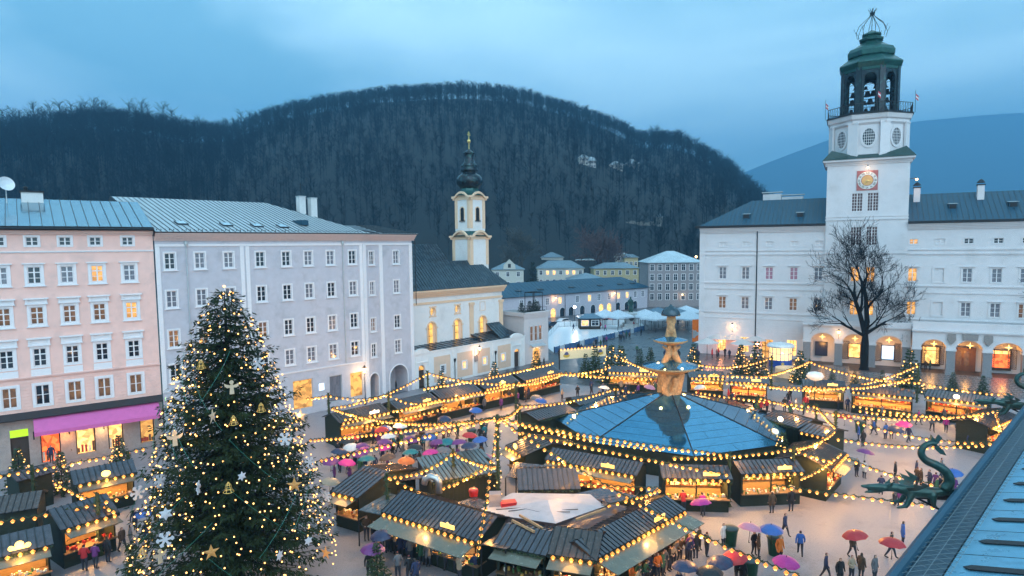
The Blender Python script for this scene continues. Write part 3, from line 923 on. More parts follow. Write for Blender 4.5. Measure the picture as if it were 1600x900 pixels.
rl.tube([(0.1, .3, 9.5), (5.8, .3, 9.5)], 0.025, 4)
rl.build('railing', iron, annex)
lamp('light', (3, -0.6, 2.2), 50, (1, .65, .3), 0.2, annex)
pg = MB()
for x, y in ((3.2, 1.0), (5.5, 1.0), (3.2, 3), (5.5, 3)): pg.tube([(x, y, 8.4), (x, y, 12.0)], 0.07, 5)
for a, b in (((3.2, 1, 12), (5.5, 1, 12)), ((3.2, 3, 12), (5.5, 3, 12)), ((3.2, 1, 12), (3.2, 3, 12)), ((5.5, 1, 12), (5.5, 3, 12))): pg.tube([a, b], 0.08, 5)
pg.build('pergola', iron, annex)

# ---------------------------------------------------------------- white palace with bell tower
O, R = frame_of((46, 111), -27.76)
pal = thing('white_palace', 'long white palace with arcades and a tall bell tower at the right', 'building', O, R)
lc, tcs, rc = [-9.05, -5.15, -1.25, 2.7, 6.5], [11.9, 14.15], [20.0, 23.55, 27.17, 30.85, 34.3, 37.8]
W, Hh = 1.25, 2.1
rows = [20.0, 14.85, 9.55]
opsL = [(c - W / 2, c + W / 2, z - Hh / 2, z + Hh / 2) for z in rows[1:] for c in lc] + [(c - .6, c + .6, 19.6, 20.4) for c in lc]
low = [(-9.8, -8.3, 0.8, 3.4), (-5.9, -4.4, 0.8, 3.4), (-2.2, -0.4, 0, 3.2), (1.9, 3.4, 0.6, 3.3)]
wall_mb(-13.1, 7.4, 0, 23.0, opsL + low).build('wall', white_pl, pal)
blindR = {(23.55, 14.85), (23.55, 9.55)}
opsR = [(c - W / 2, c + W / 2, z - Hh / 2, z + Hh / 2) for z in rows[1:] for c in rc] + [(c - .6, c + .6, 19.7, 20.5) for c in rc]
wall_mb(19.1, 44, 0, 23.0, opsR).build('wall', white_pl, pal)
for c in lc + rc:
    lit_attic = c == 20.0
    w_ = window(pal, c, 19.6 if c < 19 else 19.7, 1.2, 0.8, glass_warm if lit_attic else (white_pl if c in (23.55,) or c < 8 else glass_dk), t=0.2, nx=2, nz=2, sill=False, proud=0.04, smat=white_pl)
    for z in rows[1:]:
        if (c, z) in blindR: g = white_pl
        elif c == 20.0: g = glass_warm
        elif c in (-1.25, 2.7) and z > 12: g = mat('rosy_curtain_glass', (0.42, 0.20, 0.26), 0.1, var=0.2)
        elif z < 12: g = random.choice([glass_dim, glass_mid])
        else: g = glass_mid
        if g is glass_mid or g is glass_dk or g is glass_dim or g is glass_warm or c > 0 and g is not white_pl or c < 0:
            window(pal, c, z - Hh / 2, W, Hh, g, t=0.22, nx=2, nz=3, hood=1, sill=False, proud=0.05, smat=white_pl)
        else:
            o = place('blind_window', cached('blind', lambda: ring_mb(W, Hh, 0.3, -0.06, 0.02).mesh('blind_window', white_pl)), pal, (c, 0, z - Hh / 2))
            place('panel', glass_mesh(W, Hh, white_pl), o)
for (a, b, c, d2) in low:
    o = simple_pane(pal, 'ground_window', a, b, c, d2, glass_hot if a != -2.2 else glass_warm, 0.2)
    bb = MB()
    for k in range(1, 3): bb.box(a + (b - a) * k / 3 - .03, a + (b - a) * k / 3 + .03, .1, .18, c, d2)
    for k in range(1, 3): bb.box(a, b, .11, .17, c + (d2 - c) * k / 3 - .03, c + (d2 - c) * k / 3 + .03)
    bb.build('glazing_bars', iron, o)
for x0, x1 in ((-13.12, 7.38), (19.12, 44)):
    for z, h, p, st in ((18.75, 0.22, 0.12, 1), (17.95, 0.3, 0.14, 2), (12.9, 0.3, 0.15, 2), (11.95, 0.22, 0.1, 1), (7.6, 0.28, 0.14, 2), (6.7, 0.2, 0.1, 1)):
        band(pal, 'string_course', x0, x1, z, h, p, white_pl, steps=st)
    band(pal, 'cornice', x0, x1, 22.0, 0.95, 0.65, white_pl, steps=4)
    for i in range(8):
        MB().box(x0, x1, -0.05, 0.01, 2.9 + i * 0.45 + 0.03, 2.9 + i * 0.45 + 0.42).build('rusticated_course', white_pl, pal) if (x0 < 0 and i > 1) else None
MB().box(-13.15, -12.2, -0.09, 0.02, 0, 21.98).build('pilaster', white_pl, pal)
MB().poly([(-13.1, 0, 0), (-13.1, 0, 23), (-13.1, 16, 23), (-13.1, 16, 0)]).build('side_wall', white_pl, pal)
pipe(pal, -3.3, 0, 22.2, iron, head=False, r=0.09)
rfl = seam_roof(pal, (-13.8, -0.75, 23.0), (7.4, -0.75, 23.0), (7.4, 8, 28.0), (-5.3, 8, 28.0), 30, slate2, rh=0.05)
seam_roof(pal, (-13.8, 16.75, 23.0), (-13.8, -0.75, 23.0), (-5.3, 8, 28.0), (-5.3, 8.1, 28.0), 20, slate2, rh=0.05)
rfr = seam_roof(pal, (19.1, -0.75, 23.0), (44, -0.75, 23.0), (44, 8, 28.0), (19.1, 8, 28.0), 34, slate2, rh=0.05)
for x0, x1 in ((-13.85, 7.38), (19.12, 44)):
    MB().box(x0, x1, -0.95, -0.74, 22.96, 23.3).build('gutter', iron, pal)
def hatch(parent, x, y, w=1.1):
    z = 23.0 + (y + .75) / 8.75 * 5.0
    mb = MB().box(x - w / 2, x + w / 2, y - .1, y + 1.2, z - .2, z + .75)
    o = mb.build('roof_hatch', slate2, parent)
    MB().quad((x - w / 2 + .1, y - .105, z), (x + w / 2 - .1, y - .105, z), (x + w / 2 - .1, y - .105, z + .6), (x - w / 2 + .1, y - .105, z + .6)).build('pane', iron, o)
    MB().slab([(x - w / 2 - .1, y - .25, z + .77), (x + w / 2 + .1, y - .25, z + .77), (x + w / 2 + .1, y + 1.3, z + .9), (x - w / 2 - .1, y + 1.3, z + .9)], .05).build('hatch_roof', metal_pale, o)
for x in (-5.5, 3.3): hatch(rfl, x, 2.0)
for x in (25.3, 33.0): hatch(rfr, x, 3.2)
for x, y, w, h in ((-2.0, 9.5, 3.2, 29.6), (1.5, 9.5, 3.6, 29.0)):
    q = MB().box(x - w / 2, x + w / 2, y, y + 1, 26.5, h - .4).build('chimney', white_pl, rfl)
    MB().box(x - w / 2 - .2, x + w / 2 + .2, y - .2, y + 1.2, h - .15, h).build('chimney_cap', metal_pale, q)
for x in (20.6, 29.2):
    q = MB().box(x - .45, x + .45, 5.5, 6.5, 25.5, 28.9).build('chimney', white_pl, rfr)
    MB().box(x - .55, x + .55, 5.4, 6.6, 28.901, 29.05).lathe([(.6, 29.3), (.3, 29.7), (.02, 29.9)], 6, (x, 6, 0)).build('chimney_cap', iron, q)
# tower shaft
TW0, TW1 = 7.4, 19.1
ops = [(c - .8, c + .8, 25.1, 28.05) for c in (11.9, 14.15)] + [(c - .8, c + .8, 19.6, 22.6) for c in (11.9, 14.15)] + [(c - W / 2, c + W / 2, z - 1.25, z + 1.15) for c in (11.95, 14.15) for z in (14.9, 9.4)]
wall_mb(TW0, TW1, 0, 33.2, ops, 0.3, y=-0.3).build('tower_wall', white_pl, pal)
MB().poly([(TW0, -0.3, 0), (TW0, 11.4, 0), (TW0, 11.4, 33.2), (TW0, -0.3, 33.2)]).poly([(TW1, -0.3, 0), (TW1, 11.4, 0), (TW1, 11.4, 33.2), (TW1, -0.3, 33.2)]).poly([(TW0, 11.4, 0), (TW1, 11.4, 0), (TW1, 11.4, 33.2), (TW0, 11.4, 33.2)]).build('tower_side', white_pl, pal)
brick_glass = mat('shuttered_louvre', (0.09, 0.045, 0.045), 0.5, var=0.2)
for c in (11.9, 14.15):
    window(pal, c, 25.1, 1.6, 2.95, brick_glass, t=0.1, nx=4, nz=6, sill=False, y=-0.3, proud=0.02, smat=white_pl)
    window(pal, c, 19.6, 1.6, 3.0, brick_glass, t=0.1, nx=4, nz=6, sill=False, y=-0.3, proud=0.02, smat=white_pl)
for c in (11.95, 14.15):
    for z, g in ((14.9, glass_warm), (9.4, glass_warm)):
        window(pal, c, z - 1.25, W, 2.4, g, t=0.18, nx=2, nz=3, sill=False, y=-0.3, proud=0.04, smat=white_pl)
for z, h, p in ((23.7, 0.2, 0.12), (24.2, 0.15, 0.08), (18.2, 0.2, .1)):
    band(pal, 'tower_course', TW0 - .1, TW1 + .1, z, h, p, white_pl, y=-0.3)
# clock face
dialm = mat('pink_dial', (0.42, 0.13, 0.12), 0.6, var=0.1, scale=3)
ck = MB().box(11.75, 14.75, -0.4, -0.29, 28.45, 31.6).build('clock_panel', dialm, pal)
ring = MB()
cxk, czk = 13.25, 30.03
def annulus(r0, r1, y0, y1, n=32):
    mb = MB()
    for i in range(n):
        p, q = 2 * PI * i / n, 2 * PI * (i + 1) / n
        mb.prism([(cxk + r0 * math.cos(p), czk + r0 * math.sin(p)), (cxk + r1 * math.cos(p), czk + r1 * math.sin(p)), (cxk + r1 * math.cos(q), czk + r1 * math.sin(q)), (cxk + r0 * math.cos(q), czk + r0 * math.sin(q))], y0, y1)
    return mb
annulus(0.88, 1.42, -0.46, -0.395).build('dial_ring', mat('dial_white', (0.7, 0.68, 0.65), 0.5), ck)
annulus(0.02, 0.8, -0.45, -0.396).build('dial_centre', mat('dial_gold', (0.75, 0.4, 0.15), 0.4, metal=0.3), ck)
ROM = ['XII', 'I', 'II', 'III', 'IIII', 'V', 'VI', 'VII', 'VIII', 'IX', 'X', 'XI']
for k, t in enumerate(ROM):
    cu = bpy.data.curves.new('numeral', 'FONT')
    cu.body = t
    cu.size = 0.46
    cu.align_x = 'CENTER'
    cu.align_y = 'CENTER'
    cu.extrude = 0.01
    to = bpy.data.objects.new('numeral', cu)
    COL.objects.link(to)
    me = bpy.data.meshes.new_from_object(to.evaluated_get(bpy.context.evaluated_depsgraph_get()))
    bpy.data.objects.remove(to)
    me.materials.clear()
    me.materials.append(iron)
    a = PI / 2 - k * PI / 6
    place('numeral', me, ck, (cxk + 1.15 * math.cos(a), -0.475, czk + 1.15 * math.sin(a)), (PI / 2, a * -1 + PI / 2, 0))
for a, l in ((math.radians(90 + 150), 1.1), (math.radians(-20), 0.75)):
    MB().tube([(cxk, -0.49, czk), (cxk + l * math.cos(a), -0.49, czk + l * math.sin(a))], [0.07, 0.03], 5).build('clock_hand', gold, ck)
lp = MB().tube([(cxk, -0.3, 32.3), (cxk, -1.3, 32.4), (cxk, -1.5, 32.1)], 0.05, 5).build('clock_lamp', iron, pal)
MB().ball((cxk, -1.5, 31.95), 0.14, 8, 6).build('bulb', mat('lantern_glow', (1, 1, 1)), lp)
lamp('light', (cxk, -1.35, 31.6), 30, (1, 0.62, 0.3), 0.25, lp)
sl = MB().tube([(TW1, 3, 30.2), (TW1 + 1.2, 3, 30.3)], 0.05, 5).build('side_lamp', iron, pal)
MB().ball((TW1 + 1.2, 3, 30.1), 0.17, 8, 6).build('bulb', mat('lantern_glow', (1, 1, 1)), sl)
lamp('light', (TW1 + 1.0, 3, 30.0), 60, (1, 0.5, 0.2), 0.2, sl)
band(pal, 'tower_cornice', TW0 - .3, TW1 + .3, 32.6, 0.9, 0.5, white_pl, y=-0.3, steps=4)
TCX, TCY = (TW0 + TW1) / 2, 5.55
H8 = 1 / math.cos(PI / 8)
# square-to-octagon roof with corner pediments
sk = MB()
ew = 6.6
cn = [(TCX - ew, TCY - ew, 33.5), (TCX + ew, TCY - ew, 33.5), (TCX + ew, TCY + ew, 33.5), (TCX - ew, TCY + ew, 33.5)]
mid = 5.55
for i in range(4):
    a, b = Vector(cn[i]), Vector(cn[(i + 1) % 4])
    c = Vector((TCX, TCY, 33.5))
    m_ = (a + b) / 2
    inn = m_ + (c - m_) * (1 - mid / ew) + Vector((0, 0, 0.75))
    dirv = (b - a).normalized()
    i0, i1 = inn - dirv * 2.4, inn + dirv * 2.4
    sk.poly([a, b, i1, i0])
    a2 = Vector(cn[i])
    pd = (c - a2).normalized()
    j0 = (a2 + (c - a2) * 0.20) + Vector((0, 0, 1.7))
    prev_dir = (Vector(cn[(i - 1) % 4]) - a2).normalized()
    sk.poly([a, i0, j0])
    m2 = (a2 + Vector(cn[(i - 1) % 4])) / 2
    inn2 = m2 + (c - m2) * (1 - mid / ew) + Vector((0, 0, 0.75))
    sk.poly([a, j0, inn2 - prev_dir * 2.4 * 1.0])
    sk.poly([i0, inn2 - prev_dir * 2.4, j0])
sk.build('skirt_roof', mat('green_black_sheet', (0.02, 0.05, 0.045), 0.4, var=0.3), pal)
MB().box(TCX - ew + .1, TCX + ew - .1, TCY - ew + .1, TCY + ew - .1, 33.2, 33.52).build('skirt_soffit', white_pl, pal)
oc = lambda r: r * H8
drum = MB().lathe([(oc(5.45), 33.4), (oc(5.45), 39.4)], 8, (TCX, TCY, 0), phase=PI / 8).build('drum', white_pl, pal)
MB().lathe([(oc(5.5), 39.0), (oc(5.75), 39.3), (oc(5.75), 39.7), (oc(6.0), 39.9), (oc(6.15), 40.4), (oc(6.15), 40.6)], 8, (TCX, TCY, 0), phase=PI / 8).build('drum_cornice', white_pl, pal)
for k in range(8):
    a = 2 * PI * k / 8
    rz = a
    if k in (4, 5, 6, 7, 0):
        rg = MB()
        for i in range(24):
            p, q = 2 * PI * i / 24, 2 * PI * (i + 1) / 24
            rg.prism([(.88 * math.cos(p), 1.35 * math.sin(p)), (1.25 * math.cos(p), 1.72 * math.sin(p)), (1.25 * math.cos(q), 1.72 * math.sin(q)), (.88 * math.cos(q), 1.35 * math.sin(q))], -0.13, 0.02)
        o = rg.build('oval_window', white_pl, drum, (TCX + 5.45 * math.cos(a), TCY + 5.45 * math.sin(a), 37.0), a + PI / 2)
        MB().poly([(.88 * math.cos(2 * PI * i / 20), -0.02, 1.35 * math.sin(2 * PI * i / 20)) for i in range(20)]).build('glass', glass_dk, o)
        b = MB()
        for x in (-.6, -.3, 0, .3, .6):
            hh = 1.33 * math.sqrt(1 - (x / .88) ** 2)
            b.box(x - .025, x + .025, -0.07, -0.03, -hh, hh)
        for z_ in (-.9, -.45, 0, .45, .9):
            ww = .86 * math.sqrt(1 - (z_ / 1.35) ** 2)
            b.box(-ww, ww, -0.068, -0.032, z_ - .025, z_ + .025)
        b.build('glazing_bars', trim_w, o)
    a2 = a + PI / 8
    p = MB().box(-.75, .75, -.22, .1, 0.0, 5.0).box(-.85, .85, -.3, .1, -.6, 0.0).box(-.82, .82, -.28, .1, 4.75, 5.02).build('drum_pilaster', white_pl, drum, (TCX + oc(5.4) * math.cos(a2), TCY + oc(5.4) * math.sin(a2), 34.4), a2 + PI / 2)
# belfry with bells
MB().lathe([(oc(6.3), 40.6), (oc(6.3), 40.8), (oc(5.0), 40.9)], 8, (TCX, TCY, 0), phase=PI / 8).build('gallery_floor', iron, pal)
rl = MB()
for k in range(8):
    a, b = 2 * PI * (k - .5) / 8, 2 * PI * (k + .5) / 8
    p, q = Vector((TCX + oc(6.1) * math.cos(a), TCY + oc(6.1) * math.sin(a), 40.8)), Vector((TCX + oc(6.1) * math.cos(b), TCY + oc(6.1) * math.sin(b), 40.8))
    rl.tube([p + Vector((0, 0, 1.5)), q + Vector((0, 0, 1.5))], 0.06, 4)
    rl.tube([p + Vector((0, 0, .15)), q + Vector((0, 0, .15))], 0.05, 4)
    for i in range(10):
        c, d2 = p.lerp(q, i / 10), p.lerp(q, (i + 1) / 10)
        rl.tube([c, c + Vector((0, 0, 1.5))], 0.035, 4)
        rl.tube([c + Vector((0, 0, .15)), d2 + Vector((0, 0, 1.5))], 0.02, 3)
rl.build('gallery_railing', iron, pal)
side_w = 2 * 4.1 * math.tan(PI / 8)
for k in range(8):
    a = 2 * PI * k / 8
    L = side_w
    wall_mb(-L / 2, L / 2, 0, 7.9, [(-0.86, 0.86, 0.5, 6.7, 'a')], 0.7).build('belfry_wall', copper_dk, pal, (TCX + 4.1 * math.cos(a), TCY + 4.1 * math.sin(a), 40.85), a + PI / 2)
    MB().box(-.42, .42, -.12, .3, 0, 7.7).build('belfry_pier', copper_dk, pal, (TCX + oc(4.05) * math.cos(a + PI / 8), TCY + oc(4.05) * math.sin(a + PI / 8), 40.85), a + PI / 8 + PI / 2)
bell = MB().lathe([(0.02, 0.55), (0.18, 0.5), (0.22, 0.3), (0.3, 0.08), (0.42, 0.0)], 10).mesh('bell', iron, True)
random.seed(3)
for zz, n in ((42.0, 8), (43.3, 7), (44.6, 6), (45.8, 4)):
    MB().tube([(TCX - 3.6, TCY, zz + .7), (TCX + 3.6, TCY, zz + .7)], 0.05, 4).build('bell_beam', iron, pal)
    for i in range(n):
        place('bell', bell, pal, (TCX - 2.9 + 5.8 * (i + .5) / n + random.uniform(-.2, .2), TCY + random.uniform(-.3, .3), zz - .1), (0, 0, 0), None, random.uniform(.9, 1.7))
MB().lathe([(oc(4.2), 48.0), (oc(4.25), 48.4), (oc(4.5), 48.9), (oc(4.6), 49.2), (oc(4.5), 49.4), (oc(3.8), 50.0), (oc(3.2), 50.5)], 8, (TCX, TCY, 0), phase=PI / 8).build('belfry_cornice', copper, pal)
MB().lathe([(oc(3.1), 50.4), (oc(3.4), 50.7), (oc(3.45), 51.4), (oc(3.1), 52.0), (oc(2.3), 52.4), (oc(1.9), 52.7), (oc(1.5), 53.0), (oc(1.4), 53.2), (oc(1.7), 53.4), (oc(1.75), 53.7), (oc(1.35), 53.95), (oc(1.2), 54.2), (oc(1.4), 54.3), (oc(1.35), 54.55), (oc(.7), 54.8), (.3, 55.1)], 8, (TCX, TCY, 0), phase=PI / 8).build('bell_roof', copper, pal)
cg = MB()
for k in range(8):
    a = 2 * PI * k / 8 + .2
    pr = [(2.1, 53.9), (2.35, 54.8), (1.9, 56.0), (1.0, 56.8), (.4, 57.4), (.25, 57.9)]
    cg.tube([(TCX + r * math.cos(a), TCY + r * math.sin(a), z) for r, z in pr], 0.05, 4)
    cg.tube([(TCX + 2.35 * math.cos(a), TCY + 2.35 * math.sin(a), 54.8), (TCX + 2.7 * math.cos(a), TCY + 2.7 * math.sin(a), 55.6)], 0.03, 3)
    cg.tube([(TCX + .25 * math.cos(a), TCY + .25 * math.sin(a), 57.9), (TCX + .65 * math.cos(a), TCY + .65 * math.sin(a), 58.6)], 0.045, 3)
cg.tube([(TCX, TCY, 54.8), (TCX, TCY, 58.7)], 0.07, 4)
cg.lathe([(.25, 57.6), (.42, 58.0)], 8, (TCX, TCY, 0))
cg.build('crown_finial', copper_dk, pal)
flagc = [mat('flag_red', (0.5, 0.03, 0.05), 0.7), mat('flag_white', (0.7, 0.7, 0.7), 0.7)]
for k in (4.1, 6.2, 7.8):
    a = 2 * PI * k / 8
    x, y = TCX + 6.6 * math.cos(a), TCY + 6.6 * math.sin(a)
    o = MB().tube([(x, y, 41), (x, y, 44.5)], 0.04, 4).build('flag_pole', iron, pal)
    f = MB()
    for i, mi in ((0, 0), (1, 1), (2, 0)):
        f.quad((x + .05, y, 43.1 + i * .27), (x + .42, y + .1, 42.7 + i * .27), (x + .42, y + .1, 42.97 + i * .27), (x + .05, y, 43.37 + i * .27), mi)
    f.build('flag', flagc, o)
# arcades in front
def arcade(x0, x1, y, piers, top, name):
    pw = 1.15
    ops = []
    for a, b in zip(piers[:-1], piers[1:]):
        ops.append((a + pw / 2, b - pw / 2, 0, 5.25))
    mb = MB()
    # wall band above the arches with elliptical heads
    for a, b, c, d2 in ops:
        cx, rx, sp, rz, n = (a + b) / 2, (b - a) / 2, 3.9, 1.35, 12
        arc = [(cx + rx * math.cos(PI * i / n), sp + rz * math.sin(PI * i / n)) for i in range(n + 1)]
        mb.prism([(b, 5.25)] + arc[:n // 2 + 1][::-1], y, y + .7)
        mb.prism([(a, 5.25)] + arc[n // 2:][::-1], y, y + .7)
        back = [(p[0], y + .7, p[1]) for p in arc]
        vt = MB()
        for p, q in zip(arc[:-1], arc[1:]):
            vt.quad((p[0], y + .7, p[1]), (q[0], y + .7, q[1]), (q[0], -0.32, q[1]), (p[0], -0.32, p[1]))
        vt.build('vault', mat('warm_vault_plaster', (0.72, 0.66, 0.6), 0.8), pal)
    mb.box(x0, x1, y, y + .7, 5.251, 6.3)
    for p in piers:
        mb.box(p - pw / 2, p + pw / 2, y, y + .7, 3.9, 5.25)
    mb.build('arcade_wall', white_pl, pal)
    for p in piers:
        o = MB().box(p - pw / 2, p + pw / 2, y - .02, y + 1.1, 0, 3.6).build('arcade_pier', conglom, pal)
        MB().box(p - pw / 2 - .1, p + pw / 2 + .1, y - .12, y + 1.2, 3.601, 3.9).build('impost', white_pl, o)
        MB().box(p - pw / 2 - .08, p + pw / 2 + .08, y - .1, y + 1.18, 0, 0.35).build('base', conglom, o)
    band(pal, 'arcade_cornice', x0 - .1, x1 + .1, 6.3, 0.35, 0.3, white_pl, y=y, steps=2)
    MB().box(x0, x1, y + .05, y + .35, 6.66, top).build('parapet', white_pl, pal)
    MB().box(x0, x1, y + .36, -0.31, 6.0, 6.6).build('terrace_slab', stone, pal)
pl1 = [5.2, 9.9, 14.6, 19.4]
arcade(4.6, 19.9, -3.0, pl1, 7.4, 'a')
pl2 = [20.6, 25.0, 29.5, 34.2, 38.8]
arcade(20.0, 39.4, -4.6, pl2, 7.9, 'b')
arch_wall = mat('warm_arcade_wall', (0.70, 0.60, 0.48), 0.8, var=0.05)
posters = [(mat('poster_navy', (0.02, 0.03, 0.08), 0.3), 7.3), (glass_hot, 12.2), (mat('poster_sky', (0.4, 0.6, 0.8), 0.2, emit=(0.45, 0.68, 0.95), estr=0.9, var=0.5, scale=2.5), 17.0)]
for g, x in posters:
    o = MB().box(x - .95, x + .95, -0.42, -0.31, 1.0, 3.4).build('display_case', iron, pal)
    simple_pane(o, 'display_glass', x - .85, x + .85, 1.1, 3.3, g, -0.425)
lattice = mat('lattice_grille', (0.10, 0.075, 0.06), 0.6)
def grille(x, w, h, z0, y):
    mb = MB()
    n = 7
    for i in range(-n, n + 1):
        x0 = i * w / 5
        for s in (1, -1):
            a, b = Vector((x0 * s, 0, 0)), Vector((x0 * s + h * .6 * s, 0, h))
            # clip to the panel
            def clip(a, b):
                pts = []
                for t in np.linspace(0, 1, 41):
                    p = a.lerp(b, float(t))
                    if -w / 2 <= p.x <= w / 2: pts.append(p)
                return (pts[0], pts[-1]) if len(pts) > 1 else None
            q = clip(a, b)
            if q: mb.tube([q[0], q[1]], 0.028, 3, caps=False)
    for a, b in (((-w / 2, 0, 0), (-w / 2, 0, h)), ((w / 2, 0, 0), (w / 2, 0, h)), ((-w / 2, 0, h), (w / 2, 0, h)), ((-w / 2, 0, 0), (w / 2, 0, 0))): mb.tube([a, b], 0.05, 4)
    return mb.build('lattice_grille', lattice, pal, (x, y, z0))
for x in (10.9, 13.7, 15.6, 18.5): grille(x, 1.1, 2.9, 0.8, -0.5)
for x in (21.6, 24.1, 30.5, 33.2, 35.2): grille(x, 1.0, 2.9, 0.8, -0.5)
for x, g in ((22.85, glass_hot), (31.8, glass_red)):
    o = MB().box(x - 1.3, x + 1.3, -0.42, -0.31, 0.5, 3.6).build('shop_front', wood_dk, pal)
    simple_pane(o, 'shop_window', x - 1.1, x + 1.1, 0.9, 2.9, g, -0.43)
    simple_pane(o, 'sign_panel', x - 1.1, x + 1.1, 3.0, 3.5, glass_hot, -0.43)
o = MB().box(25.9, 28.7, -0.45, -0.31, 0, 3.7).build('double_door', mat('brown_door', (0.16, 0.07, 0.03), 0.5, var=0.2), pal)
for x in (26.55, 27.55): simple_pane(o, 'door_glass', x - .3, x + .3, 0.9, 3.1, glass_dim, -0.46)
for x in (27.3,):
    pass
starm = mat('star_glow', (1, .7, .3), emit=(1.0, 0.5, 0.1), estr=2.6, sample=False)
def star_mesh(r, pts=4, inner=0.25, th=0.08, material=None, name='star'):
    mb = MB()
    o = []
    for i in range(pts * 2):
        a = PI / 2 + PI * i / pts
        rr = r if i % 2 == 0 else r * inner
        o.append((rr * math.cos(a), rr * math.sin(a)))
    n = len(o)
    vs = [(x, 0, z) for x, z in o] + [(0, -th, 0), (0, th, 0)]
    fs = []
    for i in range(n):
        fs.append((i, (i + 1) % n, n)); fs.append(((i + 1) % n, i, n + 1))
    mb.add(vs, fs)
    return mb.mesh(name, material or starm)
hs = star_mesh(0.5, name='hanging_star')
for i, x in enumerate([7.5, 12.25, 17.0, 22.8, 27.3, 31.9, 36.5]):
    y = -3.2 if i < 3 else -4.8
    place('hanging_star', hs, pal, (x, y, 4.6))
    lamp('light', (x, -2.1, 2.9), 105, (1.0, 0.44, 0.09), 0.3, pal)
wall_lamp(pal, -7.1, 5.2, energy=75)
wall_lamp(pal, 9.9, 5.3, y=-3.0, energy=45)
corner_l = MB().tube([(-13.1, 1.0, 17.8), (-14.0, 1.0, 17.9)], 0.05, 5).build('corner_lamp', iron, pal)
MB().ball((-14.0, 1.0, 17.75), 0.2, 8, 6).build('bulb', mat('lantern_glow', (1, 1, 1)), corner_l)
lamp('light', (-14.1, 0.6, 17.6), 60, (1, 0.6, 0.25), 0.2, corner_l)
for x in (25.0, 29.5):
    MB().prism([(x - .5, 6.2), (x - .55, 5.3), (x, 4.6), (x + .55, 5.3), (x + .5, 6.2)], -4.85, -4.55).build('coat_of_arms', stone, pal)
MB().prism([(26.4, 5.4), (28.2, 5.4), (28.3, 6.25), (26.3, 6.25)], -4.85, -4.55).build('coat_of_arms', stone, pal)

# paving in front of the arcades: slabs as pieces
pav = tag(MB().poly([(44, 109, 0.008), (70, 93.5, 0.008), (110, 70, 0.008), (112, 92, 0.008), (80, 105, 0.008), (52, 116, 0.008)]).build('paved_forecourt', pave_joint), 'wet slab paving in front of the palace arcades', None, None, 'structure')
Mx = Matrix.Translation(O) @ Matrix.Rotation(R, 4, 'Z')
slab_me = {}
for i in range(19):
    for j in range(9):
        x, y = 8.0 + i * 1.9, -5.2 - j * 1.45
        w, d2 = 1.86, 1.41
        p = Mx @ Vector((x, y, 0.013))
        me = cached('pave', lambda: MB().box(-.93, .93, -.705, .705, 0, 0.012).mesh('paving_slab', pave_m))
        place('paving_slab', me, pav, p + Vector((0, 0, random.uniform(0, .003))), (0, 0, R))

# ---------------------------------------------------------------- wooded hill, far mountain
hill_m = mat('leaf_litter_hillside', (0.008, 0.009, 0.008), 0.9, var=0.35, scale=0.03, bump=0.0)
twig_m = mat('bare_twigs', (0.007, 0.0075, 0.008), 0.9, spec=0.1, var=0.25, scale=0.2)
twig_red = mat('reddish_twigs', (0.085, 0.045, 0.04), 0.8, var=0.2, scale=0.3)
twig_dk = mat('dark_bark', (0.012, 0.010, 0.010), 0.9, spec=0.1, var=0.3, scale=3, bump=0.3)
SIL = [(-500, 230), (-200, 205), (0, 182), (60, 172), (150, 160), (230, 166), (290, 180), (330, 187), (380, 186), (410, 172), (450, 160), (520, 149), (600, 136), (680, 130), (760, 133), (830, 141), (900, 159), (960, 181), (1000, 203), (1060, 203), (1100, 224), (1140, 248), (1170, 277), (1200, 300), (1240, 326), (1300, 360), (1400, 384)]
def lerp_tab(tab, x):
    for (a, b), (c, d2) in zip(tab[:-1], tab[1:]):
        if a <= x <= c:
            return b + (d2 - b) * (x - a) / (c - a)
    return tab[0][1] if x < tab[0][0] else tab[-1][1]
YR = [(-500, 480), (300, 540), (420, 760), (600, 860), (900, 840), (1100, 720), (1400, 640)]
def hill_pt(px, t):
    yr = lerp_tab(YR, px)
    th = 21.0
    ptop = lerp_tab(SIL, px)
    crest = at_y(px, ptop, yr).z - th
    crest = max(crest, 2.0)
    y0 = 265.0
    d = ray(px, 384.0)
    Y = y0 + (yr - y0) * min(t, 1.0) + max(0.0, t - 1.0) * 700
    if t <= 1:
        k = t ** 0.9
        z = crest * (0.10 * math.sin(t * PI) + k)
        if px > 840 and px < 1100:
            z += 6 * math.sin(t * 9 + px * .02) * t * (1 - t)
        z += (mnoise.noise((px * .006, t * 3, 0)) * 14 + mnoise.noise((px * .02, t * 9, 3)) * 4) * t * (1 - t) * 2
    else:
        z = crest * (1 - (t - 1) * 1.2)
    return Vector((d.x / d.y * Y, Y, max(z, 0.0) - 0.3))
pxs = list(range(-500, 1401, 25))
ts = [i / 24 for i in range(25)] + [1.15, 1.4, 1.9]
vs = [hill_pt(p, t) for p in pxs for t in ts]
nt_ = len(ts)
fs = [(i * nt_ + j, (i + 1) * nt_ + j, (i + 1) * nt_ + j + 1, i * nt_ + j + 1) for i in range(len(pxs) - 1) for j in range(nt_ - 1)]
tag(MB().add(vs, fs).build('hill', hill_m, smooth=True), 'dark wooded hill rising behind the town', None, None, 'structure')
MT = [(600, 372), (900, 350), (1050, 312), (1120, 285), (1170, 264), (1230, 242), (1300, 214), (1370, 197), (1450, 186), (1600, 176), (1900, 190), (2300, 260)]
vs, fs = [], []
mpx = list(range(600, 2301, 40))
for p in mpx:
    py = lerp_tab(MT, p) + 3 * mnoise.noise((p * .01, 0, 0))
    top = at_y(p, py, 4500)
    d = ray(p, 384)
    for k in range(8):
        t = k / 7
        Y = 3300 + 1200 * t
        vs.append(Vector((d.x / d.y * Y, Y, top.z * t ** 1.1 + 30 * mnoise.noise((p * .013, t * 4, 1)) * t * (1 - t))))
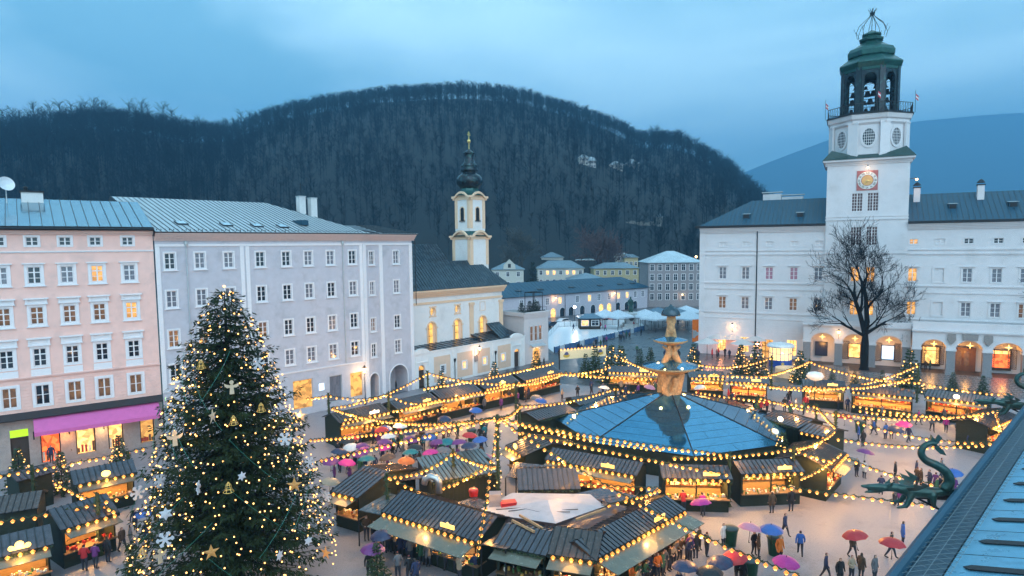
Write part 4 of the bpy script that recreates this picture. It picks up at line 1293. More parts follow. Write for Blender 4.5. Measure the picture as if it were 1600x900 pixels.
for i in range(len(mpx) - 1):
    for k in range(7):
        fs.append((i * 8 + k, (i + 1) * 8 + k, (i + 1) * 8 + k + 1, i * 8 + k + 1))
tag(MB().add(vs, fs).build('mountain', mat('far_mountain_forest', (0.03, 0.04, 0.04), 0.9, var=0.3, scale=0.004), smooth=True), 'pale far mountain slope right of the bell tower', None, None, 'structure')

rng = np.random.default_rng(5)
def forest_tree(rng, h, n=26):
    """verts (n,3), triangles of one bare far tree"""
    v, f = [], []
    w = 0.0075 * h
    lean = rng.normal(0, .03, 2)
    for a in (0, 1.57):
        c, s = math.cos(a) * w, math.sin(a) * w
        o = len(v)
        v += [(-c, -s, -1), (c, s, -1), (lean[0] * h + c * .3, lean[1] * h + s * .3, h * .85), (lean[0] * h - c * .3, lean[1] * h - s * .3, h * .85)]
        f += [(o, o + 1, o + 2), (o, o + 2, o + 3)]
    for i in range(n):
        z0 = h * rng.uniform(.35, .85)
        a = rng.uniform(0, 2 * PI)
        l = h * rng.uniform(.16, .34)
        el = rng.uniform(.5, 1.25)
        dx, dy, dz = math.cos(a) * math.cos(el) * l, math.sin(a) * math.cos(el) * l, math.sin(el) * l
        b = w * rng.uniform(.5, 1.1)
        px, py = -math.sin(a) * b, math.cos(a) * b
        x0, y0 = lean[0] * z0, lean[1] * z0
        o = len(v)
        v += [(x0 - px, y0 - py, z0), (x0 + px, y0 + py, z0 + b), (x0 + dx, y0 + dy, min(h * 1.02, z0 + dz))]
        f.append((o, o + 1, o + 2))
        a2 = a + rng.uniform(-1, 1)
        o = len(v)
        mx_, my_, mz_ = x0 + dx * .5, y0 + dy * .5, z0 + dz * .5
        v += [(mx_, my_, mz_ - b), (mx_, my_, mz_ + b), (mx_ + math.cos(a2) * l * .45, my_ + math.sin(a2) * l * .45, min(h * 1.03, mz_ + l * .35))]
        f.append((o, o + 1, o + 2))
    return np.array(v), np.array(f)
protos = [forest_tree(rng, 1.0 * 20, 38) for _ in range(8)]
V, F, off = [], [], 0
for i in range(7600):
    px = rng.uniform(-60, 1290)
    t = rng.uniform(0.02, 0.985) ** 0.8
    p = hill_pt(px, t)
    v, f = protos[rng.integers(8)]
    s = rng.uniform(.65, 1.05) * (1.0 if t > .4 else .8)
    a = rng.uniform(0, 2 * PI)
    ca, sa = math.cos(a) * s, math.sin(a) * s
    q = np.empty_like(v)
    q[:, 0] = v[:, 0] * ca - v[:, 1] * sa + p.x
    q[:, 1] = v[:, 0] * sa + v[:, 1] * ca + p.y
    q[:, 2] = v[:, 2] * s + p.z
    V.append(q); F.append(f + off); off += len(v)
me = bpy.data.meshes.new('hillside_wood')
Va, Fa = np.concatenate(V), np.concatenate(F)
me.vertices.add(len(Va)); me.vertices.foreach_set('co', Va.ravel())
me.loops.add(Fa.size); me.loops.foreach_set('vertex_index', Fa.ravel())
me.polygons.add(len(Fa)); me.polygons.foreach_set('loop_start', np.arange(0, Fa.size, 3)); me.polygons.foreach_set('loop_total', np.full(len(Fa), 3))
me.update(); me.validate()
me.materials.append(twig_m)
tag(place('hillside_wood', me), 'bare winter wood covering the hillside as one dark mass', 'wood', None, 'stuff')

# ---------------------------------------------------------------- bare trees one can tell apart
def bare_tree(seed, h, trunk_h, r, spread, levels=5, kids=3, twig_r=0.012, fork=None, up=0.35):
    rnd = random.Random(seed)
    tr, tw = MB(), MB()
    def grow(p, d, L, rad, lev):
        n = 4 if lev < 3 else 2
        path, rr = [p.copy()], [rad]
        q, dd = p.copy(), d.copy()
        for i in range(n):
            dd = (dd + Vector((rnd.uniform(-1, 1), rnd.uniform(-1, 1), rnd.uniform(-.5, .9) * up)) * (.16 + .05 * lev)).normalized()
            q = q + dd * (L / n)
            path.append(q.copy()); rr.append(max(twig_r, rad * (1 - .45 * (i + 1) / n)))
        (tr if lev < 3 else tw).tube(path, rr, 7 if lev < 2 else (5 if lev < 3 else 3), caps=False)
        if lev >= levels:
            return
        k = kids + (1 if rnd.random() < .5 else 0)
        for j in range(k):
            f = .35 + .65 * (j + 1) / k if lev > 0 else .6 + .4 * (j + 1) / k
            idx = min(n, max(1, round(f * n)))
            a = rnd.uniform(0, 2 * PI)
            side = dd.orthogonal().normalized()
            side = Matrix.Rotation(a, 3, dd) @ side
            nd = (dd * rnd.uniform(.55, 1.0) + side * rnd.uniform(.45, 1.0) * spread + Vector((0, 0, up * .5))).normalized()
            grow(path[idx], nd, L * rnd.uniform(.55, .8), rr[idx] * rnd.uniform(.5, .72), lev + 1)
    if fork:
        tr.tube([(0, 0, -0.1), (0, 0, .5), (0.02, 0, trunk_h * .6), (0, 0, trunk_h * .92)], [r * 1.8, r * 1.3, r * 1.15, r * .7], 10, caps=False)
        for d, L, rr_, z in fork:
            grow(Vector((0, 0, z)), Vector(d).normalized(), L, rr_, 1)
    else:
        grow(Vector((0, 0, -.1)), Vector((0, 0, 1)), trunk_h, r, 0)
    return tr.mesh('trunk', twig_dk, True), tw.mesh('crown', twig_dk, False)
def put_tree(label, cat, loc, meshes, rot=0, scale=1.0, group=None, name='bare_tree', mats=None):
    o = thing(name, label, cat, loc, rot, group)
    o.scale = (scale,) * 3
    a, b = place('trunk', meshes[0], o), place('crown', meshes[1], o)
    return o
t1 = bare_tree(11, 23, 8.0, 0.62, 0.8, levels=6, kids=3, twig_r=0.028, fork=[((-.28, .1, 1), 8.0, .56, 6.2), ((.25, -.1, 1), 8.4, .6, 6.4), ((-1, -.2, .42), 5.6, .32, 6.0), ((1, .15, .38), 5.8, .33, 6.3), ((.2, -1, .6), 4.6, .2, 7.2), ((0.1, .8, .9), 5.5, .28, 7.6)])
put_tree('tall leafless tree with a forked trunk in front of the bell tower', 'tree', at_z(1350, 578), t1, 0.0, 0.86).scale = (.74, .74, .9)
MB().box(-2.6, 2.6, -2.2, 2.2, 0.012, 0.05)
tg = tag(MB().box(-3.4, 3.4, -2.4, 2.4, 0.03, 0.045).build('tree_grate', mat('dark_tree_pit', (0.05, 0.04, 0.04), 0.7, var=0.3, scale=4), None, at_z(1350, 578) + Vector((1.5, 0, 0)), math.radians(-27)), 'dark square tree pit at the foot of the forked tree', 'tree pit')
t2 = bare_tree(23, 20, 7.0, 0.5, 0.8, levels=5, kids=3, twig_r=0.018)
put_tree('leafless tree at the right edge in front of the palace arcades', 'tree', (80.5, 93.5, 0), t2, 1.0, 1.0)
t3 = bare_tree(31, 20, 5.0, 0.4, 0.9, levels=5, kids=4, twig_r=0.03)
for m_ in t3: m_.materials[0] = mat('grey_twigs', (.07, .068, .06), .9, var=.2, scale=.3)
put_tree('wide grey leafless tree behind the far white houses beside the church tower', 'tree', at_y(815, 384, 262) - Vector((0, 0, 20)), t3, 0, 2.3)
t4 = bare_tree(37, 20, 5.0, 0.4, 0.9, levels=5, kids=4, twig_r=0.035)
for m_ in t4: m_.materials[0] = twig_red
put_tree('reddish round leafless tree behind the far yellow house', 'tree', at_y(932, 384, 265) - Vector((0, 0, 20)), t4, .5, 2.2)
ridge = []
for s in range(4):
    v, f = forest_tree(np.random.default_rng(40 + s), 20.0, 60)
    tn = MB().add([tuple(q) for q in v[:8]], [tuple(int(i) for i in q) for q in f[:4]]).mesh('trunk', twig_m)
    cn_ = MB().add([tuple(q) for q in v[8:]], [tuple(int(i) - 8 for i in q) for q in f[4:]]).mesh('crown', twig_m)
    ridge.append((tn, cn_))
rr = random.Random(9)
px = -6.0
k = 0
zones = [(400, 'bare tree on the left shoulder of the wooded hill against the sky', 'trees on the left shoulder of the hill'),
         (700, 'bare tree on the rising crest left of the hilltop against the sky', 'trees on the crest left of the hilltop'),
         (1000, 'bare tree on the falling crest right of the hilltop against the sky', 'trees on the crest right of the hilltop'),
         (1300, 'bare tree on the steep right flank of the hill against the sky', 'trees on the right flank of the hill')]
while px < 1225:
    z_ = next(z for z in zones if px < z[0])
    if not (985 < px < 1008):
        p = hill_pt(px, 1.0)
        sc = rr.uniform(.85, 1.22) * (1.25 if px < 400 and rr.random() < .4 else 1.0)
        if 1008 < px < 1040: sc *= 1.35
        put_tree(z_[1], 'tree', p, rr.choice(ridge), rr.uniform(0, 6.28), sc, z_[2], 'skyline_tree')
    px += rr.uniform(4.5, 9.5) * (1.1 if px < 400 else .9)

# conifers
needle_dk = mat('dark_conifer_needles', (0.014, 0.024, 0.012), 0.8, var=0.4, scale=2)
def conifer(seed, h, r, n_whorl, per, leaf, material, droop=0.25, name='crown', z0=0.06, dens=1.0, sub=5):
    """layered boughs of many small needle sprays"""
    rnd = np.random.default_rng(seed)
    v, f = [], []
    def spray(c, d, l, w):
        u = np.cross(d, rnd.normal(size=3)); u /= (np.linalg.norm(u) + 1e-9)
        o = len(v)
        v.extend([c - u * w * .5, c + d * l * .45 + u * w, c + d * l, c + d * l * .45 - u * w])
        f.append((o, o + 1, o + 2, o + 3))
    for i in range(n_whorl):
        t = i / (n_whorl - 1)
        z = h * (z0 + (1 - z0) * t * .985)
        R_ = r * ((1 - t) ** 0.85) * rnd.uniform(.86, 1.1) + .12
        nb = max(4, int(per * (1 - t * .55)))
        ph = rnd.uniform(0, 6.28)
        for b in range(nb):
            a = ph + 2 * PI * b / nb + rnd.normal(0, .15)
            L = R_ * rnd.uniform(.78, 1.08)
            dirv = np.array([math.cos(a), math.sin(a), -droop + .25 * t])
            k = max(3, int(L / (leaf * .42) * dens))
            for j in range(k):
                s = (j + .5 + rnd.uniform(-.4, .4)) / k
                if s < .18 and rnd.random() < .5: continue
                c = np.array([0, 0, z]) + dirv * L * s + np.array([0, 0, .16 * L * s * s])
                for m_ in range(sub):
                    sd = 1 if m_ % 2 else -1
                    side = np.array([-math.sin(a), math.cos(a), 0]) * sd * rnd.uniform(.2, 1.1)
                    d = dirv * rnd.uniform(.4, 1.0) + side + np.array([0, 0, rnd.uniform(-.55, .3)])
                    d /= np.linalg.norm(d)
                    spray(c + rnd.normal(0, .06 * leaf, 3), d, leaf * rnd.uniform(.7, 1.3) * (1 - .3 * s), leaf * .17)
    mb = MB().add(v, f)
    return mb.mesh(name, material)
def conifer_thing(name, label, loc, h, crown, trunk_r, group=None, rot=0, scale=1):
    o = thing(name, label, 'tree', loc, rot, group)
    o.scale = (scale,) * 3
    place('trunk', cached(('ct', h, trunk_r), lambda: MB().tube([(0, 0, -.05), (0, 0, h * .5), (0, 0, h * .96)], [trunk_r, trunk_r * .6, .02], 7).mesh('trunk', twig_dk)), o)
    place('crown', crown, o)
    return o
cf = conifer(3, 14, 3.4, 22, 9, 0.9, needle_dk, sub=4)
conifer_thing('spruce', 'dark spruce standing between the far white houses', at_y(832, 384, 235) - Vector((0, 0, 20)), 14, cf, .2)

# ---------------------------------------------------------------- far houses
roof_far = mat('far_blue_roof', (0.13, 0.19, 0.23), 0.4, var=0.25, scale=0.4, rvar=.1)
roof_snow = mat('far_frosty_roof', (0.42, 0.50, 0.54), 0.5, var=0.2, scale=0.5)
creamw = mat('cream_render', (0.55, 0.53, 0.47), 0.85, var=.06)
yellow_w = mat('ochre_render', (0.50, 0.40, 0.22), 0.85, var=.06)
taupe = mat('taupe_render', (0.30, 0.26, 0.26), 0.85, var=.06)
lilac = mat('pale_lilac_render', (0.50, 0.47, 0.52), 0.85, var=.07)
def far_house(label, px0, px1, Y, pe, pr, wallm, roofm, depth=10, rows=2, cols=4, ww=1.0, wh=1.5, lit=(), base=0.0, rot=0.0, hip=True, gable=False, ground=None, name='town_house', npan=0, ev=None, cat='house', grp=None):
    a, b = at_y(px0, pe, Y), at_y(px1, pe, Y)
    L = (b - a).length / max(.3, math.cos(rot)) if rot else (b - a).x
    ze = (a.z + b.z) / 2
    zr = at_y((px0 + px1) / 2, pr, Y + depth / 2).z
    t = thing(name, label, cat, (a.x, a.y, base), rot, grp)
    H = ze - base
    RZ = zr - base
    ops = []
    z0 = H * .12
    for r in range(rows):
        for c in range(cols):
            cx, cz = L * (c + .5) / cols, z0 + (H - z0) * (r + .5) / rows
            ops.append((cx - ww / 2, cx + ww / 2, cz - wh / 2, cz + wh / 2))
    wall_mb(0, L, 0, H, ops, .2).build('wall', wallm, t)
    MB().poly([(0, 0, 0), (0, depth, 0), (0, depth, H), (0, 0, H)]).poly([(L, 0, 0), (L, depth, 0), (L, depth, H), (L, 0, H)]).build('side_wall', wallm, t)
    for i, (x0, x1, c, d2) in enumerate(ops):
        o = place('window', cached(('fw', ww, wh), lambda: ring_mb(ww, wh, .16, -.05, .02).box(-.04, .04, .1, .13, 0, wh).box(-ww / 2, ww / 2, .1, .13, wh * .62, wh * .62 + .08).mesh('window', trim_w)), t, ((x0 + x1) / 2, 0, c))
        place('pane', glass_mesh(ww, wh, glass_hot if i in lit else glass_dk), o)
    e = .5
    hi = depth / 2 if hip else 0
    n = npan or max(4, int(L / 1.2))
    args = dict(rib=roofm, rw=.06, rh=.05)
    seam_roof(t, (-e, -e, H), (L + e, -e, H), (L + e - hi, depth / 2, RZ), (-e + hi, depth / 2, RZ), n, roofm, **args)
    if hip:
        seam_roof(t, (L + e, -e, H), (L + e, depth + e, H), (L + e - hi, depth / 2 + .01, RZ), (L + e - hi, depth / 2, RZ), max(4, n // 2), roofm, **args)
        seam_roof(t, (-e, depth + e, H), (-e, -e, H), (-e + hi, depth / 2, RZ), (-e + hi, depth / 2 + .01, RZ), max(4, n // 2), roofm, **args)
    else:
        MB().poly([(0, 0, H), (0, depth, H), (0, depth / 2, RZ)]).poly([(L, 0, H), (L, depth, H), (L, depth / 2, RZ)]).build('gable', wallm, t)
    if gable:
        gx = L * .55
        o = MB().prism([(gx - 2.2, H - .2), (gx + 2.2, H - .2), (gx + 2.0, H + 1.6), (gx, H + 3.6), (gx - 2.0, H + 1.6)], -.25, 3).build('front_gable', wallm, t)
        MB().quad((gx - .5, -.26, H + .6), (gx + .5, -.26, H + .6), (gx + .5, -.26, H + 2), (gx - .5, -.26, H + 2)).build('pane', glass_dk, o)
    MB().box(-e + .1, L + e - .1, -e + .1, depth, H - .25, H - .02).build('eaves', wallm, t)
    return t, L, H
far_house('white far villa with a curved front gable beside the church roof', 769, 818, 228, 421, 410, creamw, roof_far, rows=3, cols=3, gable=True, lit=(), npan=12)
far_house('wide white far house with lit attic windows behind the long low house', 840, 912, 245, 419, 407, creamw, roof_far, rows=3, cols=7, lit=(15, 16, 18, 19), npan=16)
far_house('ochre far house with a pale hipped roof', 928, 998, 240, 419, 410, yellow_w, roof_far, rows=3, cols=6, lit=(5,), npan=16)
far_house('small pale house high behind the wide white far house', 846, 880, 290, 402, 394, creamw, roof_far, rows=2, cols=3, base=4)
far_house('small blue-roofed house right of the high pale one', 880, 908, 300, 404, 398, creamw, roof_far, rows=2, cols=3, base=4)
far_house('narrow white block beside the reddish tree', 964, 978, 285, 397, 395, creamw, roof_snow, rows=3, cols=2, base=2)
far_house('small ochre house with dark roof above the ochre far house', 976, 997, 280, 402, 397, yellow_w, roof_far, rows=2, cols=3, base=2)
far_house('low pale house peeping out left of the reddish tree', 900, 930, 290, 406, 402, creamw, roof_snow, rows=2, cols=4, base=2)
far_house('low dark pyramid-roofed pavilion behind the long low house', 890, 948, 222, 437, 426, lilac, roof_far, rows=1, cols=4, depth=14)
fg, L, H = far_house('tall taupe four-storey corner house with pale roof left of the palace', 1013, 1098, 206, 410, 392, taupe, roof_snow, rows=4, cols=7, ww=1.1, wh=1.9, depth=16, npan=22, rot=-0.02, name='corner_house')
lo_ = MB().tube([(L * .62, 0, 4.2), (L * .62, -.8, 4.4), (L * .62, -.8, 4.1)], .05, 5).build('wall_lantern', iron, fg)
MB().ball((L * .62, -.8, 4.0), .22, 8, 6).build('bulb', mat('lantern_glow', (1, 1, 1)), lo_)
lamp('light', (L * .62, -.9, 3.9), 110, (1, .58, .24), .2, lo_)
# long low house
O, R = frame_of((-4.0, 166.8), 38.75)
long_h = thing('long_low_house', 'long low pale house with dark roof and lit windows behind the rink', 'house', O, R)
L = 61.0
wx = [8.5, 13.2, 17.8, 22.6, 29.5, 34.5, 38.5, 43.0, 47.2, 51.2, 55.0, 58.6]
ops = [(c - .65, c + .65, 3.6, 5.5) for c in wx] + [(x - 1.0, x + 1.0, 0, 2.5, 'a') for x in (6, 9.5, 13, 16.5, 20, 23.5, 27, 31.5, 36, 39.5, 43, 47, 51, 55)]
wall_mb(0, L, 0, 6.5, ops, .3).build('wall', lilac, long_h)
for i, c in enumerate(wx):
    window(long_h, c, 3.6, 1.3, 1.9, glass_hot if i in (3, 5, 8, 9) else glass_mid, t=.16, sill=False)
for i, o_ in enumerate([o for o in ops if len(o) > 4]):
    g = glass_hot if i in (1, 2, 4, 9, 10) else glass_dk
    q = place('arched_door', cached('fad', lambda: arch_strip(2.0, 2.5, .12, -.04, .02).mesh('arched_door', trim_w)), long_h, ((o_[0] + o_[1]) / 2, 0, 0))
    place('pane', glass_mesh(2.0, 2.5, g, True, .28), q)
seam_roof(long_h, (-.6, -.6, 6.5), (L + .6, -.6, 6.5), (L - 6, 6, 9.9), (-.6, 6, 9.9), 44, slate2, rh=.04)
seam_roof(long_h, (L + .6, -.6, 6.5), (L + .6, 13, 6.5), (L - 6, 6.2, 9.9), (L - 6, 6, 9.9), 10, slate2, rh=.04)
for x in (9, 17, 29, 41, 50, 56):
    MB().slab([(x - 1, 1.6, 7.9), (x + 1, 1.6, 7.9), (x + 1, 3, 8.25), (x - 1, 3, 8.25)], .12).build('dormer', iron, long_h)
MB().poly([(0, 0, 0), (0, 12, 0), (0, 12, 6.5), (0, 6, 9.8), (0, 0, 6.5)]).poly([(L, 0, 0), (L, 12, 0), (L, 12, 6.5), (L, 0, 6.5)]).build('side_wall', lilac, long_h)
for x in (24.5, 46):
    pipe(long_h, x, 0, 6.3, iron, head=False)
for x in (20.3, 44.5):
    wall_lamp(long_h, x, 5.2, energy=110, out=.8)
# houses on the hillside
def hill_z(px, py):
    best = None
    for i in range(200):
        t = i / 199
        p = hill_pt(px, t)
        if best is None or abs(proj(p)[1] - py) < best[0]:
            best = (abs(proj(p)[1] - py), p)
    return best[1]
for lab, a, b, pe, pr, pb in (('white villa with a bright roof highest on the wooded hill', 905, 919, 246, 241, 256), ('small white gabled villa beside the highest villa on the hill', 919, 931, 251, 245, 259),
                              ('low pale villa on the hill, middle of the row', 953, 974, 257, 252, 264), ('pale villa at the right end of the hillside row', 978, 1000, 256, 249, 264)):
    p = hill_z((a + b) / 2, pb)
    far_house(lab, a, b, p.y - 3, pe, pr, creamw, roof_snow, rows=2, cols=3, base=p.z - 2, depth=9, ww=1.2, wh=1.4, name='hillside_villa', npan=6)
p = hill_z(1005, 352)
ruin = mat('weathered_ruin', (.22, .22, .2), .9, var=.3)
cw = thing('ruined_wall', 'pale fortification wall with a small turret low on the right of the hill', 'wall', (p.x, p.y, p.z - 2))
cw.scale = (.75, .75, .6)
for i in range(7):
    MB().box(-12 + i * 3.2, -8.9 + i * 3.2, -.5, .5, 0, 6 + (i % 2) * 1.0 - i * .2).build('wall_section', ruin, cw)
q = MB().lathe([(2.2, -3), (2.2, 9), (2.5, 9.2), (2.5, 10)], 10, (11, 0, 0)).build('turret', ruin, cw)
MB().lathe([(2.7, 10), (.05, 13.5)], 10, (11, 0, 0)).build('turret_roof', roof_far, q)
# air between the viewer and the far hills
hz = MB().box(-4600, 4600, -280, 6200, -1.02, 1010).build('haze', [])
vm = bpy.data.materials.new('haze_air')
vm.use_nodes = True
vn = vm.node_tree.nodes
vn.clear()
vo = vn.new('ShaderNodeOutputMaterial')
pv = vn.new('ShaderNodeVolumePrincipled')
pv.inputs['Color'].default_value = (0.22, 0.60, 1.0, 1)
pv.inputs['Density'].default_value = 0.00036
vm.node_tree.links.new(pv.outputs['Volume'], vo.inputs['Volume'])
hz.data.materials.append(vm)
tag(hz, 'thin blue evening haze over the valley', 'haze', None, 'stuff')

# ---------------------------------------------------------------- market materials
hut_green = mat('dark_green_boards', (0.022, 0.028, 0.020), 0.6, spec=0.2, var=0.35, scale=5, stretch=(1, 1, 6), bump=0.15)
hut_brown = mat('dark_brown_boards', (0.040, 0.027, 0.020), 0.6, spec=0.2, var=0.35, scale=5, stretch=(1, 1, 6), bump=0.15)
hut_in = mat('honey_wood_lining', (0.50, 0.31, 0.13), 0.6, var=0.25, scale=4, stretch=(1, 1, 5))
counter_m = mat('counter_wood', (0.16, 0.10, 0.055), 0.5, var=0.3, scale=4)
roof_hut = mat('wet_roofing_strip', (0.065, 0.062, 0.075), 0.13, metal=0.15, var=0.35, scale=2.5, rvar=0.08)
roof_brn = mat('wet_brown_shingle', (0.075, 0.055, 0.05), 0.22, metal=0.1, var=0.35, scale=3, rvar=0.1)
batten = mat('black_roof_batten', (0.012, 0.012, 0.014), 0.5, var=0.2)
flap_m = mat('grey_green_flap_sheet', (0.15, 0.14, 0.105), 0.22, metal=0.3, var=0.25, scale=2, rvar=0.1)
fir_m = mat('fir_greenery', (0.035, 0.055, 0.022), 0.8, var=0.45, scale=6)
bulb_m = mat('warm_bulb_glow', (1, .8, .5), emit=(1.0, 0.40, 0.06), estr=3.2, sample=False)
bulb_s = mat('small_warm_bulb_glow', (1, .8, .5), emit=(1.0, 0.42, 0.055), estr=2.8, sample=False)
sign_glow = mat('yellow_sign_glow', (1, .8, .3), emit=(1.0, 0.45, 0.04), estr=1.0, sample=False)
sign_white = mat('white_sign_glow', (1, .9, .8), emit=(1.0, 0.80, 0.55), estr=2.0, sample=False)
amber = mat('amber_bulb_shade', (.6, .25, .05), .5, emit=(1.0, 0.30, 0.03), estr=0.75, sample=False)  # emission put on the shade gives each bulb an amber halo
BULB = MB().ball((0, 0, -.09), .08, 8, 6).lathe([(.135, -.05), (.10, .0), (.04, .06), (.02, .08)], 9, (0, 0, 0), 1).mesh('bulb', [bulb_m, amber], True)
BULB_FAR = MB().ball((0, 0, -.1), .098, 7, 5).lathe([(.165, -.05), (.12, .02), (.05, .08)], 8, (0, 0, 0), 1).mesh('bulb', [bulb_m, amber], True)
BULB_S = MB().ball((0, 0, 0), .046, 7, 5).mesh('bulb', bulb_s, True)
BULB_V = [BULB]
for k_, e_ in ((0, 2.0), (1, 4.4)):
    b_ = BULB.copy(); b_.materials[0] = mat('warm_bulb_glow_%d' % k_, (1, .8, .5), emit=(1.0, .37 + .06 * k_, .05), estr=e_, sample=False); BULB_V.append(b_)
BULB_FV = [BULB_FAR]
for k_ in (0, 1):
    b_ = BULB_FAR.copy(); b_.materials[0] = MATS['warm_bulb_glow_%d' % k_]; BULB_FV.append(b_)
LAMP_DATA = {}
def shared_lamp(loc, key, energy, color, radius, parent=None):
    if key not in LAMP_DATA:
        d = bpy.data.lights.new('light', 'POINT')
        d.energy, d.color, d.shadow_soft_size = energy, color, radius
        LAMP_DATA[key] = d
    o = bpy.data.objects.new('light', LAMP_DATA[key])
    COL.objects.link(o)
    o.location = loc
    if parent:
        o.parent = parent
    return o
STALL_W, GAR_W = 170, 190
def needles(path, rad, n, leaf, seed, mb=None):
    """short fir sprays bristling round a line"""
    rnd = random.Random(seed)
    mb = mb or MB()
    for i in range(n):
        t = rnd.random() * (len(path) - 1)
        k = min(int(t), len(path) - 2)
        c = path[k].lerp(path[k + 1], t - k)
        d = Vector((rnd.uniform(-1, 1), rnd.uniform(-1, 1), rnd.uniform(-1, .8))).normalized()
        u = d.orthogonal() * leaf * .22
        c = c + d * rad * .3
        mb.add([c - u, c + d * leaf, c + u], [(0, 1, 2)])
    return mb
goods_pal = [mat('goods_red', (0.45, .03, .02), .4), mat('goods_white', (0.75, .7, .62), .5), mat('goods_gold', (0.7, .42, .1), .35), mat('goods_brown', (0.22, .1, .04), .5), mat('goods_green', (0.08, .18, .05), .5)]
def hut(label, L, Rr, d=2.6, rise=.85, ze=2.65, flap=True, wood=None, roof=None, pal='gold', lit=True, sign=False, npan=None, bulbs=True, energy=1.0, side_open=False, fascia=True, name='market_stall', closed=False, grp='market stalls', two=True, drop=.2, reach=1.2):
    """L, Rr: (px,py) of the two ends of the front eave; the front looks to the right-hand side of the line from L to R seen from above"""
    A, B = at_z(*L, ze), at_z(*Rr, ze)
    e = (B - A)
    w = e.length
    ang = math.atan2(e.y, e.x)
    mid = (A + B) / 2
    t = thing(name, label, 'market stall', (mid.x, mid.y, 0), ang, grp)
    wood = wood or hut_green
    roof = roof or roof_hut
    h = w / 2
    f = .28                                   # eave overhang
    npan = max(6, int(w / .33))
    rise = rise * .78
    # shell
    MB().box(-h + .1, h - .1, f + d - .1, f + d, 0, ze).build('back_wall', wood, t)
    for s, nm in ((-1, 'side_wall'), (1, 'side_wall')):
        x = s * (h - .1)
        MB().prism([(f, 0), (f + d - .1, 0), (f + d - .1, ze), (f + d / 2, ze + rise * .93), (f, ze)], 0, .08).build(nm, wood, t, (x + (.04 if s > 0 else -.04) * 0, 0, 0), PI / 2)
    if closed:
        MB().box(-h + .1, h - .1, f, f + .08, 0, ze).build('front_wall', wood, t)
        bx = MB()
        for k in range(int(w / .3)):
            bx.box(-h + .15 + k * .3, -h + .17 + k * .3, f - .012, f + .01, .05, ze - .05)
        bx.build('board_joint', batten, t)
    else:
        c = MB().box(-h + .1, h - .1, f, f + .07, 0, .95).build('counter_front', wood, t)
        MB().box(-h + .05, h - .05, f - .25, f + .75, .952, 1.02).build('counter_top', counter_m, c)
        MB().box(-h + .12, h - .12, f + d - .22, f + d - .11, .3, ze - .05).build('back_lining', hut_in, t)
        MB().quad((-h + .15, f + .05, ze + .02), (-h + .15, f + d - .15, ze + .02), (h - .15, f + d - .15, ze + .02), (h - .15, f + .05, ze + .02)).build('ceiling', hut_in, t)
        # shelves with goods (too small to pick apart)
        g = MB()
        rnd = random.Random(int(w * 1000))
        for z, y0, y1 in ((1.022, f - .15, f + .65), (1.35, f + d - .55, f + d - .3), (1.75, f + d - .55, f + d - .3), (2.12, f + d - .55, f + d - .3)):
            if z > 1.1:
                g.box(-h + .2, h - .2, f + d - .6, f + d - .22, z - .04, z - .003, 3)
            n = int(w * 7)
            for k in range(n):
                x = -h + .25 + (w - .5) * (k + rnd.random() * .6) / n
                y = rnd.uniform(y0, y1)
                s, hh = rnd.uniform(.04, .10), rnd.uniform(.06, .26)
                mi = rnd.choice({'gold': [0, 1, 2, 2, 3], 'red': [0, 0, 0, 1, 2], 'white': [1, 1, 1, 4, 2], 'green': [4, 4, 2, 1, 3]}[pal])
                if rnd.random() < .5: g.box(x - s, x + s, y - s, y + s, z, z + hh, mi)
                else: g.lathe([(s * .6, z), (s, z + hh * .4), (s * .7, z + hh)], 5, (x, y, 0), mi)
        for k in range(int(w * 4)):            # goods hung from the lintel
            x = -h + .25 + (w - .5) * (k + rnd.random() * .5) / int(w * 4)
            s = rnd.uniform(.05, .1)
            g.lathe([(.01, ze - .25), (s, ze - .38), (s * .8, ze - .5), (.01, ze - .55)], 6, (x, f + rnd.uniform(.15, .5), 0), rnd.choice([0, 1, 2, 2]))
        o = g.build('goods', goods_pal, t)
        o['kind'] = 'stuff'
        posts = (-h + .14, h - .14) if w < 4.5 else (-h + .14, 0, h - .14)
        for x in posts:
            MB().box(x - .05, x + .05, f, f + .1, .95, ze).build('post', wood, t)
        if flap:
            MB().slab([(-h + .08, f - reach - .05, ze - .12 - drop), (h - .08, f - reach - .05, ze - .12 - drop), (h - .08, f - .05, ze - .12), (-h + .08, f - .05, ze - .12)], .04).build('flap', flap_m, t)
            for x in (-h + .25, h - .25):
                MB().tube([(x, f, 1.7), (x, f - reach * .8, ze - .2 - drop * .8)], .02, 4).build('flap_stay', iron, t)
        if lit:
            nl = 1 if w < 4.2 else 2
            for k in range(nl):
                shared_lamp(((k + .5) / nl * w - h, f + .55, ze - .35), ('stall', energy), STALL_W * 1.7 * energy / nl ** .5, (1.0, .52, .16), .12, t)
            shared_lamp((0, -.55, ze + .12), 'eave', 60, (1.0, .48, .12), .55, t)
    # roof
    if rise > .05 and two:
        seam_roof(t, (-h - .12, -.02, ze), (h + .12, -.02, ze), (h + .12, f + d / 2, ze + rise), (-h - .12, f + d / 2, ze + rise), npan, roof, batten, thick=.06, rw=.05, rh=.05, jit=.012)
        seam_roof(t, (h + .12, 2 * f + d + .02, ze), (-h - .12, 2 * f + d + .02, ze), (-h - .12, f + d / 2, ze + rise), (h + .12, f + d / 2, ze + rise), npan, roof, batten, thick=.06, rw=.05, rh=.05, jit=.012)
    else:
        seam_roof(t, (-h - .12, -.02, ze), (h + .12, -.02, ze), (h + .12, 2 * f + d, ze + max(rise, .25)), (-h - .12, 2 * f + d, ze + max(rise, .25)), npan, roof, batten, thick=.06, rw=.05, rh=.05, jit=.012)
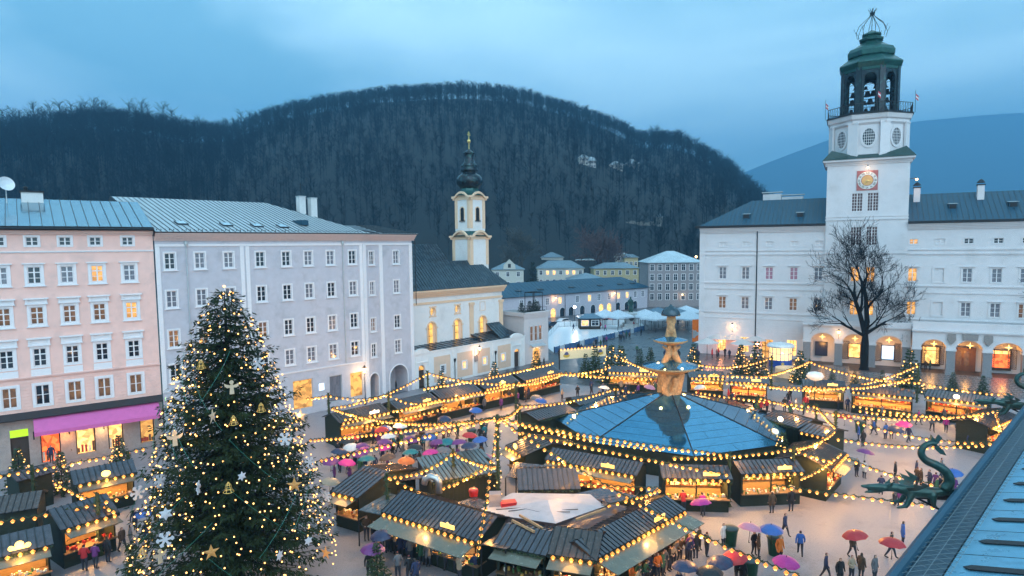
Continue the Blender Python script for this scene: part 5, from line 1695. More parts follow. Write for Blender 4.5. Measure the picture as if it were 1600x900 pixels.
    if fascia:
        fb = MB().box(-h - .1, h + .1, -.08, -.025, ze - .2, ze - .03).build('fascia', wood, t)
        path = [Vector((-h + w * i / 12, -.1, ze - .08 - .03 * (i % 2))) for i in range(13)]
        needles(path, .1, int(w * 26), .16, int(w * 99)).build('eave_greenery', fir_m, t)
    if bulbs:
        n = max(4, int(w / .5))
        for k in range(n):
            place('bulb', random.choice(BULB_V if mid.y < 75 else BULB_FV), t, (-h + w * (k + .5) / n, -.16, ze - .04))
    if sign:
        zs = ze + .22
        sm_ = sign_glow if sign == 1 else sign_white
        o = MB()
        pts = []
        for cx, cz, r in ((-.55, .14, .2), (0, .32, .3), (.55, .14, .2)):
            pts.append((cx, cz, r))
        for cx, cz, r in pts:
            o.prism([(cx + r * math.cos(2 * PI * i / 12), cz + r * math.sin(2 * PI * i / 12)) for i in range(12)], -.06 - r * .01, .06 + r * .01)
        o.prism([(-.6, -.06), (.6, -.06), (.6, .22), (-.6, .22)], -.055, .055)
        kind_ = int(w * 37) % 3
        if kind_ == 1:
            o = MB().prism([(.42 * math.cos(2 * PI * i / 16), .22 + .34 * math.sin(2 * PI * i / 16)) for i in range(16)], -.05, .05)
        elif kind_ == 2:
            o = MB().prism([(-.75, -.02), (.75, -.02), (.75, .34), (.2, .34), (0, .52), (-.2, .34), (-.75, .34)], -.05, .05)
        o.build('lit_sign', sm_, t, ((w * .2 if kind_ == 2 else 0), .1, zs)).scale = (.72, .8, .7)
        shared_lamp((0, -.35, zs + .1), 'sign', 25, (1, .65, .2), .15, t)
    return t

# left row along the grey house
hut('leftmost stall of the row under the grey house, beside the tree', (532, 661), (608, 644), d=3.0, pal='gold', sign=2, roof=roof_brn)
hut('second stall of the row under the grey house, with cream counter', (624, 641), (686, 626), d=3.0, pal='gold', sign=1)
hut('third stall of the row, full of golden ornaments before the arched passage', (690, 624), (752, 611), d=3.0, pal='gold', energy=1.5)
hut('fourth stall of the row, in front of the church street wall', (758, 608), (812, 597), d=3.0, pal='gold', sign=1, energy=1.5)
hut('last and farthest stall of the row along the church wall', (820, 595), (878, 582), d=3.0, pal='red', sign=1, energy=1.2)
# left foreground
hut('stall in the bottom left corner with a bright white counter', (-20, 876), (80, 851), d=2.8, pal='white', sign=1, energy=1.3)
hut('ridge-roofed stall with red goods beside two customers at lower left', (98, 828), (184, 801), d=3.2, rise=1.1, pal='red', energy=1.3)
hut('stall with a long lit flap and cloud-shaped sign left of the tree', (118, 758), (212, 738), d=2.6, pal='white', sign=1, energy=1.6)
hut('dark closed hut at the left edge seen from behind', (72, 768), (-30, 783), d=2.8, closed=True, roof=roof_brn, bulbs=False)
hut('low dark hut with pale roof hatches in front of the purple awning', (60, 728), (5, 742), d=2.2, rise=.5, closed=True, bulbs=False, npan=6)
# central block
hut('blue-roofed stall facing the tree at the left end of the central block', (519, 768), (557, 778), d=6.2, rise=1.1, pal='gold', npan=9, sign=False)
hut('big drinks stall with a wide yellow-lit flap, front of the central block', (598, 800), (745, 846), d=3.4, rise=1.05, pal='green', sign=1, energy=2.2, reach=1.7, drop=.3, npan=16)
hut('brown-roofed snack stall at the front corner of the central block', (858, 866), (930, 876), d=3.2, rise=1.0, pal='gold', roof=roof_brn, energy=1.2, reach=1.3, npan=12)
hut('blue-slatted drinks stall facing right with a long flap over its customers', (931, 874), (1070, 797), d=2.4, rise=.7, pal='gold', sign=1, energy=1.6, reach=1.7, drop=.28, npan=16)
hut('dark green unlit stall at the bottom between the two drinks stalls', (772, 852), (850, 868), d=3.2, rise=.7, pal='green', lit=False, bulbs=False, npan=8)
hut('flat green hut with a bent vent pipe behind the big drinks stall', (676, 753), (782, 737), d=4.2, rise=.5, closed=True, bulbs=False, two=False, npan=7, roof=mat('flat_wet_sheet', (0.10, 0.13, 0.14), .1, metal=.3, var=.25, rvar=.06))
hut('brown-roofed hut right of the tall bulb-wrapped pole', (791, 697), (817, 712), d=5.0, rise=.8, roof=roof_brn, sign=1, npan=8)
hut('grey sheet-roofed hut behind the white canvas', (812, 766), (905, 764), d=4.2, rise=.9, closed=True, bulbs=False, npan=8)
# ring round the fountain, front
hut('long stall with red toys on the left front of the fountain cover', (853, 718), (993, 743), d=2.5, rise=.7, pal='red', sign=1, energy=1.8)
hut('stall with white figurines straight in front of the fountain cover', (1037, 747), (1143, 749), d=2.4, rise=.7, pal='white', sign=1, energy=1.7, flap=False)
hut('stall hung with scarves right of the figurine stall', (1160, 741), (1256, 737), d=2.4, rise=.7, pal='white', sign=1, energy=1.1, flap=False)
hut('small dark hut with a lit side counter at the right front of the ring', (1298, 733), (1322, 708), d=3.6, rise=.9, pal='gold', roof=roof_brn, energy=1.5)
# ring, behind the fountain
hut('blue-roofed hut behind the fountain cover on its left, seen from the back', (842, 657), (900, 642), d=3.0, rise=.6, closed=True, bulbs=False)
hut('hut left behind the fountain figures with blue roof', (906, 633), (975, 624), d=3.0, rise=.6, closed=True, bulbs=False)
hut('hut right behind the fountain figures beside the cover ridge', (1118, 640), (1172, 652), d=3.0, rise=.6, closed=True, bulbs=False, sign=2)
hut('blue-slatted hut right of the fountain cover, seen from the back', (1192, 653), (1246, 669), d=3.4, rise=.7, closed=True, bulbs=False, sign=2)
hut('little dark hut squeezed in by the right corner of the fountain cover', (1250, 674), (1292, 684), d=3.0, rise=.6, closed=True, bulbs=True)
# far right rows
hut('white-lit jewellery stall behind the fountain on the left', (950, 581), (1030, 584), d=2.8, rise=.7, pal='white', sign=1, energy=2.0)
hut('stall glowing orange right behind the fountain bowls', (1078, 590), (1132, 591), d=2.8, rise=.7, pal='gold', sign=1, energy=1.6)
hut('stall with red goods right of the orange-glowing one', (1140, 596), (1200, 600), d=2.8, rise=.7, pal='red', sign=1, energy=1.6)
hut('stall with bright baubles behind the white balloon lamp', (1256, 603), (1321, 607), d=2.8, rise=.7, pal='white', sign=1, energy=1.7)
hut('long amber-lit candle stall in the right row', (1330, 611), (1427, 621), d=2.8, rise=.7, pal='gold', energy=2.6, sign=False)
hut('candy stall at the right end beside the far gargoyle', (1446, 619), (1545, 632), d=2.8, rise=.7, pal='red', sign=2, energy=1.8)
hut('stall half hidden by the roof edge at the far right', (1548, 668), (1592, 650), d=2.6, rise=.6, pal='gold', energy=1.2)
# lean-to parts of the central block: canvas cover
canv = mat('white_canvas', (0.36, 0.37, 0.41), 0.45, var=0.15, scale=1.5, bump=0.2)
tarp = mat('brown_tarpaulin', (0.06, 0.035, 0.035), 0.28, var=0.35, scale=2.0, bump=0.5)
def sheet(name, label, cat, pts, z, th, material, sag=0.0):
    P = [at_z(px, py, zz) for (px, py), zz in zip(pts, z)]
    c = sum(P, Vector()) / len(P)
    t = thing(name, label, cat, (c.x, c.y, 0))
    q = [p - Vector((c.x, c.y, 0)) for p in P]
    return t, q, c
t, q, c = sheet('canvas_tent', 'white canvas roof in the middle of the central stalls', 'tent', [(742, 800), (868, 818), (945, 791), (922, 772), (800, 770)], (3.0, 3.0, 3.0, 3.1, 3.1), .05, canv)
n = len(q)
cx_ = sum(q, Vector()) / n + Vector((0, 0, .35))
mb = MB()
for i in range(n):
    a, b = q[i], q[(i + 1) % n]
    mb.poly([a, b, cx_])
mb.build('canvas', canv, t)
mb = MB()
for i in range(n):
    a, b = q[i], q[(i + 1) % n]
    k = 7
    for j in range(k):
        p0, p1 = a.lerp(b, j / k), a.lerp(b, (j + 1) / k)
        o0, o1 = (p0 - Vector((0, 0, 3))).normalized() * (.12 + .08 * (j % 2)), (p1 - Vector((0, 0, 3))).normalized() * (.12 + .08 * ((j + 1) % 2))
        o0.z = o1.z = 0
        mb.quad(p0, p0 + o0 - Vector((0, 0, .75)), p1 + o1 - Vector((0, 0, .75)), p1)
mb.build('tarpaulin_edge', tarp, t)
for i in range(n):
    MB().tube([q[i] - Vector((0, 0, 3.0 if q[i].z < 3.05 else 3.1)), q[i] - Vector((0, 0, .02))], .05, 5).build('post', iron, t)
for i, (f0, f1) in enumerate(((.1, .6), (.3, .7))):
    a = q[0].lerp(q[1], f0) * .8 + Vector((0, 0, .75)); b = q[1].lerp(q[2], .4 + i * .2) * .8 + Vector((0, 0, .75))
    MB().tube([a, a.lerp(b, .3) + Vector((.2, .3, .02)), a.lerp(b, .6) - Vector((.2, .1, 0)), b], .025, 4).build('cable', iron, t)
# rumpled tarpaulin beside the canvas
tq = [at_z(868, 822, 2.9), at_z(945, 852, 2.75), at_z(1012, 806, 2.75), at_z(955, 786, 2.95)]
tt = thing('brown_tarpaulin', 'rumpled dark brown tarpaulin between the canvas and the blue-slatted stall', 'tarpaulin', (tq[0].x, tq[0].y, 0))
vs_, fs_ = [], []
NU = 18
for i in range(NU + 1):
    for j in range(NU + 1):
        u, v_ = i / NU, j / NU
        p_ = tq[0].lerp(tq[1], u).lerp(tq[3].lerp(tq[2], u), v_)
        h_ = .16 * mnoise.noise((u * 5, v_ * 3, 2)) + .09 * mnoise.noise((u * 13, v_ * 9, 5))
        vs_.append(p_ + Vector((0, 0, h_)) - Vector((tq[0].x, tq[0].y, 0)))
fs_ = [(i * (NU + 1) + j, (i + 1) * (NU + 1) + j, (i + 1) * (NU + 1) + j + 1, i * (NU + 1) + j + 1) for i in range(NU) for j in range(NU)]
MB().add(vs_, fs_).build('sheet', tarp, tt, smooth=True)
for c_ in tq:
    MB().tube([Vector((c_.x - tq[0].x, c_.y - tq[0].y, 0)), c_ - Vector((tq[0].x, tq[0].y, .1))], .05, 5).build('post', iron, tt)
# flat roofs that close the gaps of the central block
def flat_roof(label, pts, z, m_, n=5):
    P = [at_z(x, y, z) for x, y in pts]
    c_ = sum(P, Vector()) / 4
    t_ = thing('stall_canopy', label, 'canopy', (c_.x, c_.y, 0), 0, 'flat canopies of the central block')
    Q = [p - Vector((c_.x, c_.y, 0)) for p in P]
    for i in range(n):
        a0, a1 = i / n + .006, (i + 1) / n - .006
        h_ = Vector((0, 0, random.uniform(0, .03)))
        q4 = [Q[0].lerp(Q[1], a0) + h_, Q[0].lerp(Q[1], a1) + h_, Q[3].lerp(Q[2], a1) + h_, Q[3].lerp(Q[2], a0) + h_]
        if (q4[1] - q4[0]).cross(q4[2] - q4[0]).z < 0: q4 = q4[::-1]
        MB().slab(q4, .05).build('roof_panel', m_, t_)
    for q in Q:
        MB().tube([Vector((q.x, q.y, 0)), q - Vector((0, 0, .06))], .05, 5).build('post', iron, t_)
flat_roof('flat green flap roof joining the blue-roofed stall to the drinks stall', [(560, 797), (602, 806), (652, 782), (606, 770)], 2.5, MATS['flat_wet_sheet'])
flat_roof('flat brown roof strip between the drinks stall and the white canvas', [(700, 790), (768, 812), (800, 800), (742, 776)], 3.0, roof_brn, 8)
flat_roof('flat grey roof between the canvas and the toy stall counter', [(895, 772), (955, 786), (1000, 776), (940, 762)], 2.8, roof_hut, 6)
flat_roof('flat dark roof between the drinks stall end and the unlit green stall', [(752, 850), (790, 858), (836, 838), (792, 826)], 2.7, roof_brn, 6)
flat_roof('flat wet roof behind the flat green hut toward the umbrellas', [(622, 752), (690, 742), (700, 726), (640, 733)], 2.6, roof_hut, 8)
flat_roof('flat dark roof between the tall mast and the brown-roofed hut', [(790, 745), (850, 750), (862, 728), (806, 722)], 2.6, roof_brn, 6)
# vent pipe, crates on the huts
vp = at_z(686, 770, 2.9)
tag(MB().tube([vp, vp + Vector((0, 0, .8)), vp + Vector((-.2, 0, 1.05)), vp + Vector((-.6, .1, 1.15)), vp + Vector((-.95, .1, .95)), vp + Vector((-1.05, .1, .6))], .24, 12).build('vent_pipe', mat('galvanised_pipe', (.5, .5, .5), .3, metal=.8), smooth=True), 'bent galvanised vent pipe on the flat green hut', 'vent pipe')
MB_ = MB().box(-.35, .35, -.3, .3, 0, .9)
cp = at_z(774, 793, 2.9)
ct = thing('crate_stack', 'grey plastic crate beside the tall pole on the stall roofs', 'crate', cp)
for k in range(2):
    MB().box(-.4, .4, -.35, .35, k * .5 + .002, k * .5 + .49).build('crate', mat('grey_crate', (.2, .2, .23), .5), ct)
rb = tag(MB().box(-.5, .5, -.3, .3, 0, .45).box(-.53, .53, -.33, .33, .451, .5).build('red_cool_box', mat('red_box', (.55, .02, .02), .4), None, at_z(794, 795, 2.9), .2), 'red cool box next to the grey crate on the stall roofs', 'box')
tag(MB().lathe([(.28, 0), (.34, .4), (.3, .5), (.02, .52)], 14).build('red_pot', mat('red_box', (.55, .02, .02), .4), None, at_z(740, 775, 2.9)), 'round red pot standing behind the white canvas', 'pot')
for i, (a, b) in enumerate((((800, 813), (835, 831)), ((812, 805), (848, 826)), ((900, 812), (946, 795)))):
    A, B = at_z(*a, 3.35 if i < 2 else 3.3), at_z(*b, 3.2 if i < 2 else 3.3)
    tag(MB().tube([A, B], .09, 4).build('timber_batten', mat('raw_timber', (.42, .25, .13), .6, var=.2)), ['pale timber batten on the wet roof, left of a pair', 'pale timber batten on the wet roof, right of a pair', 'broad raw plank at the edge of the white canvas'][i], 'plank')

# ---------------------------------------------------------------- fountain with winter cover
FC = Vector((16.1, 64.6, 0))
stone_f = mat('sandstone_figures', (0.44, 0.28, 0.14), 0.8, var=0.5, scale=4, bump=0.9)
cover_m = mat('wet_cover_sheet', (0.07, 0.25, 0.40), 0.07, metal=0.8, var=0.12, scale=1.2, rvar=0.03)
fo = thing('fountain', 'stone fountain with figures and bowls rising from a blue winter cover', 'fountain', FC, 0)
RV, ZE, ZA = 11.9, 2.15, 5.15
vtx = []
for k in range(8):
    a = math.radians(-90 - 4) + 2 * PI * k / 8
    vtx.append(Vector((RV * math.cos(a), RV * math.sin(a), ZE)))
apx = Vector((0, 0, ZA))
for k in range(8):
    a, b = vtx[k], vtx[(k + 1) % 8]
    base = MB().slab([a * .999, b * .999, apx - Vector((0, 0, .01))], .08).build('cover_face', iron, fo)
    nn = (b - a).cross(apx - a).normalized()
    n = 9
    for j in range(n):
        t0, t1 = j / n * .9, (j + 1) / n * .9
        g = .004
        P = [a.lerp(apx, t0 + g), b.lerp(apx, t0 + g), b.lerp(apx, t1), a.lerp(apx, t1)]
        m1, m2 = P[0].lerp(P[1], .5), P[3].lerp(P[2], .5)
        tl = Vector((0, 0, 1)) * random.uniform(0, .008)
        cut = [(0, 1)] if j % 2 else [(0, .5 + random.uniform(-.2, .2)), None]
        cuts = [0, .5 + random.uniform(-.25, .25), 1] if j % 2 == 0 and j < 6 else [0, 1]
        for c0, c1 in zip(cuts[:-1], cuts[1:]):
            s = .002
            MB().poly([P[0].lerp(P[1], c0 + s) + nn * .02 + tl, P[0].lerp(P[1], c1 - s) + nn * .02, P[3].lerp(P[2], c1 - s) + nn * .026 + tl, P[3].lerp(P[2], c0 + s) + nn * .026]).build('cover_panel', cover_m, base)
    MB().tube([a + nn * .03, a.lerp(apx, .9) + nn * .03], .07, 4).build('cover_rib', iron, base)
    MB().poly([a - Vector((0, 0, ZE)), b - Vector((0, 0, ZE)), b - Vector((0, 0, .06)), a - Vector((0, 0, .06))]).build('cover_wall', hut_green, fo)
# rock and figures under the lower bowl
caps = [((0, 0, 3.8), (0, 0, 8.0), .75, .9), ((-.5, -.8, 4.2), (-1.0, -.6, 7.4), .42, .5), ((.5, -.8, 4.4), (1.15, -.5, 7.3), .38, .5), ((-.5, -1.1, 4.4), (.5, -1.05, 6.4), .3, .36), ((.4, -1.0, 6.4), (.3, -1.0, 7.0), .28, .24), ((.35, -1.0, 5.2), (1.0, -.9, 4.4), .3, .24), ((.9, .6, 4.2), (.9, .5, 7.6), .6, .6), ((-.9, .5, 4.2), (-.8, .5, 7.6), .6, .6),
        ((-.3, -1.5, 4.3), (-.5, -1.2, 5.4), .34, .3), ((.2, -1.15, 5.9), (1.0, -.7, 7.2), .35, .4), ((-1.0, -.9, 6.0), (-.5, -1.2, 7.2), .35, .35), ((.3, -1.7, 4.1), (.9, -1.3, 4.5), .25, .3)]
place('rock_base', blob('rock_base', caps, .09, stone_f), fo, (0, 0, -.5), (0, 0, 0), None, (.84, .84, 1))
def bowl(z0, r, h, nm):
    b = MB().lathe([(r * .25, z0), (r * .55, z0 + h * .35), (r * .85, z0 + h * .75), (r, z0 + h), (r * .98, z0 + h + .12), (r * .9, z0 + h + .1)], 28).build(nm, stone_f, fo, smooth=True)
    for k in range(16):
        a0, a1 = 2 * PI * k / 16 + .006, 2 * PI * (k + 1) / 16 - .006
        z = z0 + h + .13
        MB().poly([(r * .99 * math.cos(a0), r * .99 * math.sin(a0), z), (r * .99 * math.cos(a1), r * .99 * math.sin(a1), z), (.35 * math.cos(a1), .35 * math.sin(a1), z + r * .2), (.35 * math.cos(a0), .35 * math.sin(a0), z + r * .2)]).build('glass_cover', cover_m, b)
    return b
bowl(6.85, 2.85, .75, 'lower_bowl')
caps = [((0, 0, 8.2), (0, 0, 10.6), .36, .34), ((-.9, -.5, 8.5), (-.35, -.55, 9.4), .34, .38), ((-.35, -.55, 9.4), (-.2, -.3, 10.2), .38, .3), ((.9, -.5, 8.5), (.4, -.55, 9.3), .34, .4), ((.4, -.55, 9.3), (.25, -.3, 10.2), .38, .3),
        ((-.95, -.5, 8.5), (-.6, -1.0, 8.35), .26, .18), ((.95, -.5, 8.5), (1.1, -1.0, 8.35), .26, .18), ((-.3, -.7, 9.9), (-.9, -.4, 10.2), .16, .14), ((.3, -.7, 9.9), (.95, -.4, 10.2), .16, .14), ((0, .6, 8.4), (0, .5, 10), .4, .3), ((-.25, -.75, 10.2), (-.25, -.75, 10.3), .2, .2), ((.3, -.75, 10.2), (.3, -.75, 10.3), .2, .2)]
place('atlas_figures', blob('atlas_figures', caps, .06, stone_f), fo, (0, 0, -.5), (0, 0, 0), None, (.9, .9, 1))
bowl(9.8, 1.72, .45, 'upper_bowl')
caps = [((-.3, 0, 10.95), (-.22, -.1, 11.9), .32, .26), ((.35, -.1, 10.95), (.22, -.1, 11.9), .32, .26), ((0, -.05, 11.8), (.02, -.08, 12.8), .42, .4), ((.02, -.1, 12.9), (.05, -.15, 13.35), .22, .24), ((-.35, -.1, 12.7), (-.3, -.2, 13.3), .14, .13), ((.4, -.1, 12.7), (.3, -.3, 13.3), .14, .13), ((0, .3, 11), (0, .2, 11.8), .4, .35)]
place('triton_figure', blob('triton_figure', caps, .05, stone_f), fo, (0, 0, -.5))
MB().lathe([(.95, 13.35), (.98, 13.45), (.85, 13.8), (.55, 14.15), (.2, 14.3), (.05, 14.5)], 16).build('figure_cap', mat('dark_dome_cover', (.05, .08, .10), .2, metal=.5), fo, (0, 0, -.5), smooth=True)
for a in (-2.2, -.9, .6, 2.4):
    lamp('light', (2.6 * math.cos(a), 2.6 * math.sin(a), 5.4), 48, (1, .45, .1), .15, fo)
    lamp('light', (1.6 * math.cos(a), 1.6 * math.sin(a), 8.6), 16, (1, .45, .1), .1, fo)

# ---------------------------------------------------------------- Christmas tree
TB = at_z(372, 906)
TH, TR = 17.8, 6.4
tree = thing('christmas_tree', 'huge dark spruce covered in lights in the left foreground', 'tree', TB)
MB().tube([(0, 0, -.1), (0, 0, 6), (0, 0, 12), (0, 0, 17.4)], [.42, .32, .2, .03], 10).build('trunk', twig_dk, tree, smooth=True)
def tree_r(z):
    t = max(0.0, min(1.0, z / TH))
    return TR * (1 - t) ** .62 * (1 if t > .12 else .82 + 1.5 * t)
def xmas_crown(seed, material):
    rnd = np.random.default_rng(seed)
    v, f = [], []
    z = 1.6
    while z < TH - .15:
        R_ = tree_r(z)
        nb = max(5, int(5 + R_ * 2.6))
        ph = rnd.uniform(0, 6.28)
        for b in range(nb):
            a = ph + 2 * PI * b / nb + rnd.normal(0, .16)
            L = R_ * rnd.uniform(.74, 1.07)
            ca, sa = math.cos(a), math.sin(a)
            tilt = rnd.uniform(-.32, -.05) + .35 * (z / TH)
            k = max(3, int(L / .2))
            for j in range(k):
                s = (j + rnd.random()) / k
                if s < .3 and rnd.random() < .6: continue
                rr = L * s
                zz = z + tilt * rr + .035 * rr * rr
                wid = .55 * (1 - s) + .18
                for m_ in range(6):
                    sd = rnd.normal(0, wid * .6)
                    c = np.array([ca * rr - sa * sd, sa * rr + ca * sd, zz + rnd.normal(0, .07) - abs(sd) * .18])
                    d = np.array([ca, sa, tilt]) * rnd.uniform(.3, 1) + np.array([-sa, ca, 0]) * np.sign(sd) * rnd.uniform(.2, .9) + np.array([0, 0, rnd.uniform(-.85, .25)])
                    d /= np.linalg.norm(d)
                    l, w = rnd.uniform(.2, .42), rnd.uniform(.035, .065)
                    u = np.array([d[1], -d[0], 0]) + rnd.normal(0, .35, 3)
                    u -= d * (u @ d)
                    u *= w / (np.linalg.norm(u) + 1e-6)
                    o = len(v)
                    v += [c - u * .5, c + d * l * .5 + u, c + d * l, c + d * l * .5 - u]
                    f.append((o, o + 1, o + 2, o + 3))
        z += .26 + .12 * R_ / TR
    return MB().add(v, f).mesh('crown', material)
crown_m = mat('christmas_spruce_needles', (0.020, 0.032, 0.012), 0.85, spec=0.15, var=0.5, scale=1.5)
place('crown', xmas_crown(4, crown_m), tree)
br = MB()
rnd = random.Random(2)
z = 1.6
while z < 16.5:
    R_ = tree_r(z) * .8
    for b in range(9):
        a = rnd.uniform(0, 6.28)
        br.tube([(0, 0, z), (R_ * .5 * math.cos(a), R_ * .5 * math.sin(a), z - .12 * R_), (R_ * math.cos(a), R_ * math.sin(a), z - .12 * R_)], [.07, .045, .015], 4, caps=False)
    z += .5
br.build('boughs', twig_dk, tree)
tree.children[-1]['kind'] = 'stuff'
rnd = random.Random(8)
spots = []
for i in range(900):
    z = 1.5 + (TH - 1.6) * (1 - rnd.random() ** .62)
    a = rnd.uniform(0, 2 * PI)
    r = tree_r(z) * rnd.uniform(.86, 1.03)
    spots.append((math.sin(a) > -.25 or False, (r * math.cos(a), r * math.sin(a), z - .1 * r)))
front = [p for p in spots if p[1][1] < .6 * tree_r(p[1][2])]
back = [p for p in spots if p not in front]
for i, (_, p) in enumerate(front[:300]):
    place('bulb', BULB_S, tree, p)
mb = MB()
for _, p in front[300:] + back:
    mb.ball(p, .046, 6, 4)
o = mb.build('far_bulbs', bulb_s, tree, smooth=True)
o['kind'] = 'stuff'
place('bulb', BULB_S, tree, (0, 0, TH + .05), (0, 0, 0), None, 1.6)
for i in range(16):
    _, p = front[i * 17 % len(front)]
    shared_lamp(Vector(p) * 1.04, 'treelamp', 20, (1, .5, .16), .08, tree)
wm = mat('teal_wire', (.02, .22, .17), .5)
# wires zig-zagging over the tree
for k in range(22):
    a0 = rnd.uniform(-PI, 0)
    z0 = rnd.uniform(4, 15)
    pts = []
    for i in range(7):
        t = i / 6
        zz, a = z0 - t * 2.6, a0 + t * rnd.choice([-1, 1]) * .0 + t * (.5 if k % 2 else -.5)
        r = tree_r(zz) * 1.04
        pts.append((r * math.cos(a), r * math.sin(a), zz))
    MB().tube(pts, .008, 3, caps=False).build('light_wire', wm, tree)
# ornaments: each hangs on the tree as a thing of its own
def on_tree(px, py):
    d = ray(px, py).normalized()
    c = Vector((0, 0, CAMZ))
    t = 22.0
    best = None
    while t < 60:
        p = c + d * t
        rel = p - TB
        r = math.hypot(rel.x, rel.y)
        gap = r - tree_r(rel.z) * 1.06
        if gap < 0 and 0.3 < rel.z < TH:
            return p
        if best is None or gap < best[0]: best = (gap, p.copy())
        t += .1
    return best[1]
plain_wood = mat('pale_cut_wood', (0.62, 0.45, 0.30), .6, var=.12, scale=3)
orange_wood = mat('orange_cut_wood', (0.60, 0.27, 0.07), .55, var=.15, scale=3)
white_orn = mat('white_painted_wood', (0.56, 0.55, 0.58), .6, var=.05)
gold_orn = mat('gold_wire_ornament', (0.75, 0.45, 0.12), .35, metal=.6)
def flake_mesh(r):
    mb = MB()
    for k in range(3):
        a = PI * k / 3
        c, s = math.cos(a), math.sin(a)
        w = .075 * r / .6
        pts = [(-r * c + w * s, -r * s - w * c), (r * c + w * s, r * s - w * c), (r * c - w * s, r * s + w * c), (-r * c - w * s, -r * s + w * c)]
        mb.prism(pts, -.03 - k * .004, .03 + k * .004)
        for sg in (-1, 1):
            b = Vector((c, s)) * sg * r * .62
            for off in (.8, -.8):
                d = Vector((math.cos(a + off), math.sin(a + off))) * sg * r * .34
                e = b + d
                n_ = Vector((-d.y, d.x)).normalized() * w * .7
                mb.prism([tuple(b - n_), tuple(e - n_), tuple(e + n_), tuple(b + n_)], -.025, .025)
    return mb.mesh('snowflake', white_orn)
def angel_mesh():
    mb = MB()
    mb.prism([(-.22, -.75), (.22, -.75), (.13, .2), (-.13, .2)], -.04, .04)
    mb.prism([(.2 * math.cos(2 * PI * i / 12), .42 + .2 * math.sin(2 * PI * i / 12)) for i in range(12)], -.05, .05)
    for s in (-1, 1):
        p = [(s * .1, .12), (s * .45, .22), (s * .68, .34), (s * .62, .05), (s * .42, -.12), (s * .12, -.1)]
        mb.prism(p if s > 0 else p[::-1], -.03, .03)
    return mb.mesh('angel', plain_wood)
def bell_frame():
    mb = MB()
    for k in range(6):
        a = 2 * PI * k / 6
        mb.tube([(.03 * math.cos(a), .03 * math.sin(a), .55), (.22 * math.cos(a), .22 * math.sin(a), .3), (.3 * math.cos(a), .3 * math.sin(a), -.1), (.48 * math.cos(a), .48 * math.sin(a), -.4)], .03, 4)
    for r, z_ in ((.48, -.4), (.3, -.1), (.22, .3)):
        mb.tube([(r * math.cos(2 * PI * i / 16), r * math.sin(2 * PI * i / 16), z_) for i in range(17)], .03, 4)
    return mb.mesh('wire_bell', gold_orn)
flake, ang_m, wbell = flake_mesh(.52), angel_mesh(), bell_frame()
s_or, s_pl = star_mesh(.62, 5, .4, .1, orange_wood), star_mesh(.6, 5, .38, .09, plain_wood)
s_wh = star_mesh(.52, 6, .55, .08, white_orn)
ORN = [(flake, 'snowflake', 'white wooden snowflake highest on the right of the tree', 403, 568, .1, 1), (flake, 'snowflake', 'large white snowflake at the middle of the right tree edge', 445, 686, -.2, 1.1),
       (flake, 'snowflake', 'large white snowflake low on the left of the tree', 258, 843, .1, 1.15), (flake, 'snowflake', 'white snowflake turned sideways at the left tree edge', 250, 751, .8, 1),
       (flake, 'snowflake', 'white snowflake at the far right edge halfway down the tree', 484, 722, -.5, .9), (flake, 'snowflake', 'thin white snowflake seen edge-on left of the trunk', 310, 762, 1.3, 1),
       (flake, 'snowflake', 'white snowflake at the leftmost tip of the lower boughs', 215, 770, .5, 1.1), (flake, 'snowflake', 'white snowflake behind the right edge lower down', 511, 776, -.8, .9),
       (s_wh, 'star', 'white six-pointed star on the lower left of the tree', 259, 803, .1, 1), (s_wh, 'star', 'small white star right of the trunk halfway down', 378, 744, .5, .75), (s_wh, 'star', 'white star low on the right beside the gold star', 482, 845, .5, .8),
       (s_pl, 'star', 'pale gold five-pointed star high on the right edge', 470, 650, -.4, 1.15), (s_or, 'star', 'big orange five-pointed star on the right of the tree', 460, 758, -.15, 1.05),
       (s_or, 'star', 'orange five-pointed star at the bottom middle of the tree', 330, 863, .15, 1.0), (s_or, 'star', 'golden star at the bottom right of the tree seen from the side', 509, 864, -.8, 1.0), (s_pl, 'star', 'narrow wooden star seen edge-on left of the upper trunk', 332, 650, 1.1, 1.1),
       (s_wh, 'star', 'white star at the right edge under the highest snowflake', 440, 592, .9, .8), (s_wh, 'star', 'white star hidden low right near the bottom of the frame', 437, 868, .9, .9),
       (ang_m, 'angel', 'wooden angel at the middle of the upper tree', 362, 604, 0, .8), (ang_m, 'angel', 'wooden angel on the left side of the tree', 273, 684, .2, .85), (ang_m, 'angel', 'wooden angel low on the left edge near the ground', 250, 868, .6, .8),
       (wbell, 'wire bell', 'golden wire bell high on the left of the tree', 314, 570, 0, 1), (wbell, 'wire bell', 'golden wire bell right of the upper angel', 408, 637, 0, 1), (wbell, 'wire bell', 'dark golden wire bell under the upper angel', 365, 657, 0, 1), (wbell, 'wire bell', 'golden wire bell above the dark trunk lower down', 357, 762, 0, 1.1), (wbell, 'wire bell', 'golden wire bell at the lower left edge of the tree', 222, 864, 0, 1)]
for me, cat, lab, px, py, rz, sc in ORN:
    p = on_tree(px, py)
    toward = math.atan2(-p.y, -p.x) + PI / 2
    o = tag(place(me.name, me, None, p, (0, 0, toward + rz), None, sc * (.5 if me is wbell else .7)), lab, cat, 'ornaments on the Christmas tree')

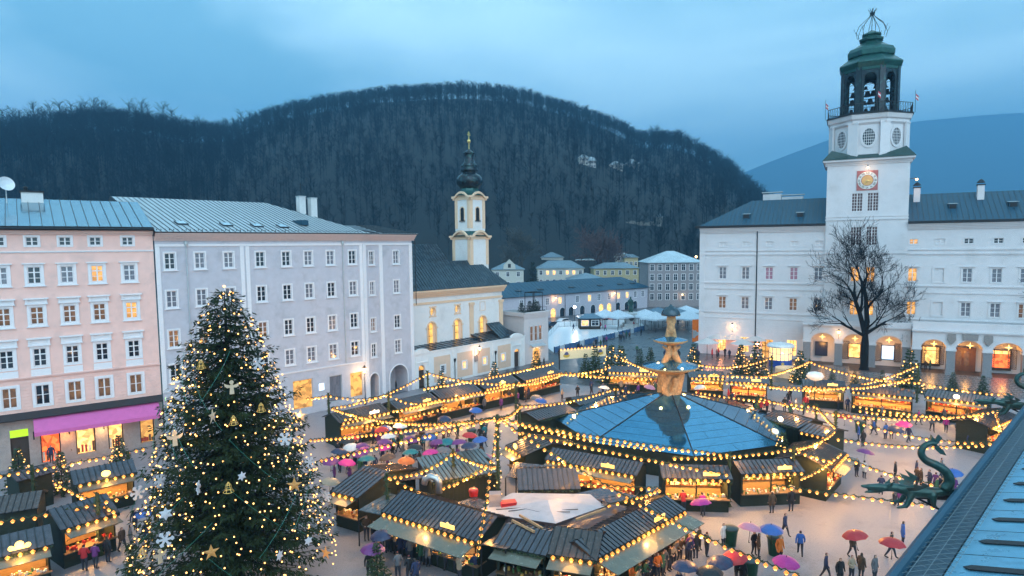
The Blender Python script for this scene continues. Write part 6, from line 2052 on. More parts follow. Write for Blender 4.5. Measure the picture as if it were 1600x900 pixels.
# ---------------------------------------------------------------- bulb strings and their poles
def fir_post(h, seed, dens=34):
    path = [Vector((0, 0, h * i / 8)) for i in range(9)]
    return needles(path, .2, int(h * dens), .26, seed).tube([(0, 0, 0), (0, 0, h)], .11, 6).mesh('fir_wrap', fir_m)
NP = {}
def pole(label, px, py, z, h=None, lit=False):
    p = at_z(px, py, z)
    o = thing('garland_pole', label, 'pole', (p.x, p.y, 0), random.uniform(0, 6), 'fir-wrapped poles')
    zz = round(z + .15, 1)
    place('post', cached(('post', zz), lambda: MB().tube([(0, 0, -.02), (0, 0, zz)], .06, 6).mesh('post', iron)), o)
    place('fir_wrap', cached(('wrap', zz), lambda: fir_post(zz, int(zz * 10))), o)
    if lit:
        n = int(z / .33)
        for k in range(n):
            a = k * 1.3
            place('bulb', BULB_S, o, (.27 * math.cos(a), .27 * math.sin(a), .4 + k * .33))
    return p
def garland(label, a, b, midpy=None, sag=None, lights=2, bulb=None, step=.52):
    A, B = at_z(*a), at_z(*b)
    L = (B - A).length
    if sag is None:
        M = (A + B) / 2
        Y = M.y
        zm = at_y(proj(M)[0], midpy, Y).z
        sag = max(0.05, M.z - zm)
        sag = min(sag, 2.2)
    c = (A + B) / 2
    t = thing('bulb_string', label, 'light string', (c.x, c.y, c.z - sag), 0, 'warm bulb strings over the market')
    base = Vector(t.location)
    n = max(6, int(L / step))
    pts = []
    for i in range(n * 2 + 1):
        u = i / (n * 2)
        p = A.lerp(B, u) - Vector((0, 0, sag * 4 * u * (1 - u)))
        p.z += (.07 if i % 2 else -.05)
        pts.append(p - base)
    w = MB().tube(pts, .035, 4, caps=False)
    needles(pts, .05, int(L * 16), .15, int(L * 77 + a[0]), w)
    w.build('fir_wire', fir_m, t)
    big = (A.y + B.y) / 2
    bv = BULB_V if big < 72 else BULB_FV
    for i in range(n):
        u = (i + .5) / n
        p = A.lerp(B, u) - Vector((0, 0, sag * 4 * u * (1 - u) + .06)) - base
        place('bulb', random.choice(bv), t, p + Vector((random.uniform(-.06, .06), random.uniform(-.06, .06), random.uniform(-.05, .03))))
    for k in range(lights):
        u = (k + .5) / lights
        p = A.lerp(B, u) - Vector((0, 0, sag * 4 * u * (1 - u) + .2)) - base
        shared_lamp(p, 'gar', GAR_W, (1, .46, .11), .16, t)
    return t
a513, a607, a668 = (513, 617, 4.6), (607, 616, 4.4), (668, 582, 5.0)
T = (777, 652, 8.0)
a806, a866 = (806, 599, 4.4), (866, 566, 4.8)
a708, a604, a985 = (708, 706, 4.0), (604, 743, 4.2), (985, 779, 3.6)
a1140, a1240, a1305 = (1140, 710, 4.1), (1240, 700, 4.1), (1306, 645, 4.3)
a1265, a1206, a1435 = (1265, 564, 4.6), (1206, 558, 4.6), (1435, 570, 4.8)
a812, a962, a1185, a1275 = (812, 634, 4.2), (962, 606, 4.2), (1185, 620, 4.2), (1276, 634, 4.2)
a1262b, a1305b = (1262, 640, 4.2), (1305, 684, 3.9)
for lab, n in (('fir-wrapped pole at the left end of the stall row, right of the tree', a513), ('fir-wrapped pole behind the second stall of the left row', a607), ('tall fir-wrapped pole in front of the big arched passage', a668),
               ('fir-wrapped pole before the middle of the church wall', a806), ('short fir-wrapped pole on the flat green hut', a708), ('fir-wrapped pole by the blue-roofed stall facing the tree', a604),
               ('fir-wrapped pole in front of the fountain cover on the right', a1140), ('fir-wrapped pole with lights at the right corner of the fountain cover', a1240), ('fir-wrapped pole on the open gravel right of the fountain', a1306 if False else a1305),
               ('fir-wrapped pole left of the forked tree', a1265), ('fir-wrapped pole beside the blue kiosk', a1206), ('fir-wrapped pole in front of the right arcades', a1435), ('fir-wrapped pole left behind the fountain cover', a812),
               ('fir-wrapped pole behind the fountain on the left', a962), ('fir-wrapped pole right behind the fountain cover', a1185), ('fir-wrapped pole beside the white balloon lamp', a1275)):
    pole(lab, *n, lit='with lights' in lab)
tp = pole('tall fir-wrapped mast in the middle, carrying many bulb strings', *T, lit=True)
pole('fir-wrapped pole at the left edge by the pink house', 50, 731, 4.0)
pole('fir-wrapped pole between the left foreground stalls', 152, 776, 4.0)
pole('fir-wrapped pole under the purple awning corner', 200, 709, 3.6)
G_ = [('from the tree to the leftmost pole of the stall row', (478, 622, 4.2), a513, 621), ('from the leftmost pole to the pole behind the second stall', a513, a607, 623), ('from the pole behind the second stall to the arched passage', a607, (684, 624, 3.6), 630),
      ('rising from the first stall to the passage pole', (517, 637, 3.8), a668, 617), ('from the passage pole down to the church wall pole', a668, a806, 596), ('along the whole church wall to the terrace house', (660, 607, 4.0), a866, 588),
      ('from the leftmost pole across to the tall mast', (518, 637, 4.2), T, 660), ('from the tree past the umbrellas to the tall mast, upper one', (482, 687, 3.4), T, 674), ('from the tree past the umbrellas to the tall mast, lower one', (498, 719, 3.4), T, 689),
      ('over the flat green hut down to the blue-roofed stall', a708, a604, 736), ('from the flat green hut to the tall mast', a708, (776, 728, 4.6), 722), ('across the central block to the crossing by the toy stall', a604, a985, 802),
      ('hanging steeply from the tall mast to the big drinks stall', T, (745, 870, 2.6), 760), ('from the tall mast over the fountain cover to its front pole', T, a1140, 687), ('lower one from the tall mast round the fountain cover', (800, 672, 6.5), (1140, 742, 3.2), 708),
      ('in front of the fountain cover to its right corner', (1050, 714, 4.0), a1240, 712), ('long diagonal from the tall mast over the toy stall', T, a985, 716), ('long diagonal from the crossing to the bottom right', a985, (1250, 899, 3.2), 838),
      ('over the counter of the toy stall', (815, 741, 3.0), (1032, 762, 3.0), 756), ('short one from the crossing to the figurine stall', a985, (1032, 763, 3.2), 772),
      ('low over the gravel from the scarf stall to the near gargoyle', (1205, 757, 3.0), (1464, 790, 3.4), 773), ('from the side-counter hut to the near gargoyle tail', (1322, 714, 3.4), (1460, 756, 3.4), 739), ('from the right ring corner across to the roof edge, lower one', a1305b, (1552, 692, 3.8), 697),
      ('from the gravel pole to the roof edge, steep one', a1305, (1552, 691, 3.8), 680), ('from the gravel pole to the far gargoyle', a1305, (1600, 632, 4.2), 653), ('from the balloon lamp past the amber stall', (1330, 632, 3.8), (1490, 651, 3.8), 644),
      ('behind the stalls up to the right arcade pole', (1200, 603, 4.0), a1435, 604), ('from the forked tree to the right edge', a1265, (1440, 597, 4.2), 588), ('from the right arcade pole toward the far gargoyle', (1440, 597, 4.2), (1585, 616, 4.2), 610),
      ('from the fountain bowls to the blue kiosk', (1090, 569, 4.4), a1206, 572), ('rising from the red-goods stall to the forked tree', (1192, 588, 4.0), a1265, 578), ('along the roofs of the far stalls behind the fountain', (1090, 585, 4.0), (1208, 588, 4.0), 587),
      ('over the far stall fronts to the bauble stall', (1090, 592, 3.6), (1300, 606, 3.6), 602), ('across behind the right side of the fountain cover', (1084, 611, 3.8), a1275, 624), ('from the terrace house to the jewellery stall', (882, 581, 4.0), (1020, 591, 4.0), 588),
      ('sloping from the lit firs down to the fountain bowl', (972, 560, 4.4), (1032, 585, 3.6), 573), ('from the back-left hut up to the pole behind the fountain', a812, a962, 626), ('from the pole behind the fountain to the rock figures', a962, (1034, 616, 3.8), 614),
      ('along the purple awning to the tree', (-8, 744, 3.8), (230, 699, 3.8), 722), ('in the left foreground over the ridge-roofed stall', (-8, 815, 3.4), (205, 772, 3.6), 797), ('short one dropping between the left foreground stalls', (84, 752, 3.8), (182, 799, 3.0), 777),
      ('from the balloon lamp pole to the gravel pole', a1275, (1306, 668, 4.0), 652), ('from the right ring corner to the side-counter hut', a1240, (1306, 672, 3.8), 692), ('over the left row from the second stall to the terrace house', (660, 630, 3.4), (880, 584, 3.6), 608),
      ('between the left row and the back-left hut', a806, (880, 583, 4.2), 596), ('from the church wall pole to the back-left pole', (880, 583, 4.2), (960, 588, 4.0), 587), ('on the slope of the side-counter hut', (1250, 748, 2.9), (1316, 706, 3.3), 730),
      ('over the roofs of the first two left-row stalls', (536, 655, 3.6), (690, 622, 3.6), 641), ('over the heads of the queue at the left row', (530, 668, 3.0), (700, 634, 3.2), 655), ('upper one from the tall mast along the cover ridge', (784, 655, 7.4), (1035, 702, 4.2), 684),
      ('from the tall mast to the back-left pole', T, a812, 648), ('round the back of the fountain cover on the right', (1185, 620, 4.2), (1306, 647, 4.2), 636), ('from the amber stall roof to the right arcade pole', (1330, 606, 3.8), (1428, 588, 4.4), 600), ('over the front of the candy and amber stalls', (1340, 640, 3.4), (1540, 648, 3.4), 650),
      ('on the flat green hut along its wet roof', (690, 762, 3.3), (760, 728, 3.3), 747), ('from the side-counter hut up to the ring corner pole', (1300, 720, 3.2), (1244, 702, 4.0), 713), ('behind the terrace banner toward the lit firs', (870, 583, 4.4), (955, 572, 4.8), 582),
      ('from the far right stall down to the roof edge', (1555, 645, 3.4), (1572, 684, 2.6), 662)]
for lab, a, b, mid in G_:
    garland('string of warm bulbs ' + lab, a, b, mid, lights=max(1, min(4, int((at_z(*a) - at_z(*b)).length / 8))))

# ---------------------------------------------------------------- foreground roof with its gargoyles
zinc = mat('blue_wet_zinc', (0.15, 0.38, 0.52), 0.30, metal=0.4, var=0.18, scale=1.5, rvar=0.07, wear=(0.10, 0.27, 0.38), wscale=1.2)
GA, GB = at_z(1397, 900, 13.7), at_z(1600, 642, 13.7)
GA, GB = GA - (GB - GA) * .08, GB + (GB - GA) * .3
ex = (GB - GA).normalized()
side = Vector((ex.y, -ex.x, 0))                      # away from the square
slope = (side + Vector((0, 0, .25))).normalized()
nr = ex.cross(slope).normalized()
if nr.z < 0: nr = -nr
Lr = (GB - GA).length
roof = thing('near_building', 'blue sheet-metal rooftop with dark slots in the bottom right corner', 'building', GA - Vector((0, 0, 13.7)))
def RP(s, t, h=0.0):
    return GA - Vector(roof.location) + ex * s + slope * t + nr * h
MB().slab([RP(-6, 0), RP(Lr, 0), RP(Lr, 9), RP(-6, 9)] if ex.cross(slope).z > 0 else [RP(-6, 0), RP(-6, 9), RP(Lr, 9), RP(Lr, 0)], .12).build('roof_sheet', iron, roof)
MB().poly([RP(-6, 0, -.15), RP(Lr, 0, -.15), RP(Lr, 0, -.15) - Vector((0, 0, 13.5)), RP(-6, 0, -.15) - Vector((0, 0, 13.5))]).build('outer_wall', white_pl, roof)
n = 20
for i in range(n):
    s0, s1 = -6 + (Lr + 6) * i / n, -6 + (Lr + 6) * (i + 1) / n
    for t0, t1 in ((0.78, 2.75), (2.8, 5.6), (5.65, 8.9)):
        MB().poly([RP(s0 + .015, t0, .02), RP(s1 - .015, t0, .02), RP(s1 - .015, t1, .03), RP(s0 + .015, t1, .03)][::1]).build('roof_panel', zinc, roof)
    # dark snow-guard slots
    m_ = (s0 + s1) / 2
    for t0 in (1.0, 3.4, 6.2):
        pts = [RP(m_ - .11, t0 + .12, .036), RP(m_, t0, .036), RP(m_ + .11, t0 + .12, .036), RP(m_ + .11, t0 + 1.35, .036), RP(m_, t0 + 1.47, .036), RP(m_ - .11, t0 + 1.35, .036)]
        MB().slab(pts, .02).build('slot', iron, roof)
for t in (2.775, 5.625):
    MB().tube([RP(-6, t, .06), RP(Lr, t, .06)], .05, 5).build('standing_seam', zinc, roof)
MB().tube([RP(-6, .08, .08), RP(Lr, .08, .08)], .12, 8).build('gutter_roll', slate2, roof)
MB().slab([RP(-6, .12, .03), RP(Lr, .12, .03), RP(Lr, .76, .03), RP(-6, .76, .03)], .02).build('gutter_sheet', mat('dark_gutter_sheet', (.02, .05, .075), .4, var=.3, scale=4), roof)
net_m = mat('pigeon_net', (.16, .2, .22), .5)
net = MB()
for i in range(120):
    s = -5 + i * .28
    for d in (1, -1):
        net.tube([RP(s, .1, .12), RP(s + d * .35, .5, .10), RP(s + d * .7, .9, .06)], .0045, 3, caps=False)
for t, h in ((.3, .13), (.55, .12), (.9, .08)):
    net.tube([RP(-6, t, h), RP(Lr, t, h)], .005, 3)
o = net.build('bird_net', net_m, roof)
o['kind'] = 'stuff'
bronze = mat('green_bronze', (0.030, 0.075, 0.068), 0.32, metal=0.5, var=0.5, scale=6, wear=(0.07, 0.035, 0.02), wscale=3.0)
def gargoyle(label, loc, ang, sc):
    """local x runs outward from the roof, z up"""
    t = thing('dragon_gargoyle', label, 'gargoyle', loc, ang)
    t.scale = (sc,) * 3
    body = [((0.1, 0, .05), (.55, 0, .0), .09, .14), ((.55, 0, .0), (1.05, 0, .02), .15, .17), ((1.05, 0, .02), (1.45, 0, .1), .15, .11), ((1.45, 0, .1), (1.75, 0, .07), .11, .09), ((1.75, 0, .09), (2.2, 0, .10), .10, .04), ((1.75, 0, .0), (2.12, 0, -.06), .06, .03),
            ((1.6, .07, .16), (1.45, .12, .3), .04, .015), ((1.6, -.07, .16), (1.45, -.12, .3), .04, .015)]
    legs = [((1.05, .1, -.05), (1.2, .16, -.32), .09, .06), ((1.2, .16, -.32), (1.42, .2, -.36), .05, .03), ((1.05, -.1, -.05), (1.2, -.16, -.32), .09, .06), ((1.2, -.16, -.32), (1.42, -.2, -.36), .05, .03), ((.55, .1, -.05), (.55, .16, -.3), .09, .05), ((.55, -.1, -.05), (.5, -.16, -.34), .09, .05)]
    place('body', blob('body', body + legs, .03, bronze), t)
    tail = [(.25, 0, .08), (.12, 0, .28), (.2, 0, .55), (.45, 0, .72), (.72, 0, .82), (.85, 0, 1.0), (.78, 0, 1.2), (.6, 0, 1.3), (.45, 0, 1.24)]
    pts = []
    for i in range(len(tail) - 1):
        a, b = Vector(tail[i]), Vector(tail[i + 1])
        for k in range(4): pts.append(a.lerp(b, k / 4))
    for _ in range(3):
        pts = [pts[0]] + [(pts[i - 1] + pts[i] * 2 + pts[i + 1]) / 4 for i in range(1, len(pts) - 1)] + [pts[-1]]
    MB().tube(pts, [.14 - .085 * i / (len(pts) - 1) for i in range(len(pts))], 10).build('tail', bronze, t, smooth=True)
    fin = [(.47, 1.26), (.36, 1.42), (.44, 1.5), (.52, 1.36), (.62, 1.5), (.62, 1.3)]
    MB().prism([(p[0], p[1]) for p in fin], -.03, .03).build('tail_fin', bronze, t)
    fin = [(.47, 1.24), (.33, 1.12), (.25, .98), (.4, 1.02), (.52, 1.14)]
    MB().prism(fin, -.035, .035).build('tail_fin', bronze, t)
    for s in (-1, 1):
        w = [(.95, .08), (.75, .28), (1.0, .42), (.92, .26), (1.15, .34), (1.08, .2), (1.25, .18), (1.15, .06)]
        mb = MB()
        vs = [(x, s * (.12 + (z - .06) * .9), z) for x, z in w]
        vs2 = [(x, s * (.15 + (z - .06) * .9), z + .01) for x, z in w]
        k = len(w)
        mb.add(vs + vs2, [tuple(range(k)), tuple(range(2 * k - 1, k - 1, -1))] + [(i, k + i, k + (i + 1) % k, (i + 1) % k) for i in range(k)])
        mb.build('wing', bronze, t)
    MB().box(-.9, .9, -.06, .06, -.16, -.04).build('bracket', iron, t)
    MB().tube([(-.6, 0, -.9), (1.0, 0, -.1)], .03, 5).build('stay_rod', iron, t)
    return t
g1 = at_z(1492, 768, 13.72)
gargoyle('green bronze dragon gargoyle with curled tail, nearer of the two', g1 + Vector((0, 0, -.05)), math.radians(172), 1.0)
g2 = at_z(1618, 628, 13.72)
gargoyle('green bronze dragon gargoyle cut by the right edge of the frame', g2 + Vector((.2, 0, -.2)), math.radians(160), 1.0)

# ---------------------------------------------------------------- small lit firs, plain firs, bins
fir_c = conifer(17, 3.6, 1.15, 13, 8, .32, mat('small_fir_needles', (0.03, 0.055, 0.02), .75, var=.4, scale=3), sub=4)
def small_fir(label, px, py, h, lit, grp=None):
    p = at_z(px, py)
    o = conifer_thing('small_fir', label, p, 3.6, fir_c, .07, grp or ('lit firs of the market' if lit else 'unlit firs of the market'), random.uniform(0, 6), h / 3.6)
    if lit:
        rnd = random.Random(px)
        for k in range(34):
            z = 3.5 * (1 - rnd.random() ** .6) * .98 + .15
            a = rnd.uniform(0, 6.28)
            r = 1.15 * (1 - z / 3.7) ** .85 * 1.02 + .05
            place('bulb', BULB_S, o, (r * math.cos(a), r * math.sin(a), z), (0, 0, 0), None, 1.15)
    return o
for i, (lab, px, py, h, lit) in enumerate((('tall lit fir left of the pair beside the yellow banner', 955, 598, 5.5, True), ('tall lit fir right of the pair beside the yellow banner', 970, 598, 5.4, True), ('lit fir in front of the palace beside the orange sign', 1083, 584, 4.6, True),
        ('narrow lit fir left of the blue kiosk', 1157, 585, 4.6, True), ('big lit fir next to the blue kiosk', 1182, 592, 5.6, True), ('lit fir left of the forked tree', 1250, 598, 4.6, True), ('lit fir in front of the right arcades', 1420, 612, 5.6, True),
        ('lit fir by the door of the terrace house', 838, 592, 4.2, True), ('lit fir before the church street wall', 773, 607, 3.8, True), ('small lit fir behind the third stall of the left row', 690, 616, 3.2, True), ('lit fir at the right corner of the fountain cover', 1222, 735, 3.4, True),
        ('lit fir behind the left foreground stalls', 32, 762, 3.4, True), ('lit fir beside the purple awning end', 188, 730, 3.0, True), ('lit fir between the left foreground huts', 98, 770, 3.4, True),
        ('unlit fir thicket tip left of the lit pair', 930, 588, 4.6, False), ('unlit fir right behind the lit pair', 1000, 580, 3.6, False), ('unlit fir left of the fountain bowls', 1016, 580, 3.8, False), ('broad unlit fir at the left of the thicket', 915, 590, 3.6, False), ('unlit fir at the bottom edge right of the big tree', 590, 915, 2.6, False), ('unlit fir at the bottom edge left of the big tree', 208, 912, 2.4, False),
        ('unlit fir in the hedge left of the forked tree', 1300, 604, 2.4, False), ('unlit fir in the hedge under the forked tree', 1335, 606, 2.4, False), ('unlit fir in the hedge right of the forked tree', 1378, 608, 2.6, False), ('unlit young fir behind the candy stall, left one', 1488, 612, 2.6, False), ('unlit young fir behind the candy stall, right one', 1535, 618, 2.6, False))):
    small_fir(lab, px, py, h, lit)
bin_m = mat('green_bin_plastic', (.02, .09, .045), .45, var=.15)
bin_body = MB().lathe([(.36, 0), (.46, 1.05), (.5, 1.08), (.5, 1.15)], 14).mesh('bin_body', bin_m, True)
bin_lid = MB().lathe([(.53, 1.151), (.53, 1.22), (.4, 1.3), (.05, 1.34)], 14).mesh('bin_lid', mat('dark_bin_lid', (.03, .05, .05), .4), True)
for lab, px, py in (('green waste bin alone left of the tall mast', 756, 677), ('green waste bin among the umbrellas left of the tall mast', 737, 689), ('green waste bin on the gravel right of the fountain', 1343, 676), ('green waste bin beside a person in white near the bottom', 1141, 852),
                    ('green waste bin behind the man with the striped umbrella', 1210, 866), ('green round bin at the bottom edge below the umbrellas', 1172, 905), ('green waste bin behind the umbrella crowd at left', 677, 697)):
    o = thing('waste_bin', lab, 'bin', at_z(px, py), 0, 'green waste bins')
    place('bin_body', bin_body, o); place('bin_lid', bin_lid, o)
# white balloon lamp
p = at_z(1272, 640)
o = thing('balloon_lamp', 'white balloon lamp on a pole right of the fountain', 'lamp', p)
MB().tube([(0, 0, 0), (0, 0, 3.6)], .05, 6).build('pole', iron, o)
MB().lathe([(.1, 3.5), (.75, 3.75), (1.0, 4.1), (.75, 4.5), (.1, 4.65)], 18).build('balloon', mat('balloon_skin', (.7, .66, .64), .6, emit=(1, .9, .8), estr=.12), o, smooth=True)
# lantern posts
def lantern_post(label, px, py, h=5.0, e=150):
    o = thing('street_lantern', label, 'street lamp', at_z(px, py))
    MB().lathe([(.16, 0), (.13, .5), (.06, .7), (.045, h - .6), (.09, h - .55), (.16, h - .45)], 8).build('post', iron, o)
    MB().lathe([(.13, h - .45), (.24, h + .1), (.02, h + .11)], 6).build('lantern_glass', mat('lantern_glow', (1, 1, 1)), o)
    MB().lathe([(.3, h + .12), (.12, h + .35), (.02, h + .55)], 6).build('lantern_hood', iron, o)
    shared_lamp((0, 0, h - .75), ('post', e), e, (1, .6, .28), .15, o)
lantern_post('black street lantern before the chamfered corner of the grey house', 571, 632, 4.6)
# bicycles along the church wall
wheel_m = MB()
for k in range(14):
    a, b = 2 * PI * k / 14, 2 * PI * (k + 1) / 14
    wheel_m.tube([(.34 * math.cos(a), 0, .34 + .34 * math.sin(a)), (.34 * math.cos(b), 0, .34 + .34 * math.sin(b))], .022, 4, caps=False)
    if k % 2: wheel_m.tube([(0, 0, .34), (.33 * math.cos(a), 0, .34 + .33 * math.sin(a))], .006, 3, caps=False)
wheel_m = wheel_m.mesh('wheel', iron)
frm = MB()
for a, b in (((0, 0, .34), (.4, 0, .85)), ((.4, 0, .85), (.9, 0, .9)), ((.45, 0, .32), (.9, 0, .9)), ((.45, 0, .32), (.4, 0, .9)), ((0, 0, .34), (.45, 0, .32)), ((.9, 0, 1.0), (1.05, 0, .34))): frm.tube([a, b], .02, 5)
frm.box(.28, .5, -.07, .07, .9, .95).tube([(.88, -.28, 1.05), (.9, 0, 1.0), (.88, .28, 1.05)], .015, 4)
frm = frm.mesh('frame', iron)
rw = math.radians(48)
for i, (px, py) in enumerate(((694, 606), (704, 604), (714, 602), (790, 588), (800, 586))):
    o = thing('bicycle', ['bicycle leaning by the church wall, leftmost of three', 'bicycle leaning by the church wall, middle of three', 'bicycle leaning by the church wall, rightmost of three', 'bicycle near the far church door, left of a pair', 'bicycle near the far church door, right of a pair'][i], 'bicycle', at_z(px, py), rw + .3 * (i % 2), 'bicycles along the church wall')
    place('wheel', wheel_m, o); place('wheel', wheel_m, o, (1.05, 0, 0)); place('frame', frm, o)

# ---------------------------------------------------------------- rink, statue, tents on the far plaza
ice = mat('rink_ice', (.66, .70, .74), .3, var=.08, scale=.3)
rk = [at_z(848, 537), at_z(866, 552), at_z(1012, 515), at_z(1003, 506), at_z(872, 511)]
tag(MB().poly([p + Vector((0, 0, .04)) for p in rk]).build('ice_rink', ice), 'white ice of the skating rink on the far plaza', None, None, 'structure')
def fence(label, a, b, n, h, mats, name):
    c = (a + b) / 2
    d = b - a
    L = d.length
    t = thing(name, label, 'fence', (a.x, a.y, 0), math.atan2(d.y, d.x))
    for i in range(n):
        MB().box(L * i / n + .03, L * (i + 1) / n - .03, -.05, .05, .08, h).build('fence_panel', mats[i % len(mats)], t)
        MB().box(L * i / n - .03, L * i / n + .03, -.07, .07, 0, h + .1).build('fence_post', iron, t)
wb = mat('white_rink_board', (.72, .74, .76), .5)
bl1, bl2 = mat('blue_banner_cloth', (.05, .12, .25), .6, var=.4, scale=2), mat('pale_banner_cloth', (.45, .5, .55), .6, var=.3, scale=2)
fence('blue bannered fence along the near side of the ice rink', rk[1] + Vector((0, 0, 0)), rk[2], 22, 1.15, [bl1, bl2, bl1, bl1], 'rink_banner_fence')
fence('white boards along the back of the ice rink', rk[4], rk[3], 14, 1.25, [wb], 'rink_back_board')
fence('white boards at the left end of the ice rink', rk[0], rk[4], 6, 1.25, [wb], 'rink_end_board')
rd = tag(MB().lathe([(.75, -.03), (.75, .03)], 20).build('round_sign', mat('red_disc', (.55, .03, .06), .5), None, at_z(935, 512) + Vector((0, -.3, .85)), (PI / 2, 0, 0)), 'round red sign on the back boards of the rink', 'sign')
p = at_z(898, 508)
o = thing('flood_lamp', 'white floodlight on a mast behind the ice rink', 'lamp', p)
MB().tube([(0, 0, 0), (0, 0, 4.6)], .07, 6).build('mast', iron, o)
MB().box(-.35, .35, -.15, .12, 4.4, 4.9).build('lamp_head', iron, o)
MB().quad((-.3, -.16, 4.45), (.3, -.16, 4.45), (.3, -.16, 4.85), (-.3, -.16, 4.85)).build('lamp_face', mat('white_flood_glow', (1, 1, 1), emit=(1, .98, .95), estr=30, sample=False), o)
lamp('light', (0, -.6, 4.6), 500, (1, .97, .92), .2, o)
# Statue
p = at_z(985, 512)
st = thing('composer_statue', 'dark bronze standing statue on a pale pedestal behind the rink', 'statue', p)
ped = mat('pale_pedestal', (.5, .52, .52), .7, var=.1, scale=2)
MB().box(-2.2, 2.2, -2.2, 2.2, 0, .5).box(-1.7, 1.7, -1.7, 1.7, .501, 1.1).box(-1.2, 1.2, -1.2, 1.2, 1.101, 3.4).box(-1.4, 1.4, -1.4, 1.4, 3.401, 3.8).build('pedestal', ped, st)
MB().lathe([(.55, -.04), (.55, .04)], 16).build('relief', mat('dark_relief', (.06, .06, .06)), st, (0, -1.22, 2.3), (PI / 2, 0, 0))
caps = [((-.28, 0, 3.85), (-.25, 0, 5.4), .22, .28), ((.3, -.15, 3.85), (.2, 0, 5.4), .22, .28), ((0, 0, 5.3), (0, 0, 6.6), .42, .5), ((0, 0, 6.9), (0, -.05, 7.35), .22, .27), ((-.5, 0, 6.6), (-.65, -.1, 5.8), .18, .16), ((-.65, -.1, 5.8), (-.4, -.4, 5.4), .15, .12), ((.5, 0, 6.6), (.7, 0, 5.7), .18, .16), ((.7, 0, 5.7), (.5, -.4, 5.6), .15, .12), ((0, .35, 4.2), (0, .3, 6.4), .35, .4), ((.45, .2, 4.0), (.4, .2, 6), .25, .25)]
place('figure', blob('figure', caps, .1, mat('dark_bronze', (.03, .07, .06), .4, metal=.4, var=.3)), st)
tent_m = mat('pale_blue_tent_cloth', (.50, .56, .62), .6, var=.1, scale=1)
tent_d = mat('dark_blue_tent_cloth', (.10, .17, .23), .6, var=.15, scale=1)
def pavilion(label, px, py, w, z0, z1, m_, name='market_tent'):
    q = at_z(px, py, z0)
    o = thing(name, label, 'tent', (q.x, q.y, 0), .6, 'tents on the far plaza')
    h = w / 2
    mb = MB()
    c = [(-h, -h, z0), (h, -h, z0), (h, h, z0), (-h, h, z0)]
    for i in range(4):
        a, b = Vector(c[i]), Vector(c[(i + 1) % 4])
        mid = (a + b) / 2 - Vector((0, 0, .15))
        mb.poly([a, mid, (0, 0, z1)]); mb.poly([mid, b, (0, 0, z1)])
    mb.build('canopy', m_, o)
    for x, y, z in c:
        MB().tube([(x * .96, y * .96, 0), (x * .96, y * .96, z)], .05, 4).build('tent_pole', iron, o)
    mb = MB()
    for i in range(4):
        a, b = Vector(c[i]), Vector(c[(i + 1) % 4])
        mb.quad(a, b, b - Vector((0, 0, .35)), a - Vector((0, 0, .35)))
    mb.build('valance', m_, o)
TENT = [(945, 493, 5, 0, 'leftmost pale tent behind the rink, beside the small dark hut'), (966, 494, 5.5, 0, 'pale tent behind the rink just left of the statue'), (1008, 493, 6, 0, 'pale tent right of the statue'), (1028, 490, 7, 1, 'dark blue tent behind the fountain top'), (1052, 489, 7, 1, 'dark blue tent left of the orange sign'), (1072, 487, 6.5, 0, 'pale tent farthest right behind the orange sign'), (1046, 496, 6, 0, 'pale tent in front of the dark blue ones'), (1074, 496, 6.5, 0, 'pale tent touching the palace corner'), (1024, 497, 5, 0, 'low pale tent behind the top figure of the fountain')]
for px, py, w, dk, lab in TENT:
    pavilion(lab, px, py, w, 3.0, 4.6, tent_d if dk else tent_m)
o = far_house('small dark wooden rink hut with a lit hatch and blue roof', 906, 938, 152, 497, 490, hut_brown, tent_d, rows=1, cols=2, ww=1.6, wh=1.2, lit=(0,), depth=4, name='rink_hut', npan=6, cat='hut')
# cars by the long low house
def car(label, px, py, rz, colr):
    o = thing('parked_car', label, 'car', at_z(px, py), rz, 'cars parked before the long low house')
    cm = mat('car_paint_%d' % (hash(colr) % 999), colr, .25, var=.03, spec=.6)
    prof = [(-2.1, .35), (2.1, .35), (2.12, .75), (1.3, .9), (.75, 1.38), (-.9, 1.42), (-1.6, .95), (-2.12, .85)]
    MB().prism(prof, -.82, .82).build('body', cm, o)
    MB().prism([(1.15, .93), (.68, 1.33), (-.85, 1.36), (-1.42, .95)], -.83, .83).build('windows', glass_dk, o)
    for x in (-1.3, 1.3):
        for y in (-.78, .78):
            MB().lathe([(.33, -.1), (.33, .1)], 12).build('wheel', iron, o, (x, y, .33), (PI / 2, 0, 0))
car('silver car parked behind the left end of the rink', 881, 506, .68, (.45, .47, .5))
car('dark blue car at the left end of the rink', 862, 511, .68, (.03, .05, .09))
car('red car parked behind the tents left of the statue', 953, 500, .3, (.4, .02, .02))
# banner, orange sign, kiosk, parasols
A_, B_ = at_z(874, 590), at_z(948, 583)
d = B_ - A_
ba = thing('market_banner', 'cream banner with two gold emblems strung over the market entrance', 'banner', (A_.x, A_.y, 0), math.atan2(d.y, d.x))
L = d.length
for x in (0, L): MB().tube([(x, 0, 0), (x, 0, 4.5)], .09, 6).build('post', iron, ba)
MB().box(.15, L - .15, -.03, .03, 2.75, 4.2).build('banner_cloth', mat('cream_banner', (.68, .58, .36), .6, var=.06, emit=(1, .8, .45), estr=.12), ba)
for x in (1.2, L - 1.2):
    e_ = MB().lathe([(.55, -.01), (.55, .01)], 20).build('emblem', mat('gold_emblem', (.6, .38, .05), .5), ba, (x, -.05, 3.3), (PI / 2, 0, 0))
    e_.scale = (1, .55, 1)
    MB().prism([(x - .42, 3.5), (x - .15, 3.4), (x + .2, 3.4), (x + .42, 3.5), (x + .2, 3.85), (x - .1, 3.9)], -.075, -.035).build('emblem', mat('blue_emblem', (.08, .09, .2), .5), ba)
for k in range(14):
    place('bulb', BULB_FAR, ba, (.3 + (L - .6) * k / 13, -.06, 4.35))
